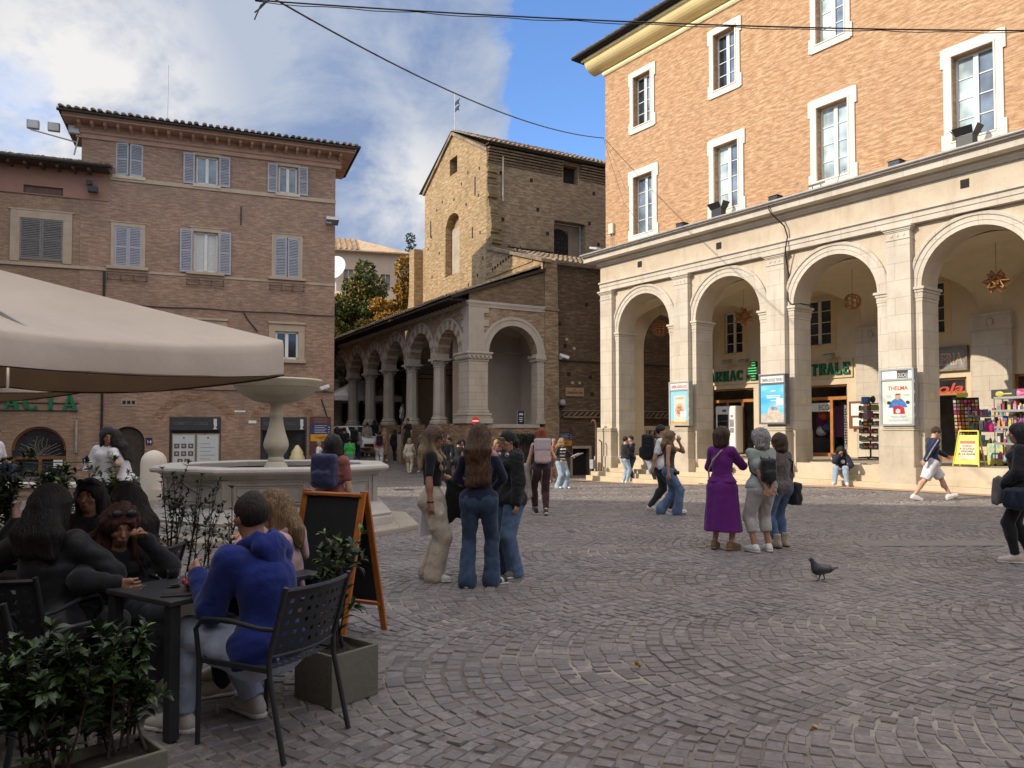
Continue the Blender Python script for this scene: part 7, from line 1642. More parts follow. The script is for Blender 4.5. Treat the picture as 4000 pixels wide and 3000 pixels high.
        for ax in range(3):
            o=[(1,0,0),(0,1,0),(0,0,1)][ax];u,w=[(1,2),(2,0),(0,1)][ax]
            A=ins[tuple(slice(0,n[i]-o[i]) for i in range(3))];B=ins[tuple(slice(o[i],n[i]) for i in range(3))];e=np.argwhere(A!=B);e=e[(e[:,u]>0)&(e[:,w]>0)&(e[:,u]<n[u]-1)&(e[:,w]<n[w]-1)]
            if len(e)==0: continue
            du=np.zeros(3,int);du[u]=1;dw=np.zeros(3,int);dw[w]=1;g=lambda q:mp[q[:,0],q[:,1],q[:,2]]
            q=np.stack([g(e-du-dw),g(e-dw),g(e),g(e-du)],1);f=A[tuple(e.T)];q[~f]=q[~f][:,::-1];F.append(q)
        F=np.concatenate(F);F=F[(F>=0).all(1)];return P,F
    def obj(s,name,m,par=None,**k):
        V,F=s.mesh()
        return mesh_obj(name,V,F,m,par,smooth=0,uvs=False,**k) if len(V) else None
def ik(a,t,l1,l2,hint):
    a=np.asarray(a,float);t=np.asarray(t,float);d=t-a;L=np.linalg.norm(d);L2=min(L,(l1+l2)*.998);d/=L
    x=(l1*l1-l2*l2+L2*L2)/(2*L2);h=math.sqrt(max(0,l1*l1-x*x));hint=np.asarray(hint,float);hp=hint-d*(hint@d);hp=nrm(hp)
    return a+d*x+hp*h,a+d*L2
SK=lambda n,c:plain('skin_'+n,c,.5,var=.12,scale=25)
skinL=SK('fair',(.52,.30,.20));skinM=SK('olive',(.40,.215,.135));skinD=SK('tan',(.32,.165,.10))
eyeW=plain('eye_white',(.6,.57,.54),.3);iris=plain('dark_iris',(.02,.012,.008),.15);lipm=plain('lips',(.34,.11,.09),.45);browm=plain('brow_hair',(.04,.025,.015),.8)
shoeW=cloth('white_trainers',(.62,.61,.59),.6,.12,.1);shoeB=cloth('black_shoes',(.02,.02,.02),.5);soleW=plain('shoe_soles',(.58,.56,.52),.6)
denim=cloth('blue_denim',(.085,.135,.23),.9,.35,.4);denimD=cloth('dark_denim',(.035,.06,.11),.9,.35,.4);denimL=cloth('pale_denim',(.30,.38,.47),.9,.25,.4)
blackC=cloth('black_cloth',(.012,.012,.014),.85);whiteC=cloth('white_cotton',(.62,.61,.62),.85,.1);greyC=cloth('grey_cotton',(.26,.24,.23));navyC=cloth('navy_cloth',(.016,.022,.055))
hBrown=hairmat('brown_hair',(.055,.026,.012));hDark=hairmat('black_hair',(.012,.009,.008));hBlond=hairmat('blonde_hair',(.36,.25,.12));hRed=hairmat('red_hair',(.20,.042,.012));hGrey=hairmat('grey_hair',(.30,.29,.28));hOmbre=hairmat('ombre_hair',(.10,.055,.028),(.55,.42,.24))
def person(label,px,dep,H,head,look,pose=None,seed=0,group=None,res=None,pos=None,z=None,fem=True,skin=None):
    """px,dep place the feet; head is the heading in degrees (0 away, 90 right, 180 to the camera); lengths below are for a 1.70 m figure"""
    pose=pose or {};skin=skin or skinM;X,Y=pos if pos else ((px-2000)/3000*dep,dep);zz=gz(X,Y) if z is None else z
    r=random.Random(seed+17);h=res or (.0105 if dep<7 else .0135 if dep<12 else .019 if dep<20 else .024);S=H/1.7;h/=S
    hip=np.array(pose.get('hip',(0,0,.93)),float);u=nrm(pose.get('lean',(0,.02,1)));tw=rad(pose.get('twist',0));rt=np.array([math.cos(tw),-math.sin(tw),0.]);rt=nrm(rt-u*(rt@u));fw=np.cross(u,rt)
    hr=np.array([1.,0,0]);neck=hip+u*.51;sw=.150 if fem else .176;hw=.092 if fem else .088
    mid=pose.get('slump',0.);chest=hip+u*.33-fw*mid
    sh={-1:neck-u*.045-rt*sw,1:neck-u*.045+rt*sw};hj={s:hip+hr*s*hw-np.array([0,0,.04]) for s in (-1,1)}
    feet=pose.get('feet',{-1:(-.095,-.01,.085),1:(.095,.02,.085)});hands=pose.get('hands',{});kh=pose.get('knee',{-1:(-.12,1,0),1:(.12,1,0)})
    el={};wr={};kn={};an={}
    for s in (-1,1):
        tg=hands.get(s,(s*.25,.06,hip[2]-.11));tg=tg if not isinstance(tg,str) else tg
        eh=pose.get('elbow',{}).get(s,(s*.55,-1,-.2));el[s],wr[s]=ik(sh[s],tg,.285,.245,eh);kn[s],an[s]=ik(hj[s],feet[s],.43,.415,kh[s])
    tdir={s:nrm(pose.get('toes',{}).get(s,(s*.22,1,0))) for s in (-1,1)}
    # head
    hy,hp=pose.get('head',(0,0));hu=nrm(u*.35+np.array([0,0,1.]));hu0=hu;a=rad(hy);hf=nrm(fw-hu*(fw@hu));hrt=np.cross(hf,hu);hf=hf*math.cos(a)+hrt*math.sin(a);b=rad(hp);hf,hu=nrm(hf*math.cos(b)+hu*math.sin(b)),nrm(hu*math.cos(b)-hf*math.sin(b));hr_=np.cross(hf,hu);ha=np.array([hr_,hf,hu])
    hc=neck+hu0*.075+hu*.085+hf*.015
    def HP(x,y,z_): return hc+hr_*x+hf*y+hu*z_
    allp=np.array([hip,neck,hc,*el.values(),*wr.values(),*kn.values(),*an.values()]);lo=allp.min(0)-.30;hi=allp.max(0)+.30;lo[2]=min(lo[2],allp[:,2].min()-.14)
    f=Field(lo,hi,h)
    # trunk
    f.cap(hip+u*.02,chest,.105,.11,.04,fw,1.35);f.cap(chest,neck-u*.09,.118 if fem else .13,.10,.05,fw,1.32);f.cap(sh[-1]+rt*.02-u*.012,sh[1]-rt*.02-u*.012,.044,.044,.05);f.cap(hj[-1],hj[1],.098,.098,.05,fw,1.05)
    if fem: [f.ell(chest+u*.055+rt*s*.07+fw*.075,(.058,.052,.055),None,.03) for s in (-1,1)]
    f.cap(neck-u*.03,hc-hu*.03-hf*.012,.056 if fem else .064,.050,.03)
    # head: skull, face, jaw, nose, brow, lips, ears
    f.ell(HP(0,-.012,.025),(.073,.092,.088),ha,.02);f.ell(HP(0,.022,-.035),(.057,.066,.085),ha,.03);f.ell(HP(0,.052,-.088),(.028,.026,.024),ha,.025)
    f.cap(HP(0,.086,.012),HP(0,.108,-.028),.009,.014,.012);f.cap(HP(-.035,.078,.028),HP(.035,.078,.028),.012,.012,.014);f.cap(HP(-.016,.088,-.06),HP(.016,.088,-.06),.010,.010,.012)
    for s in (-1,1): f.ell(HP(s*.033,.092,.006),(.019,.012,.012),ha,.01,True);f.ell(HP(s*.043,.062,-.025),(.024,.022,.022),ha,.02);f.ell(HP(s*.075,-.005,-.012),(.010,.02,.032),ha,.008)
    for s in (-1,1):
        f.cap(sh[s],el[s],.048 if fem else .054,.036,.04);f.cap(el[s],wr[s],.037,.026,.02);mdl=el[s]*.72+wr[s]*.28;f.ell(mdl,(.040,.040,.055),None,.03)
        f.cap(hj[s],kn[s],.086,.055,.05);f.cap(kn[s],an[s],.055,.036,.03);bk=-nrm(np.cross(np.cross(kn[s]-an[s],tdir[s]),kn[s]-an[s]));f.ell(kn[s]*.68+an[s]*.32+bk*.02,(.053,.053,.09),None,.04)
        f.cap(an[s]-np.array([0,0,.03]),an[s]-np.array([0,0,.055])+tdir[s]*.15,.036,.028,.03)
    # palms and five fingers
    mb=MB();HDIR={}
    for s in (-1,1):
        hd=nrm(pose.get('hdir',{}).get(s,wr[s]-el[s]));pn=np.asarray(pose.get('palm',{}).get(s,(-s*1.,.25,0.)),float);pn=nrm(pn-hd*(pn@hd));sd=np.cross(hd,pn)*-s if False else np.cross(pn,hd)*s
        pe=wr[s]+hd*.082;f.cap(wr[s],wr[s]+hd*.02,.026,.03,.02,pn,1.3);f.cap(wr[s]+hd*.03-sd*.014,pe-sd*.022,.022,.019,.016,pn,1.25);f.cap(wr[s]+hd*.03+sd*.012,pe+sd*.022,.023,.019,.016,pn,1.25)
        cu=pose.get('curl',{}).get(s,.45);HDIR[s]=(hd,pn,sd,pe)
        for i,Lf in enumerate((.070,.078,.073,.058)):
            p=pe-hd*.012+sd*(.030-.0195*i);an_=0;Q=[p]
            for q,(lf,cc) in enumerate(((.45,.5),(.32,1.0),(.26,.8))):
                an_+=cu*cc*(1+.12*i);p=p+(hd*math.cos(an_)+pn*math.sin(an_)+sd*(.06-.04*i)*(q==0))*Lf*lf;Q.append(p)
            mb.tube(Q,[.0095,.0088,.0080,.0058],7)
        p=wr[s]+hd*.028+sd*.024;q=p+nrm(hd*.62+sd*.75+pn*.25)*.042;mb.tube([p,q,q+nrm(hd*.85+sd*.25+pn*(.25+.4*cu))*.034,q+nrm(hd*.9+sd*.05+pn*(.35+.5*cu))*.058],[.0125,.0105,.009,.0065],7)
    V,F=f.mesh();nf=len(V);V=np.concatenate([V,np.array(mb.v)]);Fl=F.tolist()+[tuple(i+nf for i in q) for q in mb.f]
    rotz=-rad(head);o=mesh_obj('person',V.tolist(),Fl,skin,None,smooth=0,uvs=False,loc=(X,Y,zz),rot=rotz);o.scale=(S,S,S);tag(o,label,'person',group)
    K=lambda ff,name,m:ff.obj(name,m,o)
    near=dep<13
    if near:
        for s in (-1,1):
            e=MB();e.ball((0,0,0),(.0125,.006,.0056),10,6);e.mi=1;e.ball((0,.0045,0),(.0060,.003,.0060),8,5);e.ball((0,.002,.0055),(.0145,.006,.0026),8,5);M4=np.stack([hr_,hf,hu],1);c=HP(s*.033,.079,.006);e.v=[tuple(M4@np.array(p)+c) for p in e.v];e.build('eye',[eyeW,iris],o,smooth=0,uvs=False)
            e=MB();e.tube([HP(s*.016,.089,.028),HP(s*.034,.086,.034),HP(s*.052,.073,.027)],[.0035,.0042,.0022],6);e.build('eyebrow',browm,o,smooth=0,uvs=False)
        e=MB();e.ball((0,0,0),(.021,.006,.007),10,6);M4=np.stack([hr_,hf,hu],1);c=HP(0,.096,-.060);e.v=[tuple(M4@np.array(p)+c) for p in e.v];e.build('mouth',lipm,o,smooth=0,uvs=False)
    lk=look
    # ---- top
    def torso(ff,g,low=0):
        ff.cap(hip+u*(.03-low),chest,.108+g,.114+g*1.05,.04,fw,1.28);ff.cap(chest,neck-u*.10,.121+g if fem else .136+g,.104+g,.05,fw,1.28);ff.cap(sh[-1]+rt*.02-u*.014,sh[1]-rt*.02-u*.014,.049+g*.5,.049+g*.5,.05);ff.cap(hj[-1]+u*.03,hj[1]+u*.03,.106+g,.106+g,.05,fw,1.0)
        if fem: [ff.ell(chest+u*.055+rt*s*.07+fw*.078,(.062+g*.5,.056+g*.5,.058+g*.5),None,.03) for s in (-1,1)]
    tp=lk.get('top')
    if tp:
        m,sl,hem,g=tp[:4];ex=tp[4] if len(tp)>4 else {}
        ff=Field(lo,hi,h);torso(ff,.012+g,.0);ff.cut(hip+u*hem,u)
        for s in (-1,1):
            if sl>0: ff.cap(sh[s],sh[s]+(el[s]-sh[s])*min(1,sl*2),.053+g*.8,.043+g*1.15,.035)
            if sl>.55:
                t_=min(1,(sl-.5)*2)*.97;ff.cap(el[s],el[s]+(wr[s]-el[s])*t_,.044+g*1.1,.034+g*.7,.03)
        if ex.get('collar'): ff.cap(neck-rt*.045+u*.015,neck+rt*.045+u*.015,.052,.052,.02)
        ff.wrinkle(.005+.06*g,seed,15,13)
        if ex.get('drop'): ff.cut(neck-u*.055,-nrm(u))
        else: ff.cap(neck+u*.085+fw*.055,neck+u*.3+fw*.1,.075,.09,0,sub=True)
        ff.cap(neck+u*.02,neck+u*.3,.058,.06,0,sub=True)
        if ex.get('hood'):
            hf_=Field(lo,hi,h);Q=[neck+rt*.092*math.cos(t)+fw*(.085*math.sin(t)-.025)+u*(.018-.03*math.sin(t)) for t in np.linspace(-.9,pi+.9,9)]
            for p_,q_ in zip(Q,Q[1:]): hf_.cap(p_,q_,.030,.030,.015)
            hf_.cap(neck-fw*.115-u*.01-rt*.07,neck-fw*.115-u*.01+rt*.07,.045,.045,.02);hf_.cap(neck-fw*.13-u*.03,neck-fw*.15-u*.17,.085,.045,.03,fw,1.9);hf_.wrinkle(.006,seed+3,22,20);hf_.cap(neck+u*.05,neck+u*.3,.062,.07,0,sub=True);K(hf_,'hood',m)
        K(ff,ex.get('name','top'),m)
        if ex.get('over'):
            pass
    # ---- below the waist
    bt=lk.get('bottom')
    if bt:
        kind,m,wide,ln=bt[:4];ex=bt[4] if len(bt)>4 else {};ff=Field(lo,hi,h)
        if kind in ('skirt','dress'):
            kz=(kn[-1]+kn[1])/2;az=(an[-1]+an[1])/2;hm=hip+(az-hip)*ln
            [(ff.cap(hip+u*.08+rt*q,hip-u*.06+rt*q*1.3,.105,.135,.03,fw,1.1),ff.cap(hip-u*.06+rt*q*1.3,hm+rt*q*1.5,.137,.128+wide,.04,fw,1.0)) for q in (-.062,0,.062)]
            ff.wrinkle(.011,seed,26,2);ff.cut(hm,(hip-hm)/np.linalg.norm(hip-hm));ff.cut(hip+u*.16,-u)
            K(ff,'skirt',m)
        else:
            ff.cap(hj[-1]+u*.01,hj[1]+u*.01,.112+wide*.4,.112+wide*.4,.05,fw,1.02);ff.cap(hip+u*.02,hip+u*.15,.112,.106,.04,fw,1.28)
            for s in (-1,1):
                back=-fw*.02;ff.ell(hj[s]+u*.0-fw*.045+rt*s*-.012,(.085,.075,.09),None,.05)
                ff.cap(hj[s]+back*.3,kn[s],.099+wide,.064+wide,.035)
                if ln>.5:
                    t_=min(1,(ln-.5)*2);e_=kn[s]+(an[s]-kn[s])*t_;fl=ex.get('flare',0);ff.cap(kn[s],e_,.064+wide*.9,.050+wide*.8+fl,.03);bk=-nrm(np.cross(np.cross(kn[s]-an[s],tdir[s]),kn[s]-an[s]));ff.ell(kn[s]*.68+an[s]*.32+bk*.016,(.060+wide*.5,.060+wide*.5,.10),None,.04)
                    if fl: ff.cap(e_,e_-np.array([0,0,.03]),.055+wide*.8+fl,.058+wide*.8+fl,.02)
            if ex.get('pocket'): ff.box(kn[1]*.55+hj[1]*.45+rt*.085,(.022,.075,.10),np.array([rt,fw,u]),.02,.015)
            ff.wrinkle(.0055+.03*wide,seed+1,17,7);ff.cut(hip+u*ex.get('waist',.10),-nrm(np.array([0,-.15,1.]) if hip[2]<.7 else u))
            for s in (-1,1):
                e_=kn[s]+(an[s]-kn[s])*min(1,max(0,(ln-.5)*2)) if ln>.5 else hj[s]+(kn[s]-hj[s])*ln*2
                if ln<1: ax=nrm((kn[s]-an[s]) if ln>.5 else (hj[s]-kn[s]));sl_=ff._sl(e_-.45*np.array([.4,1,1.2]) if False else np.minimum(e_,an[s])-.12,np.maximum(e_,an[s])+.12);X_,Y_,Z_=ff.pts(sl_);ff.v[sl_]=np.maximum(ff.v[sl_],-((X_-e_[0])*ax[0]+(Y_-e_[1])*ax[1]+(Z_-e_[2])*ax[2]).astype(np.float32))
            K(ff,'shorts' if ln<.6 else 'trousers',m)
    # ---- shoes
    sm=lk.get('shoes',shoeW)
    for s in (-1,1):
        ff=Field(np.minimum(an[s],an[s]+tdir[s]*.2)-.13,np.maximum(an[s],an[s]+tdir[s]*.2)+.13,min(h,.014));z0=an[s]-np.array([0,0,.085]);td_=tdir[s]
        pt=pose.get('pitch',{}).get(s,0);upv=np.array([0,0,1.]);td2=nrm(td_*math.cos(pt)+upv*math.sin(pt));n2=nrm(upv*math.cos(pt)-td_*math.sin(pt))
        ff.cap(z0+n2*.045-td2*.045,z0+n2*.038+td2*.165,.044,.036,.02,n2,.95);ff.cap(z0+n2*.085-td2*.015,z0+n2*.05+td2*.08,.043,.042,.03)
        if lk.get('boots'): ff.cap(z0+n2*.06-td2*.01,z0+n2*.20-td2*.01,.052,.056,.03)
        ff.cut(z0+n2*.004,n2);ff.cut(z0+n2*(.115 if not lk.get('boots') else .22),-n2);K(ff,'shoe',sm)
        if dep<20:
            ff=Field(np.minimum(z0,z0+td_*.2)-.12,np.maximum(z0,z0+td_*.2)+.12,min(h,.014));ff.cap(z0+n2*.015-td2*.048,z0+n2*.014+td2*.17,.047,.038,.0);ff.cut(z0+n2*.0,n2);ff.cut(z0+n2*.026,-n2);K(ff,'shoe_sole',lk.get('sole',soleW))
    # ---- hair
    kind,m=lk.get('hair',('short',hDark))[:2];ln=lk['hair'][2] if len(lk.get('hair',()))>2 else .3
    ff=Field(hc-.26-np.array([.05,.05,ln]),hc+.24+np.array([.05,.05,0]),min(h,.016));vol={'short':.012,'bob':.03,'long':.022,'tied':.010,'curly':.034,'crop':.007,'wave':.026}[kind]
    ff.ell(HP(0,-.014,.030),(.076+vol,.096+vol*.9,.090+vol),ha,.02)
    if kind in ('bob','long','wave','curly'):
        L0=.10 if kind in ('bob','curly') else .14
        for s in (-1,1): ff.cap(HP(s*(.066+vol*.4),-.005,.02),HP(s*(.070+vol*.4),-.015,-L0),.026+vol*.5,.026+vol*.5,.04)
        ff.cap(HP(-.03,-.075,.0),HP(-.04,-.075,-.11),.05,.05,.05);ff.cap(HP(.03,-.075,.0),HP(.04,-.075,-.11),.05,.05,.05)
    if kind in ('long','wave'):
        tip=neck-fw*(.125+mid)-u*max(0,ln-.12)
        for q in (-.09,-.045,0,.045,.09):
            e_=tip+rt*q*1.15-u*r.uniform(-.03,.03);st=HP(q*.7,-.085,-.06);md=neck-fw*.115+rt*q*1.1;ff.cap(st,md,.045,.042,.04);ff.cap(md,e_,.042,.026,.04)
        if lk.get('front'):
            for s in (-1,1): a_=HP(s*.078,.0,-.10);ff.cap(a_,neck+rt*s*.10+fw*.085-u*.08,.033,.032,.03);ff.cap(neck+rt*s*.10+fw*.085-u*.08,neck+rt*s*.095+fw*.115-u*max(.1,ln-.1),.032,.018,.03)
    if kind=='tied': ff.cap(HP(0,-.10,-.0),HP(0,-.135,-.035),.036,.034,.03);ff.cap(HP(0,-.135,-.035),HP(0,-.14,-.02-ln),.03,.015,.03)
    if lk.get('bun'): ff.ell(HP(0,-.10,.075),(.05,.05,.05),ha,.02)
    amp=.012 if kind in ('curly','wave') else .006;ff.wrinkle(amp,seed+5,34 if kind!='curly' else 60,12 if kind!='curly' else 55)
    ff.ell(HP(0,.105,-.045),(.060,.075,.098),ha,0,True);ff.ell(HP(0,.125,.012),(.056,.055,.058),ha,0,True);ff.cap(neck+fw*.045,neck+fw*.2,.07,.07,0,sub=True) if not lk.get('front') else None
    if kind in ('short','crop'): ff.cap(HP(-.1,.052,-.03),HP(.1,.052,-.03),.042,.042,0,sub=True)
    if kind in ('short','crop','tied'): ff.cap(HP(-.1,.03,-.075),HP(.1,.03,-.075),.055,.055,0,sub=True);ff.ell(HP(0,-.03,-.15),(.1,.1,.085),ha,0,True)
    K(ff,'hair',m)
    # ---- spectacles, sunglasses
    gl=lk.get('glasses')
    if gl:
        e=MB()
        for s in (-1,1):
            c=HP(s*.036,.102,.004);e.tube([c+hr_*.029*math.cos(q)+hu*.023*math.sin(q)-hf*abs(math.cos(q))*.004 for q in np.linspace(0,2*pi,15)],.0035 if gl!='sun' else .003,5);e.tube([HP(s*.064,.098,.008),HP(s*.079,.05,.010),HP(s*.079,-.01,.004)],.003,5)
            if gl=='sun': e.poly([c+hr_*.028*math.cos(q)+hu*.022*math.sin(q) for q in np.linspace(0,2*pi,15)[:-1]])
        e.tube([HP(-.009,.105,.008),HP(.009,.105,.008)],.003,5);e.build('sunglasses' if gl=='sun' else 'glasses',M['black'],o,smooth=0,uvs=False)
    if lk.get('headsun'):
        e=MB()
        for s in (-1,1): c=HP(s*.04,.065,.115);e.ball(c,(.034,.016,.022),10,6);e.tube([HP(s*.075,.06,.105),HP(s*.095,-.02,.06)],.004,5)
        e.tube([HP(-.01,.08,.118),HP(.01,.08,.118)],.004,5);e.build('sunglasses',M['black'],o,smooth=0,uvs=False)
    if lk.get('cap'):
        e=Field(hc-.25,hc+.25,min(h,.016));e.ell(HP(0,-.01,.045),(.094,.108,.085),ha,0);e.cut(HP(0,0,.035),hu);e.cap(HP(-.04,.10,.045),HP(.04,.10,.045),.05,.05,.02,hu,5);K(e,'cap',lk['cap'])
    if lk.get('belt'): e=Field(lo,hi,h);e.cap(hip+u*.08-rt*.02,hip+u*.08+rt*.02,.128,.128,0,fw,1.22);e.cut(hip+u*.06,u);e.cut(hip+u*.105,-u);K(e,'belt',lk['belt'])
    R_=Matrix.Rotation(rotz,3,'Z');w2=lambda p:tuple(R_@(Vector(p)*S)+Vector((X,Y,zz)))
    o.update_tag();return dict(o=o,w=w2,hip=hip,u=u,fw=fw,rt=rt,neck=neck,chest=chest,sh=sh,el=el,wr=wr,kn=kn,an=an,hc=hc,HP=HP,hd=HDIR,S=S,rot=rotz,hf=hf,hu=hu,hr=hr_)
def backpack(p,label,m,w=.15,hh=.21,d=.085,off=.0,flap=None,strap=None,name='backpack',cat='backpack',roll=False,zoff=.0):
    """soft bag on the back with two shoulder straps (its own thing)"""
    S=p['S'];c=p['chest']-p['fw']*(.125+d+off)+p['u']*(.02+zoff);ax=np.array([p['rt'],p['fw'],p['u']]);R=w+hh+.2
    t=thing(name,label,cat,p['w'](c-p['u']*hh),p['rot']);t.scale=(S,S,S);base=c-p['u']*hh
    L=lambda q:np.asarray(q)-base
    f=Field(-np.array([R,R,.15]),np.array([R,R,2*hh+.2]),.014/S);f.box(L(c),(w,d,hh),ax,.055,.02)
    if flap is None: f.box(L(c-p['fw']*d*.95-p['u']*hh*.42),(w*.8,d*.4,hh*.42),ax,.04,.02)
    f.wrinkle(.005,3,14,14);f.obj('bag',m,t)
    if flap is not None: g=Field(-np.array([R,R,.15]),np.array([R,R,2*hh+.2]),.014/S);g.box(L(c+p['u']*hh*.55-p['fw']*.008),(w*1.03,d*1.06,hh*.5),ax,.03,.01);g.obj('flap',flap,t)
    for s in (-1,1):
        mb=MB();q=[c+p['rt']*s*w*.5+p['u']*hh*.8+p['fw']*d,p['sh'][s]-p['rt']*s*.055+p['u']*.068,p['sh'][s]-p['rt']*s*.05+p['fw']*.105-p['u']*.03,p['chest']+p['rt']*s*.12+p['fw']*.13,p['chest']+p['rt']*s*.15-p['u']*.12+p['fw']*.03,c+p['rt']*s*w*.85-p['u']*hh*.75+p['fw']*d]
        mb.tube([tuple(L(x)) for x in q],.017,6);mb.build('strap',strap or m,t,smooth=0,uvs=False)
    return t
def held(name,label,cat,loc,rot=0): return thing(name,label,cat,loc,rot)
def soft(t,m,fn,R,h=.012,part='bag'):
    f=Field(-np.array(R),np.array(R),h);fn(f);return f.obj(part,m,t)
# ================================================================ who is in the square
WALK=lambda l=.26,s=1:dict(hip=(0,0,.905),feet={-s:(-s*.07,l,.10),s:(s*.07,-l,.105)},toes={-1:(-.1,1,0),1:(.1,1,0)},pitch={-s:.25,s:-.35},hands={-s:(-s*.25,-.14,.83),s:(s*.25,.22,.88)})
T=lambda m,sl=1,hem=-.06,g=.008,**k:(m,sl,hem,g,k)
# --- the three young women talking
bl=person('blonde woman in a black cropped T-shirt and beige cargo trousers, looking right',1690,8.5,1.66,96,dict(top=T(blackC,.36,.13,.004,name='cropped_shirt'),bottom=('t',cloth('beige_cotton',(.46,.39,.31),.9,.15,.5),.034,1,dict(flare=.03,waist=.13,pocket=1)),shoes=shoeW,hair=('long',hOmbre,.30),front=1,glasses='sun'),dict(hands={1:(.24,.03,.80),-1:(-.16,.30,1.06)},palm={-1:(.2,0,1)},head=(8,-3),feet={-1:(-.10,-.07,.085),1:(.10,.04,.085)},curl={-1:.9}),1,skin=skinD)
nv=person('long haired woman seen from behind in a navy off shoulder top and flared jeans',1872,8.15,1.68,4,dict(top=T(cloth('navy_knit',(.018,.022,.05),.9,.2,.2),1,-.02,.004,drop=1,neck=.0,name='off_shoulder_top'),bottom=('t',denimD,.008,1,dict(flare=.035)),shoes=cloth('dark_striped_trainers',(.03,.03,.028),.6,stripes=((.5,.48,.42),14,1,.35)),hair=('wave',hairmat('chestnut_hair',(.075,.036,.016)),.46)),dict(hands={-1:(-.13,.26,1.0),1:(.13,.26,1.0)},elbow={-1:(-1,-.35,-.4),1:(1,-.35,-.4)},feet={-1:(-.12,-.06,.085),1:(.13,.05,.085)},toes={-1:(-.25,1,0),1:(.9,.6,0)},head=(0,0)),2)
gl=person('woman in black framed glasses and a black hoodie with headphones round her neck',1990,8.75,1.62,228,dict(top=T(cloth('black_fleece',(.014,.014,.015),.95,.2,.6),1,-.16,.032,hood=1,name='hoodie'),bottom=('t',denim,.028,1,dict(flare=.02)),shoes=cloth('olive_trainers',(.12,.115,.08),.6),hair=('tied',hDark,.10),glasses='clear'),dict(hands={1:(.24,.10,.86),-1:(-.24,.10,.82)},feet={-1:(-.12,.02,.085),1:(.12,-.05,.085)},head=(4,-2)),3)
t=thing('headphones','black headphones with silver ear cups worn round the neck of the woman in glasses','headphones',gl['w'](gl['neck']),gl['rot'])
mb=MB();mb.tube([(.085*math.sin(a),-.075*math.cos(a)-.01,.03-.02*math.cos(a)) for a in np.linspace(-2.2,2.2,14)],.012,6);mb.build('band',M['black'],t,smooth=0)
for s in (-1,1): mb=MB();mb.ball((s*.065,.085,-.015),(.036,.018,.036),12,8);mb.build('ear_cup',M['steel'],t,smooth=0)
def drape(label,name,cat,p0,m,w,d,L,rot=0,seed=0,handles=None,rows=None):
    t=thing(name,label,cat,p0,rot);f=Field((-w-.12,-d-.12,-L-.1),(w+.12,d+.12,.12),.014)
    for x in np.linspace(-w*.7,w*.7,4): f.cap((x*.7,0,0),(x+.02*math.sin(x*40),0,-L*(.9+.1*math.sin(x*30+seed))),.035+d*.3,.03+d*.5,.03,(0,1,0),1.2)
    f.wrinkle(.016,seed,20,5);f.obj('cloth',m,t);return t
drape('black jacket hung over the forearm of the blonde woman','jacket','jacket',bl['w'](bl['wr'][-1]*.7+bl['el'][-1]*.3),blackC,.09,.05,.40,0,4)
t=thing('phone','dark phone in the raised hand of the blonde woman','phone',bl['w'](bl['hd'][-1][3]+np.array([0,0,.02])),bl['rot']);mb=MB();mb.box(-.036,.036,-.02,.12,-.0,.009);mb.build('body',M['black'],t,bevel=.003)
q=bl['w'](bl['sh'][-1]+np.array([-.08,-.06,-.56]));t=thing('paper_bag','white paper shopping bag hanging behind the blonde woman','bag',q,bl['rot']+.4);mb=MB();mb.v=[(-.05,-.15,-.36),(.05,-.15,-.36),(.06,.13,-.34),(-.06,.13,-.34),(-.015,-.11,.12),(.015,-.11,.12),(.02,.12,.12),(-.02,.12,.12)];mb.f=[(0,3,2,1),(0,1,5,4),(1,2,6,5),(2,3,7,6),(3,0,4,7)];mb.m=[0]*5;mb.build('bag',plain('white_paper',(.66,.65,.72),.7,var=.05),t);mb=MB();[mb.tube([(x,-.05,.12),(x,-.02,.30),(x,.03,.30),(x,.06,.12)],.006,5) for x in (-.015,.015)];mb.build('handle',whiteC,t)
t=thing('bracelet','dark bracelet on the hanging wrist of the blonde woman','bracelet',bl['w'](bl['wr'][1]-bl['hd'][1][0]*.02));mb=MB();mb.lathe([(.033,-.009),(.039,0),(.033,.009)],14);mb.build('band',M['black'],t,smooth=0)
# --- walkers in the middle
rd=person('red haired woman walking away in dark striped trousers',2112,15.4,1.72,352,dict(top=T(cloth('plum_vest',(.05,.035,.05)),.0,-.02,.004),bottom=('t',cloth('patterned_trousers',(.045,.022,.022),.9,.5,.3,stripes=((.30,.22,.15),5.3,0,.10)),.010,.95,{}),shoes=shoeB,hair=('wave',hRed,.34),bun=1),dict(WALK(.20,1),hands={-1:(-.27,.08,.86),1:(.25,.12,.95)}),4,skin=skinL)
pinkb=cloth('pale_pink_canvas',(.52,.38,.37),.8,.08,.3);backpack(rd,'pale pink roll top backpack on the red haired woman',pinkb,.155,.235,.085,flap=cloth('lilac_grey_flap',(.42,.37,.39),.8,.08),strap=blackC)
drape('grey knitted jumper hanging from the arm of the red haired woman','jumper','jumper',rd['w'](rd['wr'][-1]+np.array([-.02,0,.10])),cloth('grey_knit',(.33,.29,.26)),.10,.06,.62,.2,7)
br=person('woman in brown sleeveless top and flared jeans, eating while walking',2612,15.4,1.68,108,dict(top=T(cloth('brown_vest',(.055,.035,.03)),0,.07,.004),bottom=('t',denim,.010,1,dict(flare=.045,waist=.13)),shoes=shoeW,hair=('long',hairmat('dark_blonde_hair',(.17,.10,.05)),.22),front=1),dict(WALK(.17,-1),hands={1:(.24,.02,.82),-1:(-.03,.20,1.47)},elbow={-1:(-.6,.3,-1),1:(.5,-1,0)},head=(10,-6),curl={-1:1.0}),5)
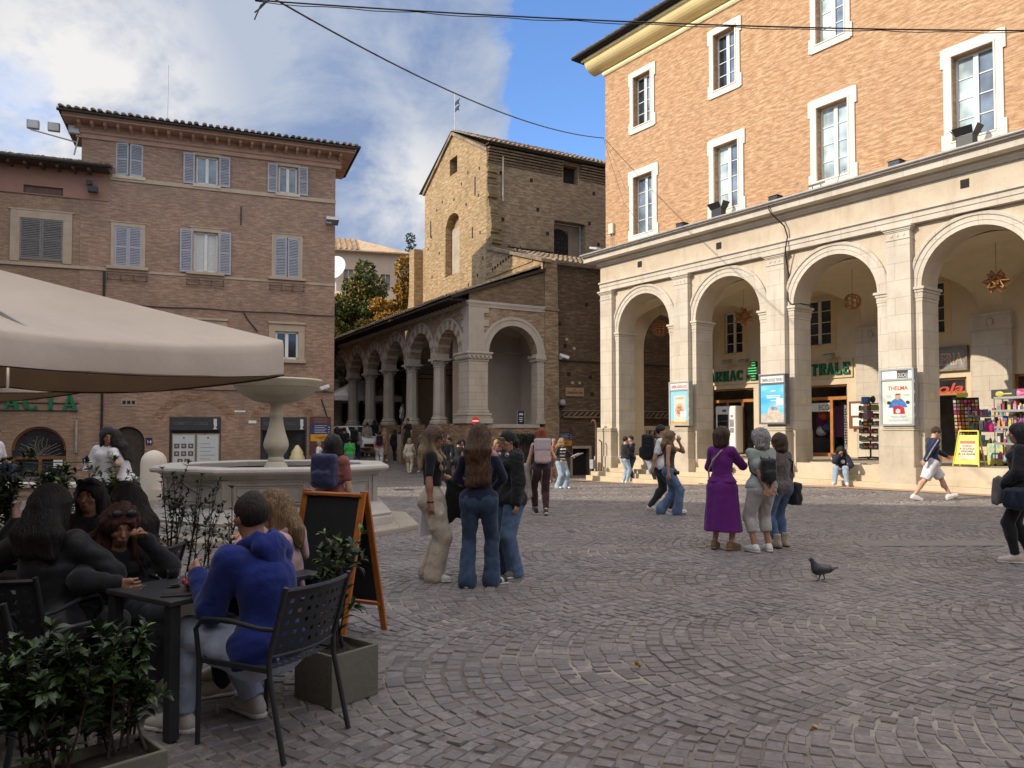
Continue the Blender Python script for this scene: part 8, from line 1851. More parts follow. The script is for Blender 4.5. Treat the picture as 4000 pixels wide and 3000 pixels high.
t=thing('ice_cream','small ice cream held at the mouth of the woman in the brown top','food',br['w'](br['hd'][-1][3]+np.array([0,.02,.02])));mb=MB();mb.lathe([(.005,-.10),(.03,0)],10);mb.build('cone',plain('wafer',(.42,.25,.10),.8),t);mb=MB();mb.ball((0,0,.02),(.035,.035,.035),10,8);mb.build('scoop',plain('cream_scoop',(.62,.57,.5),.5),t)
t=thing('camera','black camera hanging at the hip of the woman in the brown top','camera',br['w'](br['hip']+np.array([.10,.14,-.05])),br['rot']);mb=MB();mb.box(-.07,.07,-.03,.03,-.045,.045);mb.xform(Matrix.Rotation(.3,4,'Y'));mb.build('body',M['black'],t,bevel=.01);mb=MB();mb.lathe([(.035,0),(.037,.07),(.03,.075)],14);mb.xform(Matrix.Rotation(-pi/2,4,'X'));mb.build('lens',M['black'],t)
mn=person('dark haired man in a white shirt half hidden behind the woman in the brown top',2578,16.2,1.82,104,dict(top=T(whiteC,.4,-.12,.012),bottom=('t',cloth('charcoal_trousers',(.03,.03,.034)),.012,1,{}),shoes=shoeW,hair=('crop',hDark)),WALK(.2,-1),6,fem=False)
backpack(mn,'large black backpack on the man in the white shirt',blackC,.17,.25,.12)
pu=cloth('purple_jersey',(.115,.012,.15),.85,.12,.35)
pp=person('woman in a long purple dress and sandals seen from behind',2818,10.65,1.66,42,dict(top=T(pu,.93,.02,.012,name='dress_bodice'),bottom=('dress',pu,.05,.80),shoes=cloth('cork_sandals',(.22,.14,.07),.7),sole=plain('cork_sole',(.30,.19,.09),.8,var=.3),hair=('bob',hBrown)),dict(hands={1:(.02,.26,1.30),-1:(-.05,.24,1.12)},elbow={1:(1,-.2,-.7),-1:(-1,-.2,-.6)},feet={-1:(-.12,0,.095),1:(.12,.02,.095)},head=(24,0),curl={1:.8}),7,skin=skinL)
t=thing('shoulder_strap','thin beige bag strap across the back of the woman in purple','strap',(0,0,0));mb=MB();q=[pp['sh'][1]-pp['rt']*.09+pp['u']*.075+pp['fw']*.02,pp['neck']-pp['fw']*.115-pp['u']*.06+pp['rt']*.03,pp['chest']-pp['fw']*.155-pp['rt']*.06,pp['hip']+pp['u']*.18-pp['rt']*.155-pp['fw']*.10,pp['hip']-pp['rt']*.19-pp['u']*.04];mb.tube([pp['w'](x) for x in q],.012,6);mb.build('strap',cloth('beige_strap',(.36,.28,.24)),t)
sage=cloth('sage_linen',(.27,.31,.29),.9,.12,.45)
gh=person('grey curly haired woman in a sage blouse and cropped grey trousers',2972,10.45,1.63,346,dict(top=T(sage,.34,-.03,.022,name='blouse'),bottom=('t',cloth('light_grey_cotton',(.42,.40,.38),.9,.12,.6),.020,.77,{}),shoes=shoeW,hair=('curly',hGrey)),dict(hands={-1:(-.035,-.20,.86),1:(.035,-.215,.84)},elbow={-1:(-1,-.5,0),1:(1,-.5,0)},palm={-1:(0,-1,0),1:(0,-1,0)},head=(-38,0),feet={-1:(-.12,0,.085),1:(.12,.03,.085)}),8,skin=skinD)
for s in (-1,1):
    mb=MB()
backpack(gh,'small black leather backpack on the woman in the sage blouse',cloth('black_leather',(.013,.013,.014),.5,.2,.3),.115,.165,.06,zoff=-.12)
bw_=person('woman in patterned blouse and jeans behind the grey haired woman',3046,10.85,1.57,332,dict(top=T(cloth('patterned_blouse',(.14,.11,.10),.9,.8,.4,scale=60),.92,-.14,.02),bottom=('t',denim,.008,.93,{}),shoes=cloth('beige_boots',(.40,.33,.24),.7),boots=1,sole=M['black'],hair=('bob',hBrown)),dict(hands={1:(.24,.04,.84)},feet={-1:(-.12,-.02,.085),1:(.12,.04,.085)},head=(-25,0)),9)
t=thing('shoulder_bag','black shoulder bag on the right side of the woman in the patterned blouse','bag',bw_['w'](bw_['hip']+np.array([.24,.0,-.12])),bw_['rot']);soft(t,blackC,lambda f:f.box((0,0,0),(.07,.13,.15),np.eye(3),.03).wrinkle(.01,5),(.2,.25,.27))
mb=MB();b0=np.array(bw_['w'](bw_['hip']+np.array([.24,.0,-.12])));mb.tube([tuple((Matrix.Rotation(-bw_['rot'],3,'Z')@(Vector(bw_['w'](x))-Vector(b0)))) for x in (bw_['hip']+np.array([.24,0,0]),bw_['chest']+np.array([.16,-.10,.05]),bw_['neck']+np.array([.0,-.10,-.06]),bw_['sh'][-1]+np.array([.07,-.03,.075]))],.012,6);mb.build('strap',blackC,t)
wm_=person('young man in a navy sweatshirt and white shorts striding right',3635,18.4,1.80,94,dict(top=T(navyC,1,-.10,.02),bottom=('t',whiteC,.045,.47,{}),shoes=shoeW,hair=('short',hBrown),glasses='clear'),dict(hip=(0,0,.885),lean=(0,.10,1),feet={1:(.06,-.42,.11),-1:(-.07,.44,.10)},pitch={1:-.25,-1:.35},toes={-1:(0,1,0),1:(0,1,0)},hands={-1:(-.2,.42,1.0),1:(.24,-.26,.88)},elbow={-1:(-.4,-1,-.5),1:(.3,-1,.3)},head=(0,-32)),10,fem=False,skin=skinL)
t=thing('sleeve_print','pale printed band down the sleeve of the young man in navy','print',(0,0,0));mb=MB();a_,b_,c_=[np.array(x) for x in (wm_['sh'][1],wm_['el'][1],wm_['wr'][1])];o_=np.array([.085,0,.02]);q=[a_+o_*.9,(a_+b_)/2+o_,b_+o_*.9,(b_+c_)/2+o_*.85,c_+o_*.6];mb.tube([wm_['w'](x) for x in q],.016,6);pb=mb.build('band',cloth('grey_print',(.26,.27,.31),.8,.5,.2),wm_['o']);pb.matrix_parent_inverse=(Matrix.Translation(wm_['o'].location)@Matrix.Rotation(wm_['rot'],4,'Z')@Matrix.Scale(wm_['S'],4)).inverted();pb.name='sleeve_band';D.objects.remove(t)
jac=cloth('navy_varsity',(.016,.018,.035),.85,.2,.4)
sb=person('boy in a navy and white jacket sitting on the steps, hand to his face',0,22,1.74,206,dict(top=T(jac,1,-.02,.025),bottom=('t',denimL,.022,1,{}),shoes=shoeW,hair=('bob',hDark)),dict(hip=(0,0,.14),lean=(0,.62,1),feet={-1:(-.16,.46,-.205),1:(.16,.50,-.205)},hands={1:(.03,.44,.60),-1:(-.08,.42,.20)},elbow={1:(.6,.3,-1),-1:(-.6,.2,-.8)},head=(0,-28),curl={1:.7}),11,fem=False,skin=skinL,pos=FR.p(10.95,.12)[:2],z=.33)
t=thing('shoulder_patch','x','patch');D.objects.remove(t)
mb=MB();[mb.ball(sb['sh'][s]+np.array([s*.02,.0,-.05]),(.075,.075,.075),12,8) for s in (1,)];mb.ball(sb['chest']+sb['fw']*.135+sb['u']*.05-sb['rt']*.06,(.06,.02,.06),10,6);mb.build('white_patch',whiteC,sb['o'],smooth=0)
backpack(sb,'black backpack on the boy sitting on the steps',blackC,.15,.2,.10)
re=person('woman in black with a brown leather backpack at the right edge of the view',3985,9.6,1.70,300,dict(top=T(blackC,1,-.30,.03,hood=1,name='coat'),bottom=('t',blackC,.002,.97,{}),shoes=cloth('peach_trainers',(.56,.47,.40),.6,.2),hair=('long',hDark,.25)),dict(hands={1:(.2,.2,.95),-1:(-.20,.22,.96)},feet={-1:(-.09,.08,.085),1:(.09,-.10,.085)}),12)
backpack(re,'brown leather backpack on the woman at the right edge',cloth('brown_leather',(.085,.03,.016),.5,.3,.3),.14,.18,.08)
t=thing('shoulder_bag','dark blue bag hanging at the hip of the woman at the right edge','bag',re['w'](re['hip']+np.array([-.25,.06,-.12])),re['rot']);soft(t,cloth('night_blue',(.012,.018,.035),.6),lambda f:f.box((0,0,0),(.08,.15,.13),np.eye(3),.06).wrinkle(.012,6),(.25,.3,.27))
drape('grey scarf gathered in the arms of the woman at the right edge','scarf','scarf',re['w'](re['wr'][-1]+np.array([0,.03,.06])),cloth('ash_cloth',(.13,.125,.12)),.045,.03,.26,.3,9)
# --- couple by the bollard
cw=person('woman in white sweater and jeans holding a drink, face hidden',425,11.1,1.66,170,dict(top=T(whiteC,1,-.10,.022),bottom=('t',denimD,.004,.97,{}),shoes=shoeW,hair=('long',hDark,.2)),dict(hands={1:(.22,.22,1.20),-1:(-.25,.05,.85)},elbow={1:(.4,-.2,-1),-1:(-.5,-1,0)},head=(-20,-10),curl={1:1.1}),13,skin=skinD)
t=thing('drink_bottle','blue capped bottle in the hand of the woman in the white sweater','bottle',cw['w'](cw['hd'][1][3]-np.array([0,0,.02])));mb=MB();mb.lathe([(.03,-.1),(.033,.03),(.02,.06)],12);mb.build('bottle',whiteP,t);mb=MB();mb.lathe([(.024,.055),(.024,.10),(0,.10)],12);mb.build('cap',blueP,t)
cf=person('dark haired woman in white blouse leaning towards her friend, hand on hip',500,11.15,1.66,262,dict(top=T(whiteC,.2,-.02,.014,name='blouse'),bottom=('t',cloth('taupe_trousers',(.10,.085,.085)),.022,1,{}),shoes=shoeB,hair=('long',hDark,.34)),dict(lean=(.0,.34,1),hands={-1:(-.20,.10,1.00),1:(.19,.16,.80)},elbow={-1:(-1,-.7,0),1:(.8,-.5,0)},head=(-6,-10)),14)
# --- by the fountain
fb=person('short haired person in coral shirt standing by the fountain behind the blackboard',1300,9.0,1.56,14,dict(top=T(cloth('coral_shirt',(.27,.085,.075)),.36,-.10,.02),bottom=('t',navyC,.012,1,{}),shoes=shoeW,hair=('bob',hDark)),dict(head=(-8,0)),15,skin=skinL)
backpack(fb,'dark blue backpack with a teal pocket on the person by the fountain',cloth('navy_nylon',(.022,.026,.07),.6,.15,.3),.16,.21,.095)
t=thing('backpack_pocket','teal','pocket');D.objects.remove(t)
# --- foot of the arcade
person('man in a black sweater and light blue jeans talking beside the corner pier',2441,29.8,1.78,70,dict(top=T(blackC,1,-.06,.014),bottom=('t',denimL,.010,1,{}),shoes=shoeW,hair=('short',hDark)),dict(hands={1:(.1,.3,1.05)}),16,fem=False,skin=skinL)
person('bearded man in a navy T-shirt with folded arms',2466,30.2,1.80,250,dict(top=T(cloth('navy_rust_shirt',(.03,.03,.06),.85,.3),.4,-.1,.014),bottom=('t',denimD,.010,1,{}),shoes=shoeW,hair=('short',hDark)),dict(hands={1:(-.05,.24,1.18),-1:(.05,.26,1.14)},elbow={1:(1,.1,-.5),-1:(-1,.1,-.5)}),17,fem=False,skin=skinL)
person('woman in a black and white jacket and pale jeans near the balustrade',2536,29.4,1.66,75,dict(top=T(cloth('black_white_jacket',(.025,.025,.03),.85,.4,.3,stripes=((.5,.5,.5),3,2,.18)),1,-.08,.03),bottom=('t',denimL,.012,1,{}),shoes=shoeW,hair=('long',hBrown,.2)),dict(hands={1:(.33,-.1,1.0)}),18)
person('long haired woman in a dark top and black trousers near the balustrade',2562,29.2,1.68,290,dict(top=T(greyC,1,-.06,.01),bottom=('t',blackC,.014,1,dict(flare=.02)),shoes=shoeW,hair=('long',hairmat('mid_brown_hair',(.10,.055,.028)),.36)),{},19)
# --- in front of the lane
st=person('woman in striped top and wide pale jeans holding papers',2192,26.3,1.69,140,dict(top=T(cloth('striped_knit',(.02,.02,.022),.85,.15,.2,stripes=((.55,.54,.5),9,2,.42)),.4,.03,.008),bottom=('t',denimL,.026,1,dict(flare=.05,waist=.12)),shoes=cloth('cream_trainers',(.60,.58,.48),.6),hair=('wave',hairmat('honey_hair',(.30,.19,.08)),.15)),dict(hands={-1:(-.30,.30,1.12),1:(.22,.16,.98)},hip=(0,0,.92),feet={-1:(-.10,.1,.085),1:(.06,-.08,.085)}),20,skin=skinL)
t=thing('jacket','open black leather jacket on the woman in the striped top','jacket',(0,0,0));D.objects.remove(t)
f=Field(np.array([-.55,-.4,.8]),np.array([.55,.5,1.6]),.024)
for s in (-1,1): f.cap(st['sh'][s],st['el'][s],.075,.06,.03);f.cap(st['el'][s],st['wr'][s],.06,.045,.03);f.cap(st['neck']-np.array([0,.03,.08])+np.array([s*.11,0,0]),st['hip']+np.array([s*.15,-.02,.14]),.085,.085,.04,(0,1,0),1.1)
f.cap(st['neck']-np.array([0,.07,.1]),st['hip']+np.array([0,-.08,.14]),.12,.13,.05,(0,1,0),1.5);f.cap((0,.12,1.0),(0,.14,1.45),.085,.085,0,sub=True);f.obj('jacket',cloth('black_leather',(.013,.013,.014),.5,.2,.3),st['o'])
t=thing('papers','white papers held out by the woman in the striped top','papers',st['w'](st['hd'][-1][3]+np.array([0,.05,.03])),st['rot']+.3);mb=MB();mb.obox((0,.05,.03),(1,0,0),(0,.9,.4),(0,-.4,.9),.20,.14,.006);mb.build('sheets',whiteC,t)
person('man in a rust coloured T-shirt and beige shorts behind the striped woman',2163,30.8,1.72,190,dict(top=T(cloth('rust_shirt',(.34,.095,.035)),.4,-.1,.016),bottom=('t',cloth('beige_shorts',(.35,.29,.21)),.03,.5,{}),shoes=cloth('tan_sandals',(.3,.2,.1),.7),hair=('crop',hGrey),glasses='clear'),{},21,fem=False,skin=skinL)
person('blonde woman in a maroon jumper and sunglasses under the garland',1940,29.8,1.66,150,dict(top=T(cloth('maroon_knit',(.16,.055,.065)),1,-.08,.016),bottom=('t',cloth('stone_trousers',(.4,.37,.33)),.012,1,{}),shoes=shoeW,hair=('bob',hBlond),glasses='sun'),dict(hands={1:(.05,.28,1.02),-1:(-.05,.28,1.02)}),22,skin=skinL)
person('fair haired man in a grey shirt just right of the red haired woman',2133,30.5,1.70,170,dict(top=T(cloth('blue_grey_shirt',(.30,.31,.36)),.4,-.1,.016),bottom=('t',navyC,.012,1,{}),hair=('short',hBlond)),{},23,fem=False,skin=skinL)
# --- in the street between the house and the portico
cr=cloth('cream_knit',(.55,.47,.38));pers=[
('woman in cream with a brown belt walking up the street',1600,36.3,1.65,0,dict(top=T(cr,.9,-.04,.014),bottom=('t',cr,.014,.97,{}),hair=('bob',hBlond),belt=cloth('brown_belt',(.10,.05,.03))),WALK(.15),True),
('man in a pink T-shirt and white trousers walking up the street',1483,37.8,1.76,350,dict(top=T(cloth('pink_shirt',(.55,.24,.30)),.4,-.1,.016),bottom=('t',whiteC,.02,1,{}),hair=('crop',hDark)),WALK(.16),False),
('man in a grey T-shirt and red shorts walking up the street',1434,41.5,1.80,0,dict(top=T(cloth('grey_shirt',(.28,.25,.22)),.4,-.1,.02),bottom=('t',cloth('brick_red_shorts',(.19,.03,.025)),.04,.5,{}),hair=('crop',hDark)),{},False),
('person in a bright green T-shirt and cap behind the fountain rim',1366,35.5,1.60,350,dict(top=T(cloth('bright_green',(.05,.38,.08)),.4,-.06,.03),bottom=('t',denimL,.02,1,{}),hair=('crop',hDark),cap=cloth('dark_green_cap',(.015,.05,.02))),{},False),
('long haired person in black nearest the corner of the shuttered house',1316,38.5,1.72,20,dict(top=T(blackC,1,-.2,.03),bottom=('t',blackC,.01,1,{}),hair=('long',hDark,.3)),{},True),
('tall person in a black coat in front of the white car',1345,38.0,1.78,330,dict(top=T(blackC,1,-.3,.03),bottom=('t',blackC,.01,1,{}),hair=('short',hDark)),{},False),
('grey haired person with a big black rucksack by the white car',1392,39.0,1.72,10,dict(top=T(greyC,1,-.1,.02),bottom=('t',navyC,.01,1,{}),hair=('short',hGrey)),{},False),
('person in dark navy standing right of the white car',1463,44.0,1.78,340,dict(top=T(navyC,1,-.2,.025),bottom=('t',navyC,.01,1,{}),hair=('long',hDark,.25)),{},True),
('woman with very long fair hair in a tan dress walking up the street',1503,39.5,1.68,0,dict(top=T(cloth('tan_dress',(.27,.17,.10)),.6,-.1,.02),bottom=('dress',cloth('tan_dress',(.27,.17,.10)),.05,.7),hair=('long',hBlond,.5)),{},True),
('woman all in black walking towards the portico steps',1542,40.0,1.62,10,dict(top=T(blackC,1,-.1,.02),bottom=('t',blackC,.01,1,{}),shoes=shoeB,hair=('long',hDark,.25)),WALK(.12),True),
('curly haired person in a navy hoodie and khaki trousers by the podium',1571,41.0,1.68,190,dict(top=T(navyC,1,-.1,.025),bottom=('t',cloth('khaki_trousers',(.16,.125,.09)),.016,1,{}),hair=('curly',hBrown)),dict(hands={1:(.05,.26,1.1),-1:(-.05,.26,1.1)}),True),
('dark haired woman with a pale coat leaning by the portico steps',1649,36.8,1.66,200,dict(top=T(blackC,1,-.1,.02),bottom=('t',cloth('pale_coat',(.33,.29,.23)),.02,1,{}),hair=('long',hDark,.3)),{},True),
('dark haired woman with one arm raised to her head in the crowd',1727,33.5,1.70,60,dict(top=T(cloth('dark_print',(.05,.045,.05),.9,.6),.5,-.06,.014),bottom=('t',denim,.014,1,{}),hair=('long',hDark,.2)),dict(hands={1:(.18,.16,1.62),-1:(-.25,.05,.85)},elbow={1:(1,.3,.1),-1:(-.5,-1,0)}),True),
('man in black beside the corner pier of the portico',1757,31.6,1.76,230,dict(top=T(blackC,1,-.1,.02),bottom=('t',cloth('charcoal_trousers',(.03,.03,.034)),.016,1,{}),hair=('short',hDark)),{},False),
('person in black carrying a black and white tote in the crowd',1790,31.4,1.64,20,dict(top=T(blackC,1,-.1,.03),bottom=('t',blackC,.014,1,{}),hair=('short',hDark)),{},True),
('dark haired woman in a white shirt at the back of the crowd',1808,32.0,1.66,190,dict(top=T(whiteC,1,-.1,.016),bottom=('t',denimD,.012,1,{}),hair=('bob',hDark)),{},True),
('dark haired woman just showing behind the blonde head in the crowd',1688,34.5,1.66,180,dict(top=T(blackC,1,-.1,.016),bottom=('t',denimD,.012,1,{}),hair=('bob',hDark)),{},True)]
for i,(lb,px_,dp,H_,hd,lk,po,fe) in enumerate(pers):
    p=person(lb,px_,dp,H_,hd,lk,po,40+i,fem=fe,skin=(skinL,skinM)[i%2])
    if i==1: backpack(p,'black backpack on the man in the pink T-shirt',blackC,.15,.22,.1)
    if i==6: backpack(p,'big black rucksack on the grey haired person by the white car',blackC,.19,.28,.13)
    if i==14: t=thing('tote_bag','black tote bag with white straps in the crowd','bag',p['w'](p['hip']+np.array([-.27,0,-.10])),p['rot']);soft(t,blackC,lambda f:f.box((0,0,0),(.04,.14,.18),np.eye(3),.03),(.15,.25,.3),.02);mb=MB();[mb.tube([(x,-.10,.05),(x,-.03,.55),(x,.03,.55),(x,.10,.05)],.016,5) for x in (-.05,.05)];mb.build('strap',whiteC,t)
person('slim person in black standing on the portico stairs',1621,0,1.66,200,dict(top=T(blackC,.4,-.1,.01),bottom=('t',blackC,.012,1,{}),hair=('short',hBrown)),dict(hands={1:(.1,.2,1.35)}),60,res=.024,pos=FP.p(-5.4,-.35)[:2],z=.62)
person('person in a white shirt inside the portico beside a column',1476,0,1.75,90,dict(top=T(whiteC,.4,-.1,.016),bottom=('t',denimD,.012,1,{}),hair=('short',hDark)),{},61,res=.024,pos=FP.p(-10.35,1.2)[:2],z=1.5,fem=False)
t=thing('cone_figure','giant upright gelato cone model outside the shop','shop figure',(-9.3,33.3,-.6));mb=MB();mb.lathe([(.05,0),(.28,.95),(.3,1.0)],14);mb.build('wafer',plain('red_green_band',(.35,.12,.06),.6,var=.5,scale=9),t,smooth=40);mb=MB();mb.lathe([(.32,1.0),(.34,1.1),(.26,1.25),(.26,1.35),(.16,1.5),(.05,1.66)],14);mb.build('gelato',plain('vanilla',(.62,.55,.30),.5,var=.15),t,smooth=60)
person('person in a white top walking past the gelato shop door',1245,33.0,1.60,90,dict(top=T(whiteC,.4,-.1,.016),bottom=('t',denimD,.012,1,{}),hair=('short',hBlond)),{},62)
le=person('person in a white T-shirt cut by the left edge of the view',-25,14.5,1.70,90,dict(top=T(whiteC,.4,-.1,.016),bottom=('t',denimD,.016,1,{}),hair=('short',hDark)),dict(hands={1:(.2,.25,1.0),-1:(-.2,.25,1.0)}),63,fem=False)
t=thing('shoulder_bag','dark bag held by the person at the left edge','bag',le['w'](le['wr'][1]+np.array([0,.12,-.10])));soft(t,navyC,lambda f:f.box((0,0,0),(.16,.12,.14),np.eye(3),.05).wrinkle(.01,4),(.3,.3,.3))
# --- the cafe
SIT=lambda **k:{**dict(hip=(0,0,.50),feet={-1:(-.13,.42,.085),1:(.13,.42,.085)},hands={-1:(-.12,.32,.76),1:(.12,.32,.76)},elbow={-1:(-1,-.4,-.6),1:(1,-.4,-.6)}),**k}
def seat(x,y,dirv,lab): chair(lab,x,y,dirv); return math.degrees(math.atan2(dirv[0],dirv[1]))
f1=(-.90,.42);h1=seat(-1.33,4.18,f1,'cafe chair under the man in the blue hoodie')
hm=person('man in a royal blue hoodie and pale jeans, sitting, back turned',0,4.4,1.76,h1,dict(top=T(cloth('royal_blue_fleece',(.011,.022,.15),.95,.15,.5),1,-.08,.026,hood=1,name='hoodie'),bottom=('t',cloth('pale_ripped_denim',(.36,.41,.52),.9,.2,.5),.022,.98,{}),shoes=cloth('cream_sneakers',(.50,.47,.42),.6,.1),hair=('crop',hairmat('dark_brown_hair',(.024,.013,.008)))),SIT(hip=(0,-.03,.46),lean=(0,.20,1),slump=.05,feet={-1:(-.17,.40,.085),1:(.17,.22,.085)},hands={-1:(-.10,.36,.80),1:(.14,.34,.80)},elbow={-1:(-.35,-.7,-1),1:(.35,-.7,-1)},head=(14,2)),70,fem=False,pos=(-1.35,4.20),z=0)
f2=(-.95,-.31)
h2=seat(-1.42,5.02,f2,'cafe chair under the blonde girl in pink')
bg=person('blonde girl in a pale pink hoodie half hidden behind the man in blue',0,5.0,1.64,h2,dict(top=T(cloth('pale_pink_fleece',(.50,.33,.32),.9,.1,.5),1,-.08,.024,hood=1,name='hoodie'),bottom=('t',blackC,.012,1,{}),shoes=cloth('beige_runner',(.34,.28,.2),.6),hair=('long',hairmat('light_brown_hair',(.22,.135,.065)),.22),front=1),SIT(lean=(0,.16,1),hands={-1:(-.05,.30,.95),1:(.06,.30,.95)},head=(10,-10),curl={-1:1,1:1}),71,pos=(-1.44,5.03),z=0,skin=skinL)
f3=(.80,-.60)
h3=seat(-2.62,4.98,f3,'cafe chair under the red brown haired girl')
rg=person('red brown haired girl in black leaning her cheek on her hand at the dark table',0,4.8,1.66,h3,dict(top=T(blackC,1,-.08,.02),bottom=('t',cloth('slate_trousers',(.05,.055,.065)),.012,1,{}),shoes=cloth('chunky_beige_shoes',(.36,.30,.22),.7),hair=('wave',hairmat('auburn_hair',(.055,.018,.010)),.34),front=1,headsun=1),SIT(hip=(0,-.02,.47),lean=(.10,.52,1),hands={-1:(-.005,.46,.985),1:(.24,.62,.77)},elbow={-1:(-.8,.3,-1),1:(1,0,-.3)},head=(14,-14),curl={-1:1.2,1:.6},palm={-1:(1,.2,.3)}),72,pos=(-2.60,4.98),z=0,skin=skinD,res=.0095)
f4=(-1,.12);h4=seat(-2.72,5.32,f4,'cafe chair under the black haired girl in profile')
person('black haired girl in black sitting in profile facing left',0,5.3,1.66,h4,dict(top=T(blackC,1,-.08,.02),bottom=('t',blackC,.012,1,{}),shoes=shoeB,hair=('long',hDark,.42)),SIT(lean=(0,.1,1),head=(0,0)),73,pos=(-2.60,5.32),z=0,skin=skinD)
f5=(.25,-.97);h5=seat(-3.18,5.85,f5,'cafe chair under the girl with sunglasses on her head')
person('dark haired girl with sunglasses pushed up on her head facing the camera',0,5.7,1.66,h5,dict(top=T(cloth('black_leather',(.013,.013,.014),.5,.2,.3),1,-.08,.03,name='jacket'),bottom=('t',blackC,.012,1,{}),shoes=shoeB,hair=('long',hDark,.30),headsun=1),SIT(lean=(0,.06,1),head=(12,0)),74,pos=(-3.16,5.8),z=0,skin=skinD)
f6=(.05,1);h6=seat(-2.74,4.44,f6,'cafe chair under the woman in the black leather jacket')
person('black haired woman in a leather jacket seen from behind, one hand raised',0,4.5,1.72,h6,dict(top=T(cloth('black_leather',(.013,.013,.014),.5,.2,.3),1,-.10,.024,name='jacket'),bottom=('t',blackC,.012,1,{}),shoes=shoeB,hair=('long',hDark,.22)),SIT(lean=(0,.08,1),hands={-1:(-.33,.22,1.05),1:(.16,.34,.78)},elbow={-1:(-.7,-.2,-1),1:(1,-.4,-.6)},hdir={-1:(-.25,.25,1)},palm={-1:(1,.3,0)},curl={-1:.25},head=(8,0)),75,pos=(-2.72,4.5),z=0,skin=skinL)
chair('empty cafe chair pushed up behind the front planter',-2.42,3.86,(.25,.97)); chair('empty cafe chair cut by the left edge of the view',-2.83,3.78,(-.1,1)); chair('empty cafe chair between the two seated groups',-2.18,4.62,(.8,-.6)) if 0 else None
t=thing('cafe_table','dark square cafe table of the group at the far left','table',(-3.35,4.85,0),.1);mb=MB();mb.box(-.32,.32,-.32,.32,.705,.735);mb.build('tabletop',D.materials['table_top_metal'],t,bevel=.006)
for x in (-.28,.28):
    for y in (-.28,.28): mb=MB();mb.box(x-.028,x+.028,y-.028,y+.028,0,.705);mb.build('leg',darkm,t)
t=thing('table_sign','white table card with black print on the far left table','card',(-3.08,4.75,.735));mb=MB();mb.box(-.08,.08,-.006,.006,0,.2);mb.build('card',whiteP,t);mb=MB();[mb.box(-.06,.06,-.009,-.006,.04+.06*k,.07+.06*k) for k in range(2)];mb.build('print',M['black'],t)
# --- things on the table
tz=.735;tg=clear_glass('drinking_glass',.01)
def tumbler(lab,a,b):
    t=thing('glass_tumbler',lab,'glass',T3(a,b,tz));mb=MB();mb.lathe([(.034,.0),(.037,.095),(.0385,.10),(.0365,.10),(.033,.012),(0,.010)],20);mb.build('glass',tg,t,smooth=40);return t
tumbler('tall tumbler with a pale rim nearest the red brown haired girl',.24,.34);tumbler('tumbler nearest the phone on the table',.24,.17)
t=thing('coffee_cup','black coffee cup on its saucer on the table','cup',T3(.34,.06,tz));mb=MB();mb.lathe([(.022,.008),(.026,.02),(.042,.05),(.050,.075),(.047,.075),(.038,.05),(0,.045)],20);mb.build('cup',M['black'],t,smooth=40);mb=MB();mb.lathe([(0,.0),(.045,.002),(.075,.012),(.073,.016),(.04,.008),(0,.008)],24);mb.build('saucer',M['black'],t,smooth=40);mb=MB();mb.lathe([(.049,.072),(.052,.078),(.047,.078)],20);mb.build('rim',plain('pale_rim',(.5,.42,.32),.4),t);mb=MB();mb.tube([(.045,0,.06),(.075,0,.055),(.07,0,.03),(.035,0,.028)],.005,6);mb.build('handle',M['black'],t)
t=thing('phone','dark phone with a pale edge lying on the table','phone',T3(.12,.12,tz),trot+.9);mb=MB();mb.box(-.04,.04,-.08,.08,0,.010);mb.build('body',M['black'],t,bevel=.003);mb=MB();mb.box(-.041,.041,-.081,-.078,.002,.008);mb.build('edge',whiteP,t)
t=thing('pink_flower','small pink flower between the two tumblers','flower',T3(.28,.26,tz));mb=MB();[mb.ball((.022*math.cos(a),.022*math.sin(a),.03+.012*(k%2)),(.018,.018,.014),8,5) for k,a in enumerate(np.linspace(0,6.28,9)[:-1])];mb.ball((0,0,.05),(.02,.02,.018),8,6);mb.build('petals',plain('petal_pink',(.50,.08,.13),.6,var=.3),t,smooth=0);mb=MB();mb.lathe([(.02,0),(.024,.03)],10);mb.build('holder',plain('red_holder',(.25,.03,.03),.5),t)
t=thing('wooden_block','small wooden card block on the table','card holder',T3(.55,.20,tz),trot);mb=MB();mb.box(-.045,.045,-.02,.02,0,.10);mb.build('block',plain('light_wood',(.36,.22,.12),.6),t,bevel=.004)
t=thing('table_plant','small potted plant with round leaves on the table','plant',T3(.74,.12,tz));mb=MB();mb.lathe([(.03,0),(.042,.07),(.045,.075),(.04,.075),(0,.065)],16);mb.build('pot',plain('brown_pot',(.10,.06,.04),.6),t,smooth=40);V,F=leaf_cloud([(0,0,.12,.08,.08,.06),(.05,0,.11,.06,.06,.04)],260,.032,.8,.1,4);mesh_obj('leaves',V,F,leafY,t,uvs=False)
for lab,a,b in (('brass teaspoon lying on the table left of the tumblers',.12,.46),('teaspoon by the coffee saucer',.30,.0)):
    t=thing('teaspoon',lab,'spoon',T3(a,b,tz+.003),trot+.8);mb=MB();mb.tube([(-.05,0,0),(.04,0,.003)],.003,5);mb.ball((.055,0,.002),(.018,.011,.003),10,5);mb.build('spoon',plain('brass_spoon',(.5,.4,.2),.3,.8),t)
t=thing('blue_pen','bright blue pen beside the coffee cup','pen',T3(.44,.0,tz+.006));mb=MB();mb.tube([(-.05,.02,0),(.05,-.02,0)],.006,6);mb.build('barrel',plain('cyan_plastic',(.02,.30,.48),.4),t)
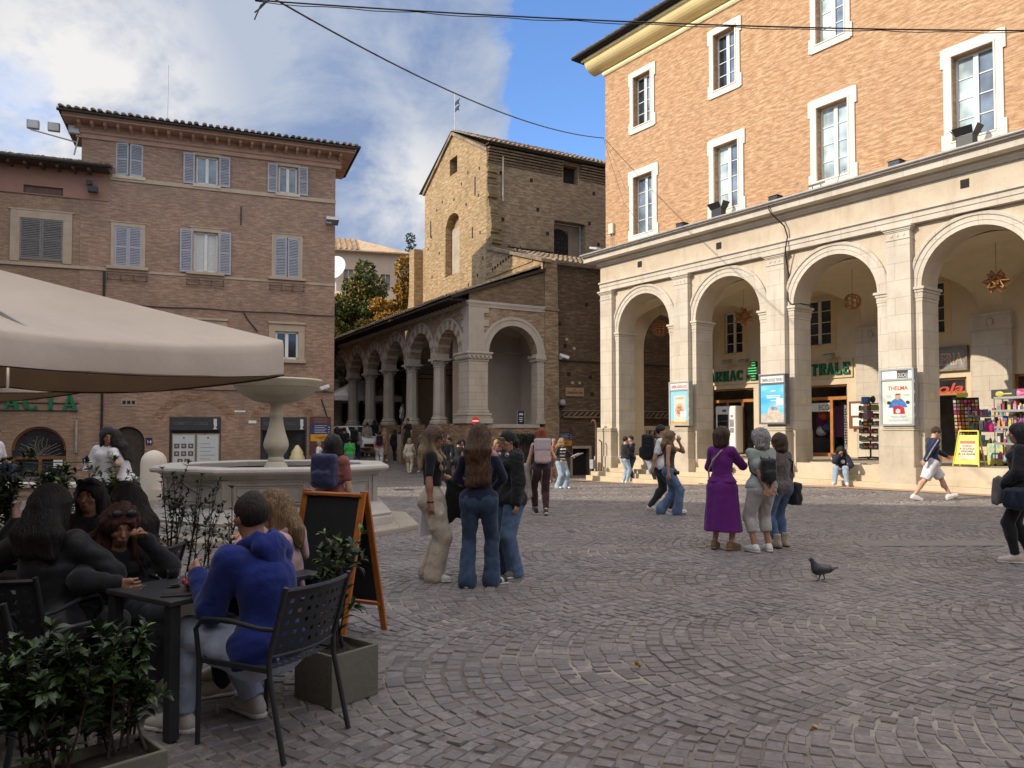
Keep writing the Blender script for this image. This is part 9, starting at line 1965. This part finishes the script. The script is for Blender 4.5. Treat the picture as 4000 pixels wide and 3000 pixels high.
# --- pigeon
t0=thing('pigeon','dark grey pigeon walking left on the cobbles','pigeon',((3178-2000)/3000*8.6,8.42,gz(3,8.4)),0)
f=Field((-.22,-.1,-.01),(.24,.1,.30),.008)
f.cap((-.05,0,.125),(.07,0,.13),.062,.045,.03,(0,1,0),1.1);f.cap((.06,0,.125),(.17,0,.145),.035,.012,.03,(0,0,1),1.5);f.cap((-.07,0,.15),(-.105,0,.215),.042,.024,.03);f.ell((-.115,0,.232),(.026,.021,.022),None,.012);f.cap((-.137,0,.230),(-.162,0,.222),.008,.003,.006)
for s in (-1,1): f.cap((-.03,s*.050,.14),(.12,s*.03,.135),.028,.012,.015,(0,1,0),1.6);f.cap((.0+.02*s,s*.028,.09),(-.005+.045*s,s*.03,.02),.011,.007,.012);[f.cap((-.005+.045*s,s*.03,.015),(-.04+.045*s,s*(.03+.018*k),.007),.006,.004,.004) for k in (-1,0,1)]
nt_=NT('pigeon_feathers');v=nt_.coord('Object');x=nt_.new('ShaderNodeSeparateXYZ');nt_.L(v,x.inputs[0]);cc=nt_.ramp(nt_.math('ADD',nt_.math('MULTIPLY',x.outputs[0],3),.5),[(.25,(.018,.02,.024)),(.42,(.055,.058,.066)),(.66,(.10,.10,.108)),(.74,(.025,.025,.028)),(.80,(.11,.11,.115)),(.88,(.025,.025,.028))]);nt_.setc(nt_.mix(.4,cc,nt_.ramp(nt_.noise(v,60,3),[(.3,(.02,.02,.024)),(.7,(.12,.12,.13))])));nt_.set(.7)
bd=f.obj('body',nt_.m,t0)
for lab,X,Y in (('yellow fallen leaf lying on the cobbles in the middle',.85,5.35),('yellow fallen leaf lying on the cobbles nearest the camera',1.65,4.25)):
    t=thing('fallen_leaf',lab,'leaf',(X,Y,.006));V,F=leaf_cloud([(0,0,.006,.01,.01,.002)],3,.05,.8,0,int(X*10));mesh_obj('blade',V,F,plain('dry_leaf',(.50,.30,.07),.7,var=.2),t,uvs=False)
# --- garland over the bar door
t=thing('garland','dark leafy garland over the bar doorway','garland',FF.p(1.5,-.1,.95),FF.rot);V,F=leaf_cloud([(1.15+1.25*math.cos(a),-.1,-.1+.55*math.sin(a),.2,.14,.16) for a in np.linspace(.1,3.0,14)],5200,.075,.5,.3,9);mesh_obj('leaves',V,F,leafmat('blue_green_leaf',[(.012,.022,.018),(.03,.045,.04),(.05,.07,.065)],5),t,uvs=False);mb=MB();mb.tube([(1.15+1.25*math.cos(a),-.08,-.1+.55*math.sin(a)) for a in np.linspace(.05,3.05,12)],.05,6);mb.build('branch',stemM,t)
# ================================================================ camera, sun and sky
cam=D.cameras.new('camera');co=D.objects.new('camera',cam);COL.objects.link(co);SC.camera=co
cam.sensor_fit='HORIZONTAL';cam.sensor_width=36;cam.lens=36*3000/4000;cam.clip_end=2000;cam.clip_start=.05
co.location=(0,0,1.62);co.rotation_euler=(pi/2+math.atan(98/3000),0,0);cam.shift_x=0;cam.shift_y=(1590-1500)/4000
SDIR=Vector((-.93,-.367,.4986));SDIR.normalize();EL=math.asin(SDIR.z)
sl=D.lights.new('sun','SUN');sl.energy=2.35;sl.angle=rad(.53);sl.color=(1,.89,.74);so=D.objects.new('sun',sl);COL.objects.link(so);so.rotation_euler=SDIR.to_track_quat('Z','Y').to_euler()
W_=D.worlds.new('World');SC.world=W_;W_.use_nodes=True;nt=W_.node_tree;bg=nt.nodes['Background']
sk=nt.nodes.new('ShaderNodeTexSky');sk.sky_type='NISHITA';sk.sun_disc=False;sk.sun_elevation=EL;sk.sun_rotation=math.atan2(SDIR.x,SDIR.y);sk.air_density=1.0;sk.dust_density=.6;sk.ozone_density=1.2
def wn(t,**k):
    n=nt.nodes.new(t)
    for a,b in k.items(): setattr(n,a,b)
    return n
LK=nt.links.new
tc=wn('ShaderNodeTexCoord')
def wmath(op,a,b=0,c=0):
    x=wn('ShaderNodeMath',operation=op)
    for i,v in enumerate((a,b,c)):
        if hasattr(v,'is_linked'): LK(v,x.inputs[i])
        else: x.inputs[i].default_value=v
    return x.outputs[0]
def wnoise(scale,detail,rough,loc,stretch=(1,1,1.6),dist=0):
    m=wn('ShaderNodeMapping');m.inputs['Scale'].default_value=stretch;m.inputs['Location'].default_value=loc;LK(tc.outputs['Generated'],m.inputs[0])
    n=wn('ShaderNodeTexNoise');n.inputs['Scale'].default_value=scale;n.inputs['Detail'].default_value=detail;n.inputs['Roughness'].default_value=rough;n.inputs['Distortion'].default_value=dist;LK(m.outputs[0],n.inputs['Vector']);return n.outputs['Fac']
def wdot(v):
    d=wn('ShaderNodeVectorMath',operation='DOT_PRODUCT');LK(tc.outputs['Generated'],d.inputs[0]);q=Vector(v);q.normalize();d.inputs[1].default_value=q;return d.outputs['Value']
def wramp(f,st):
    r=wn('ShaderNodeValToRGB');e=r.color_ramp.elements;e[0].position,e[0].color=st[0][0],(*st[0][1],1);e[1].position,e[1].color=st[-1][0],(*st[-1][1],1)
    for p,c in st[1:-1]: q=e.new(p);q.color=(*c,1)
    LK(f,r.inputs[0]);return r.outputs[0]
def wmix(f,a,b):
    x=wn('ShaderNodeMix',data_type='RGBA')
    for i,v in ((0,f),(6,a),(7,b)):
        if hasattr(v,'is_linked'): LK(v,x.inputs[i])
        else: x.inputs[i].default_value=v if isinstance(v,float) else (*v,1)
    return x.outputs[2]
def px(x,y): return ((x-2000)/3000,1,-(y-1688)/3000)
base=wnoise(2.6,9,.60,(.3,.1,.0),dist=.3);fine=wnoise(7,8,.62,(1.7,.4,.2),dist=.4)
cov=wmath('ADD',wmath('MULTIPLY',base,.72),wmath('MULTIPLY',fine,.28))
# banks of cloud at chosen bearings (bright cumulus low left, grey sheet overhead, blue gaps to the right and far left)
def bank(v,c0,c1,amt): return wmath('MULTIPLY',wramp(wdot(v),[(c0,(0,0,0)),(c1,(1,1,1))]),amt)
b=wmath('ADD',bank(px(950,500),.90,.99,.16),bank(px(1700,300),.92,.99,.15))
b=wmath('ADD',b,bank(px(1620,740),.993,.9992,.16));b=wmath('ADD',b,bank(px(350,300),.97,.995,.12))
b=wmath('SUBTRACT',b,bank(px(2560,120),.978,.998,.40));b=wmath('SUBTRACT',b,bank(px(2340,500),.9935,.9995,.22));b=wmath('SUBTRACT',b,bank(px(60,330),.9975,.9995,.20));b=wmath('SUBTRACT',b,bank(px(1480,880),.994,.999,.22));b=wmath('SUBTRACT',b,bank(px(1180,560),.996,.9993,.07));b=wmath('SUBTRACT',b,bank(px(2330,980),.98,.998,.3))
d=wmath('ADD',cov,b)
alpha=wramp(d,[(.535,(0,0,0)),(.575,(.62,.62,.62)),(.66,(1,1,1))])
mid_=wnoise(4.2,10,.6,(3.1,.9,.6),dist=.5);den=wramp(wmath('ADD',wmath('MULTIPLY',fine,.45),wmath('MULTIPLY',mid_,.55)),[(.42,(0,0,0)),(.58,(1,1,1))])
bright=wmath('ADD',bank(px(330,430),.985,.9992,.50),bank(px(1590,760),.9955,.9997,.6));bright=wmath('ADD',bright,bank(px(120,60),.985,.998,.22))
deep=(.80,1.12,1.85);grey=(1.42,1.68,2.18);white=(3.0,2.95,2.9)
cl=wmix(wmath('MULTIPLY',wmath('ADD',bright,.10),wmath('ADD',wmath('MULTIPLY',den,1.25),.10)),wmix(den,deep,grey),white)
skyc=wn('ShaderNodeMix',data_type='RGBA',blend_type='MULTIPLY');skyc.inputs[0].default_value=1;LK(sk.outputs[0],skyc.inputs[6]);skyc.inputs[7].default_value=(.52,.68,.92,1)
# unseen sky overhead and behind the camera, made flat bright white to lift shade
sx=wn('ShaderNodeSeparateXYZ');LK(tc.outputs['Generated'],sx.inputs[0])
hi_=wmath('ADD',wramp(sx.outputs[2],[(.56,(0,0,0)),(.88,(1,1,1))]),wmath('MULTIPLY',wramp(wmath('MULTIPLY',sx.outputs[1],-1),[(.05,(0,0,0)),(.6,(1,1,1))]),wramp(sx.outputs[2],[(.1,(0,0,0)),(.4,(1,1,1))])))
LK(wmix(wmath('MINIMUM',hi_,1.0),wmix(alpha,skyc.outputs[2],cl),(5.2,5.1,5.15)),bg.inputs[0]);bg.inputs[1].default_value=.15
vs=SC.view_settings;SC.display_settings.display_device='sRGB';vs.view_transform='Standard';vs.look='None';vs.exposure=1.0;vs.gamma=1
SC.cycles.use_denoising=True
SC.cycles.max_bounces=8;SC.cycles.diffuse_bounces=4;SC.cycles.transparent_max_bounces=8
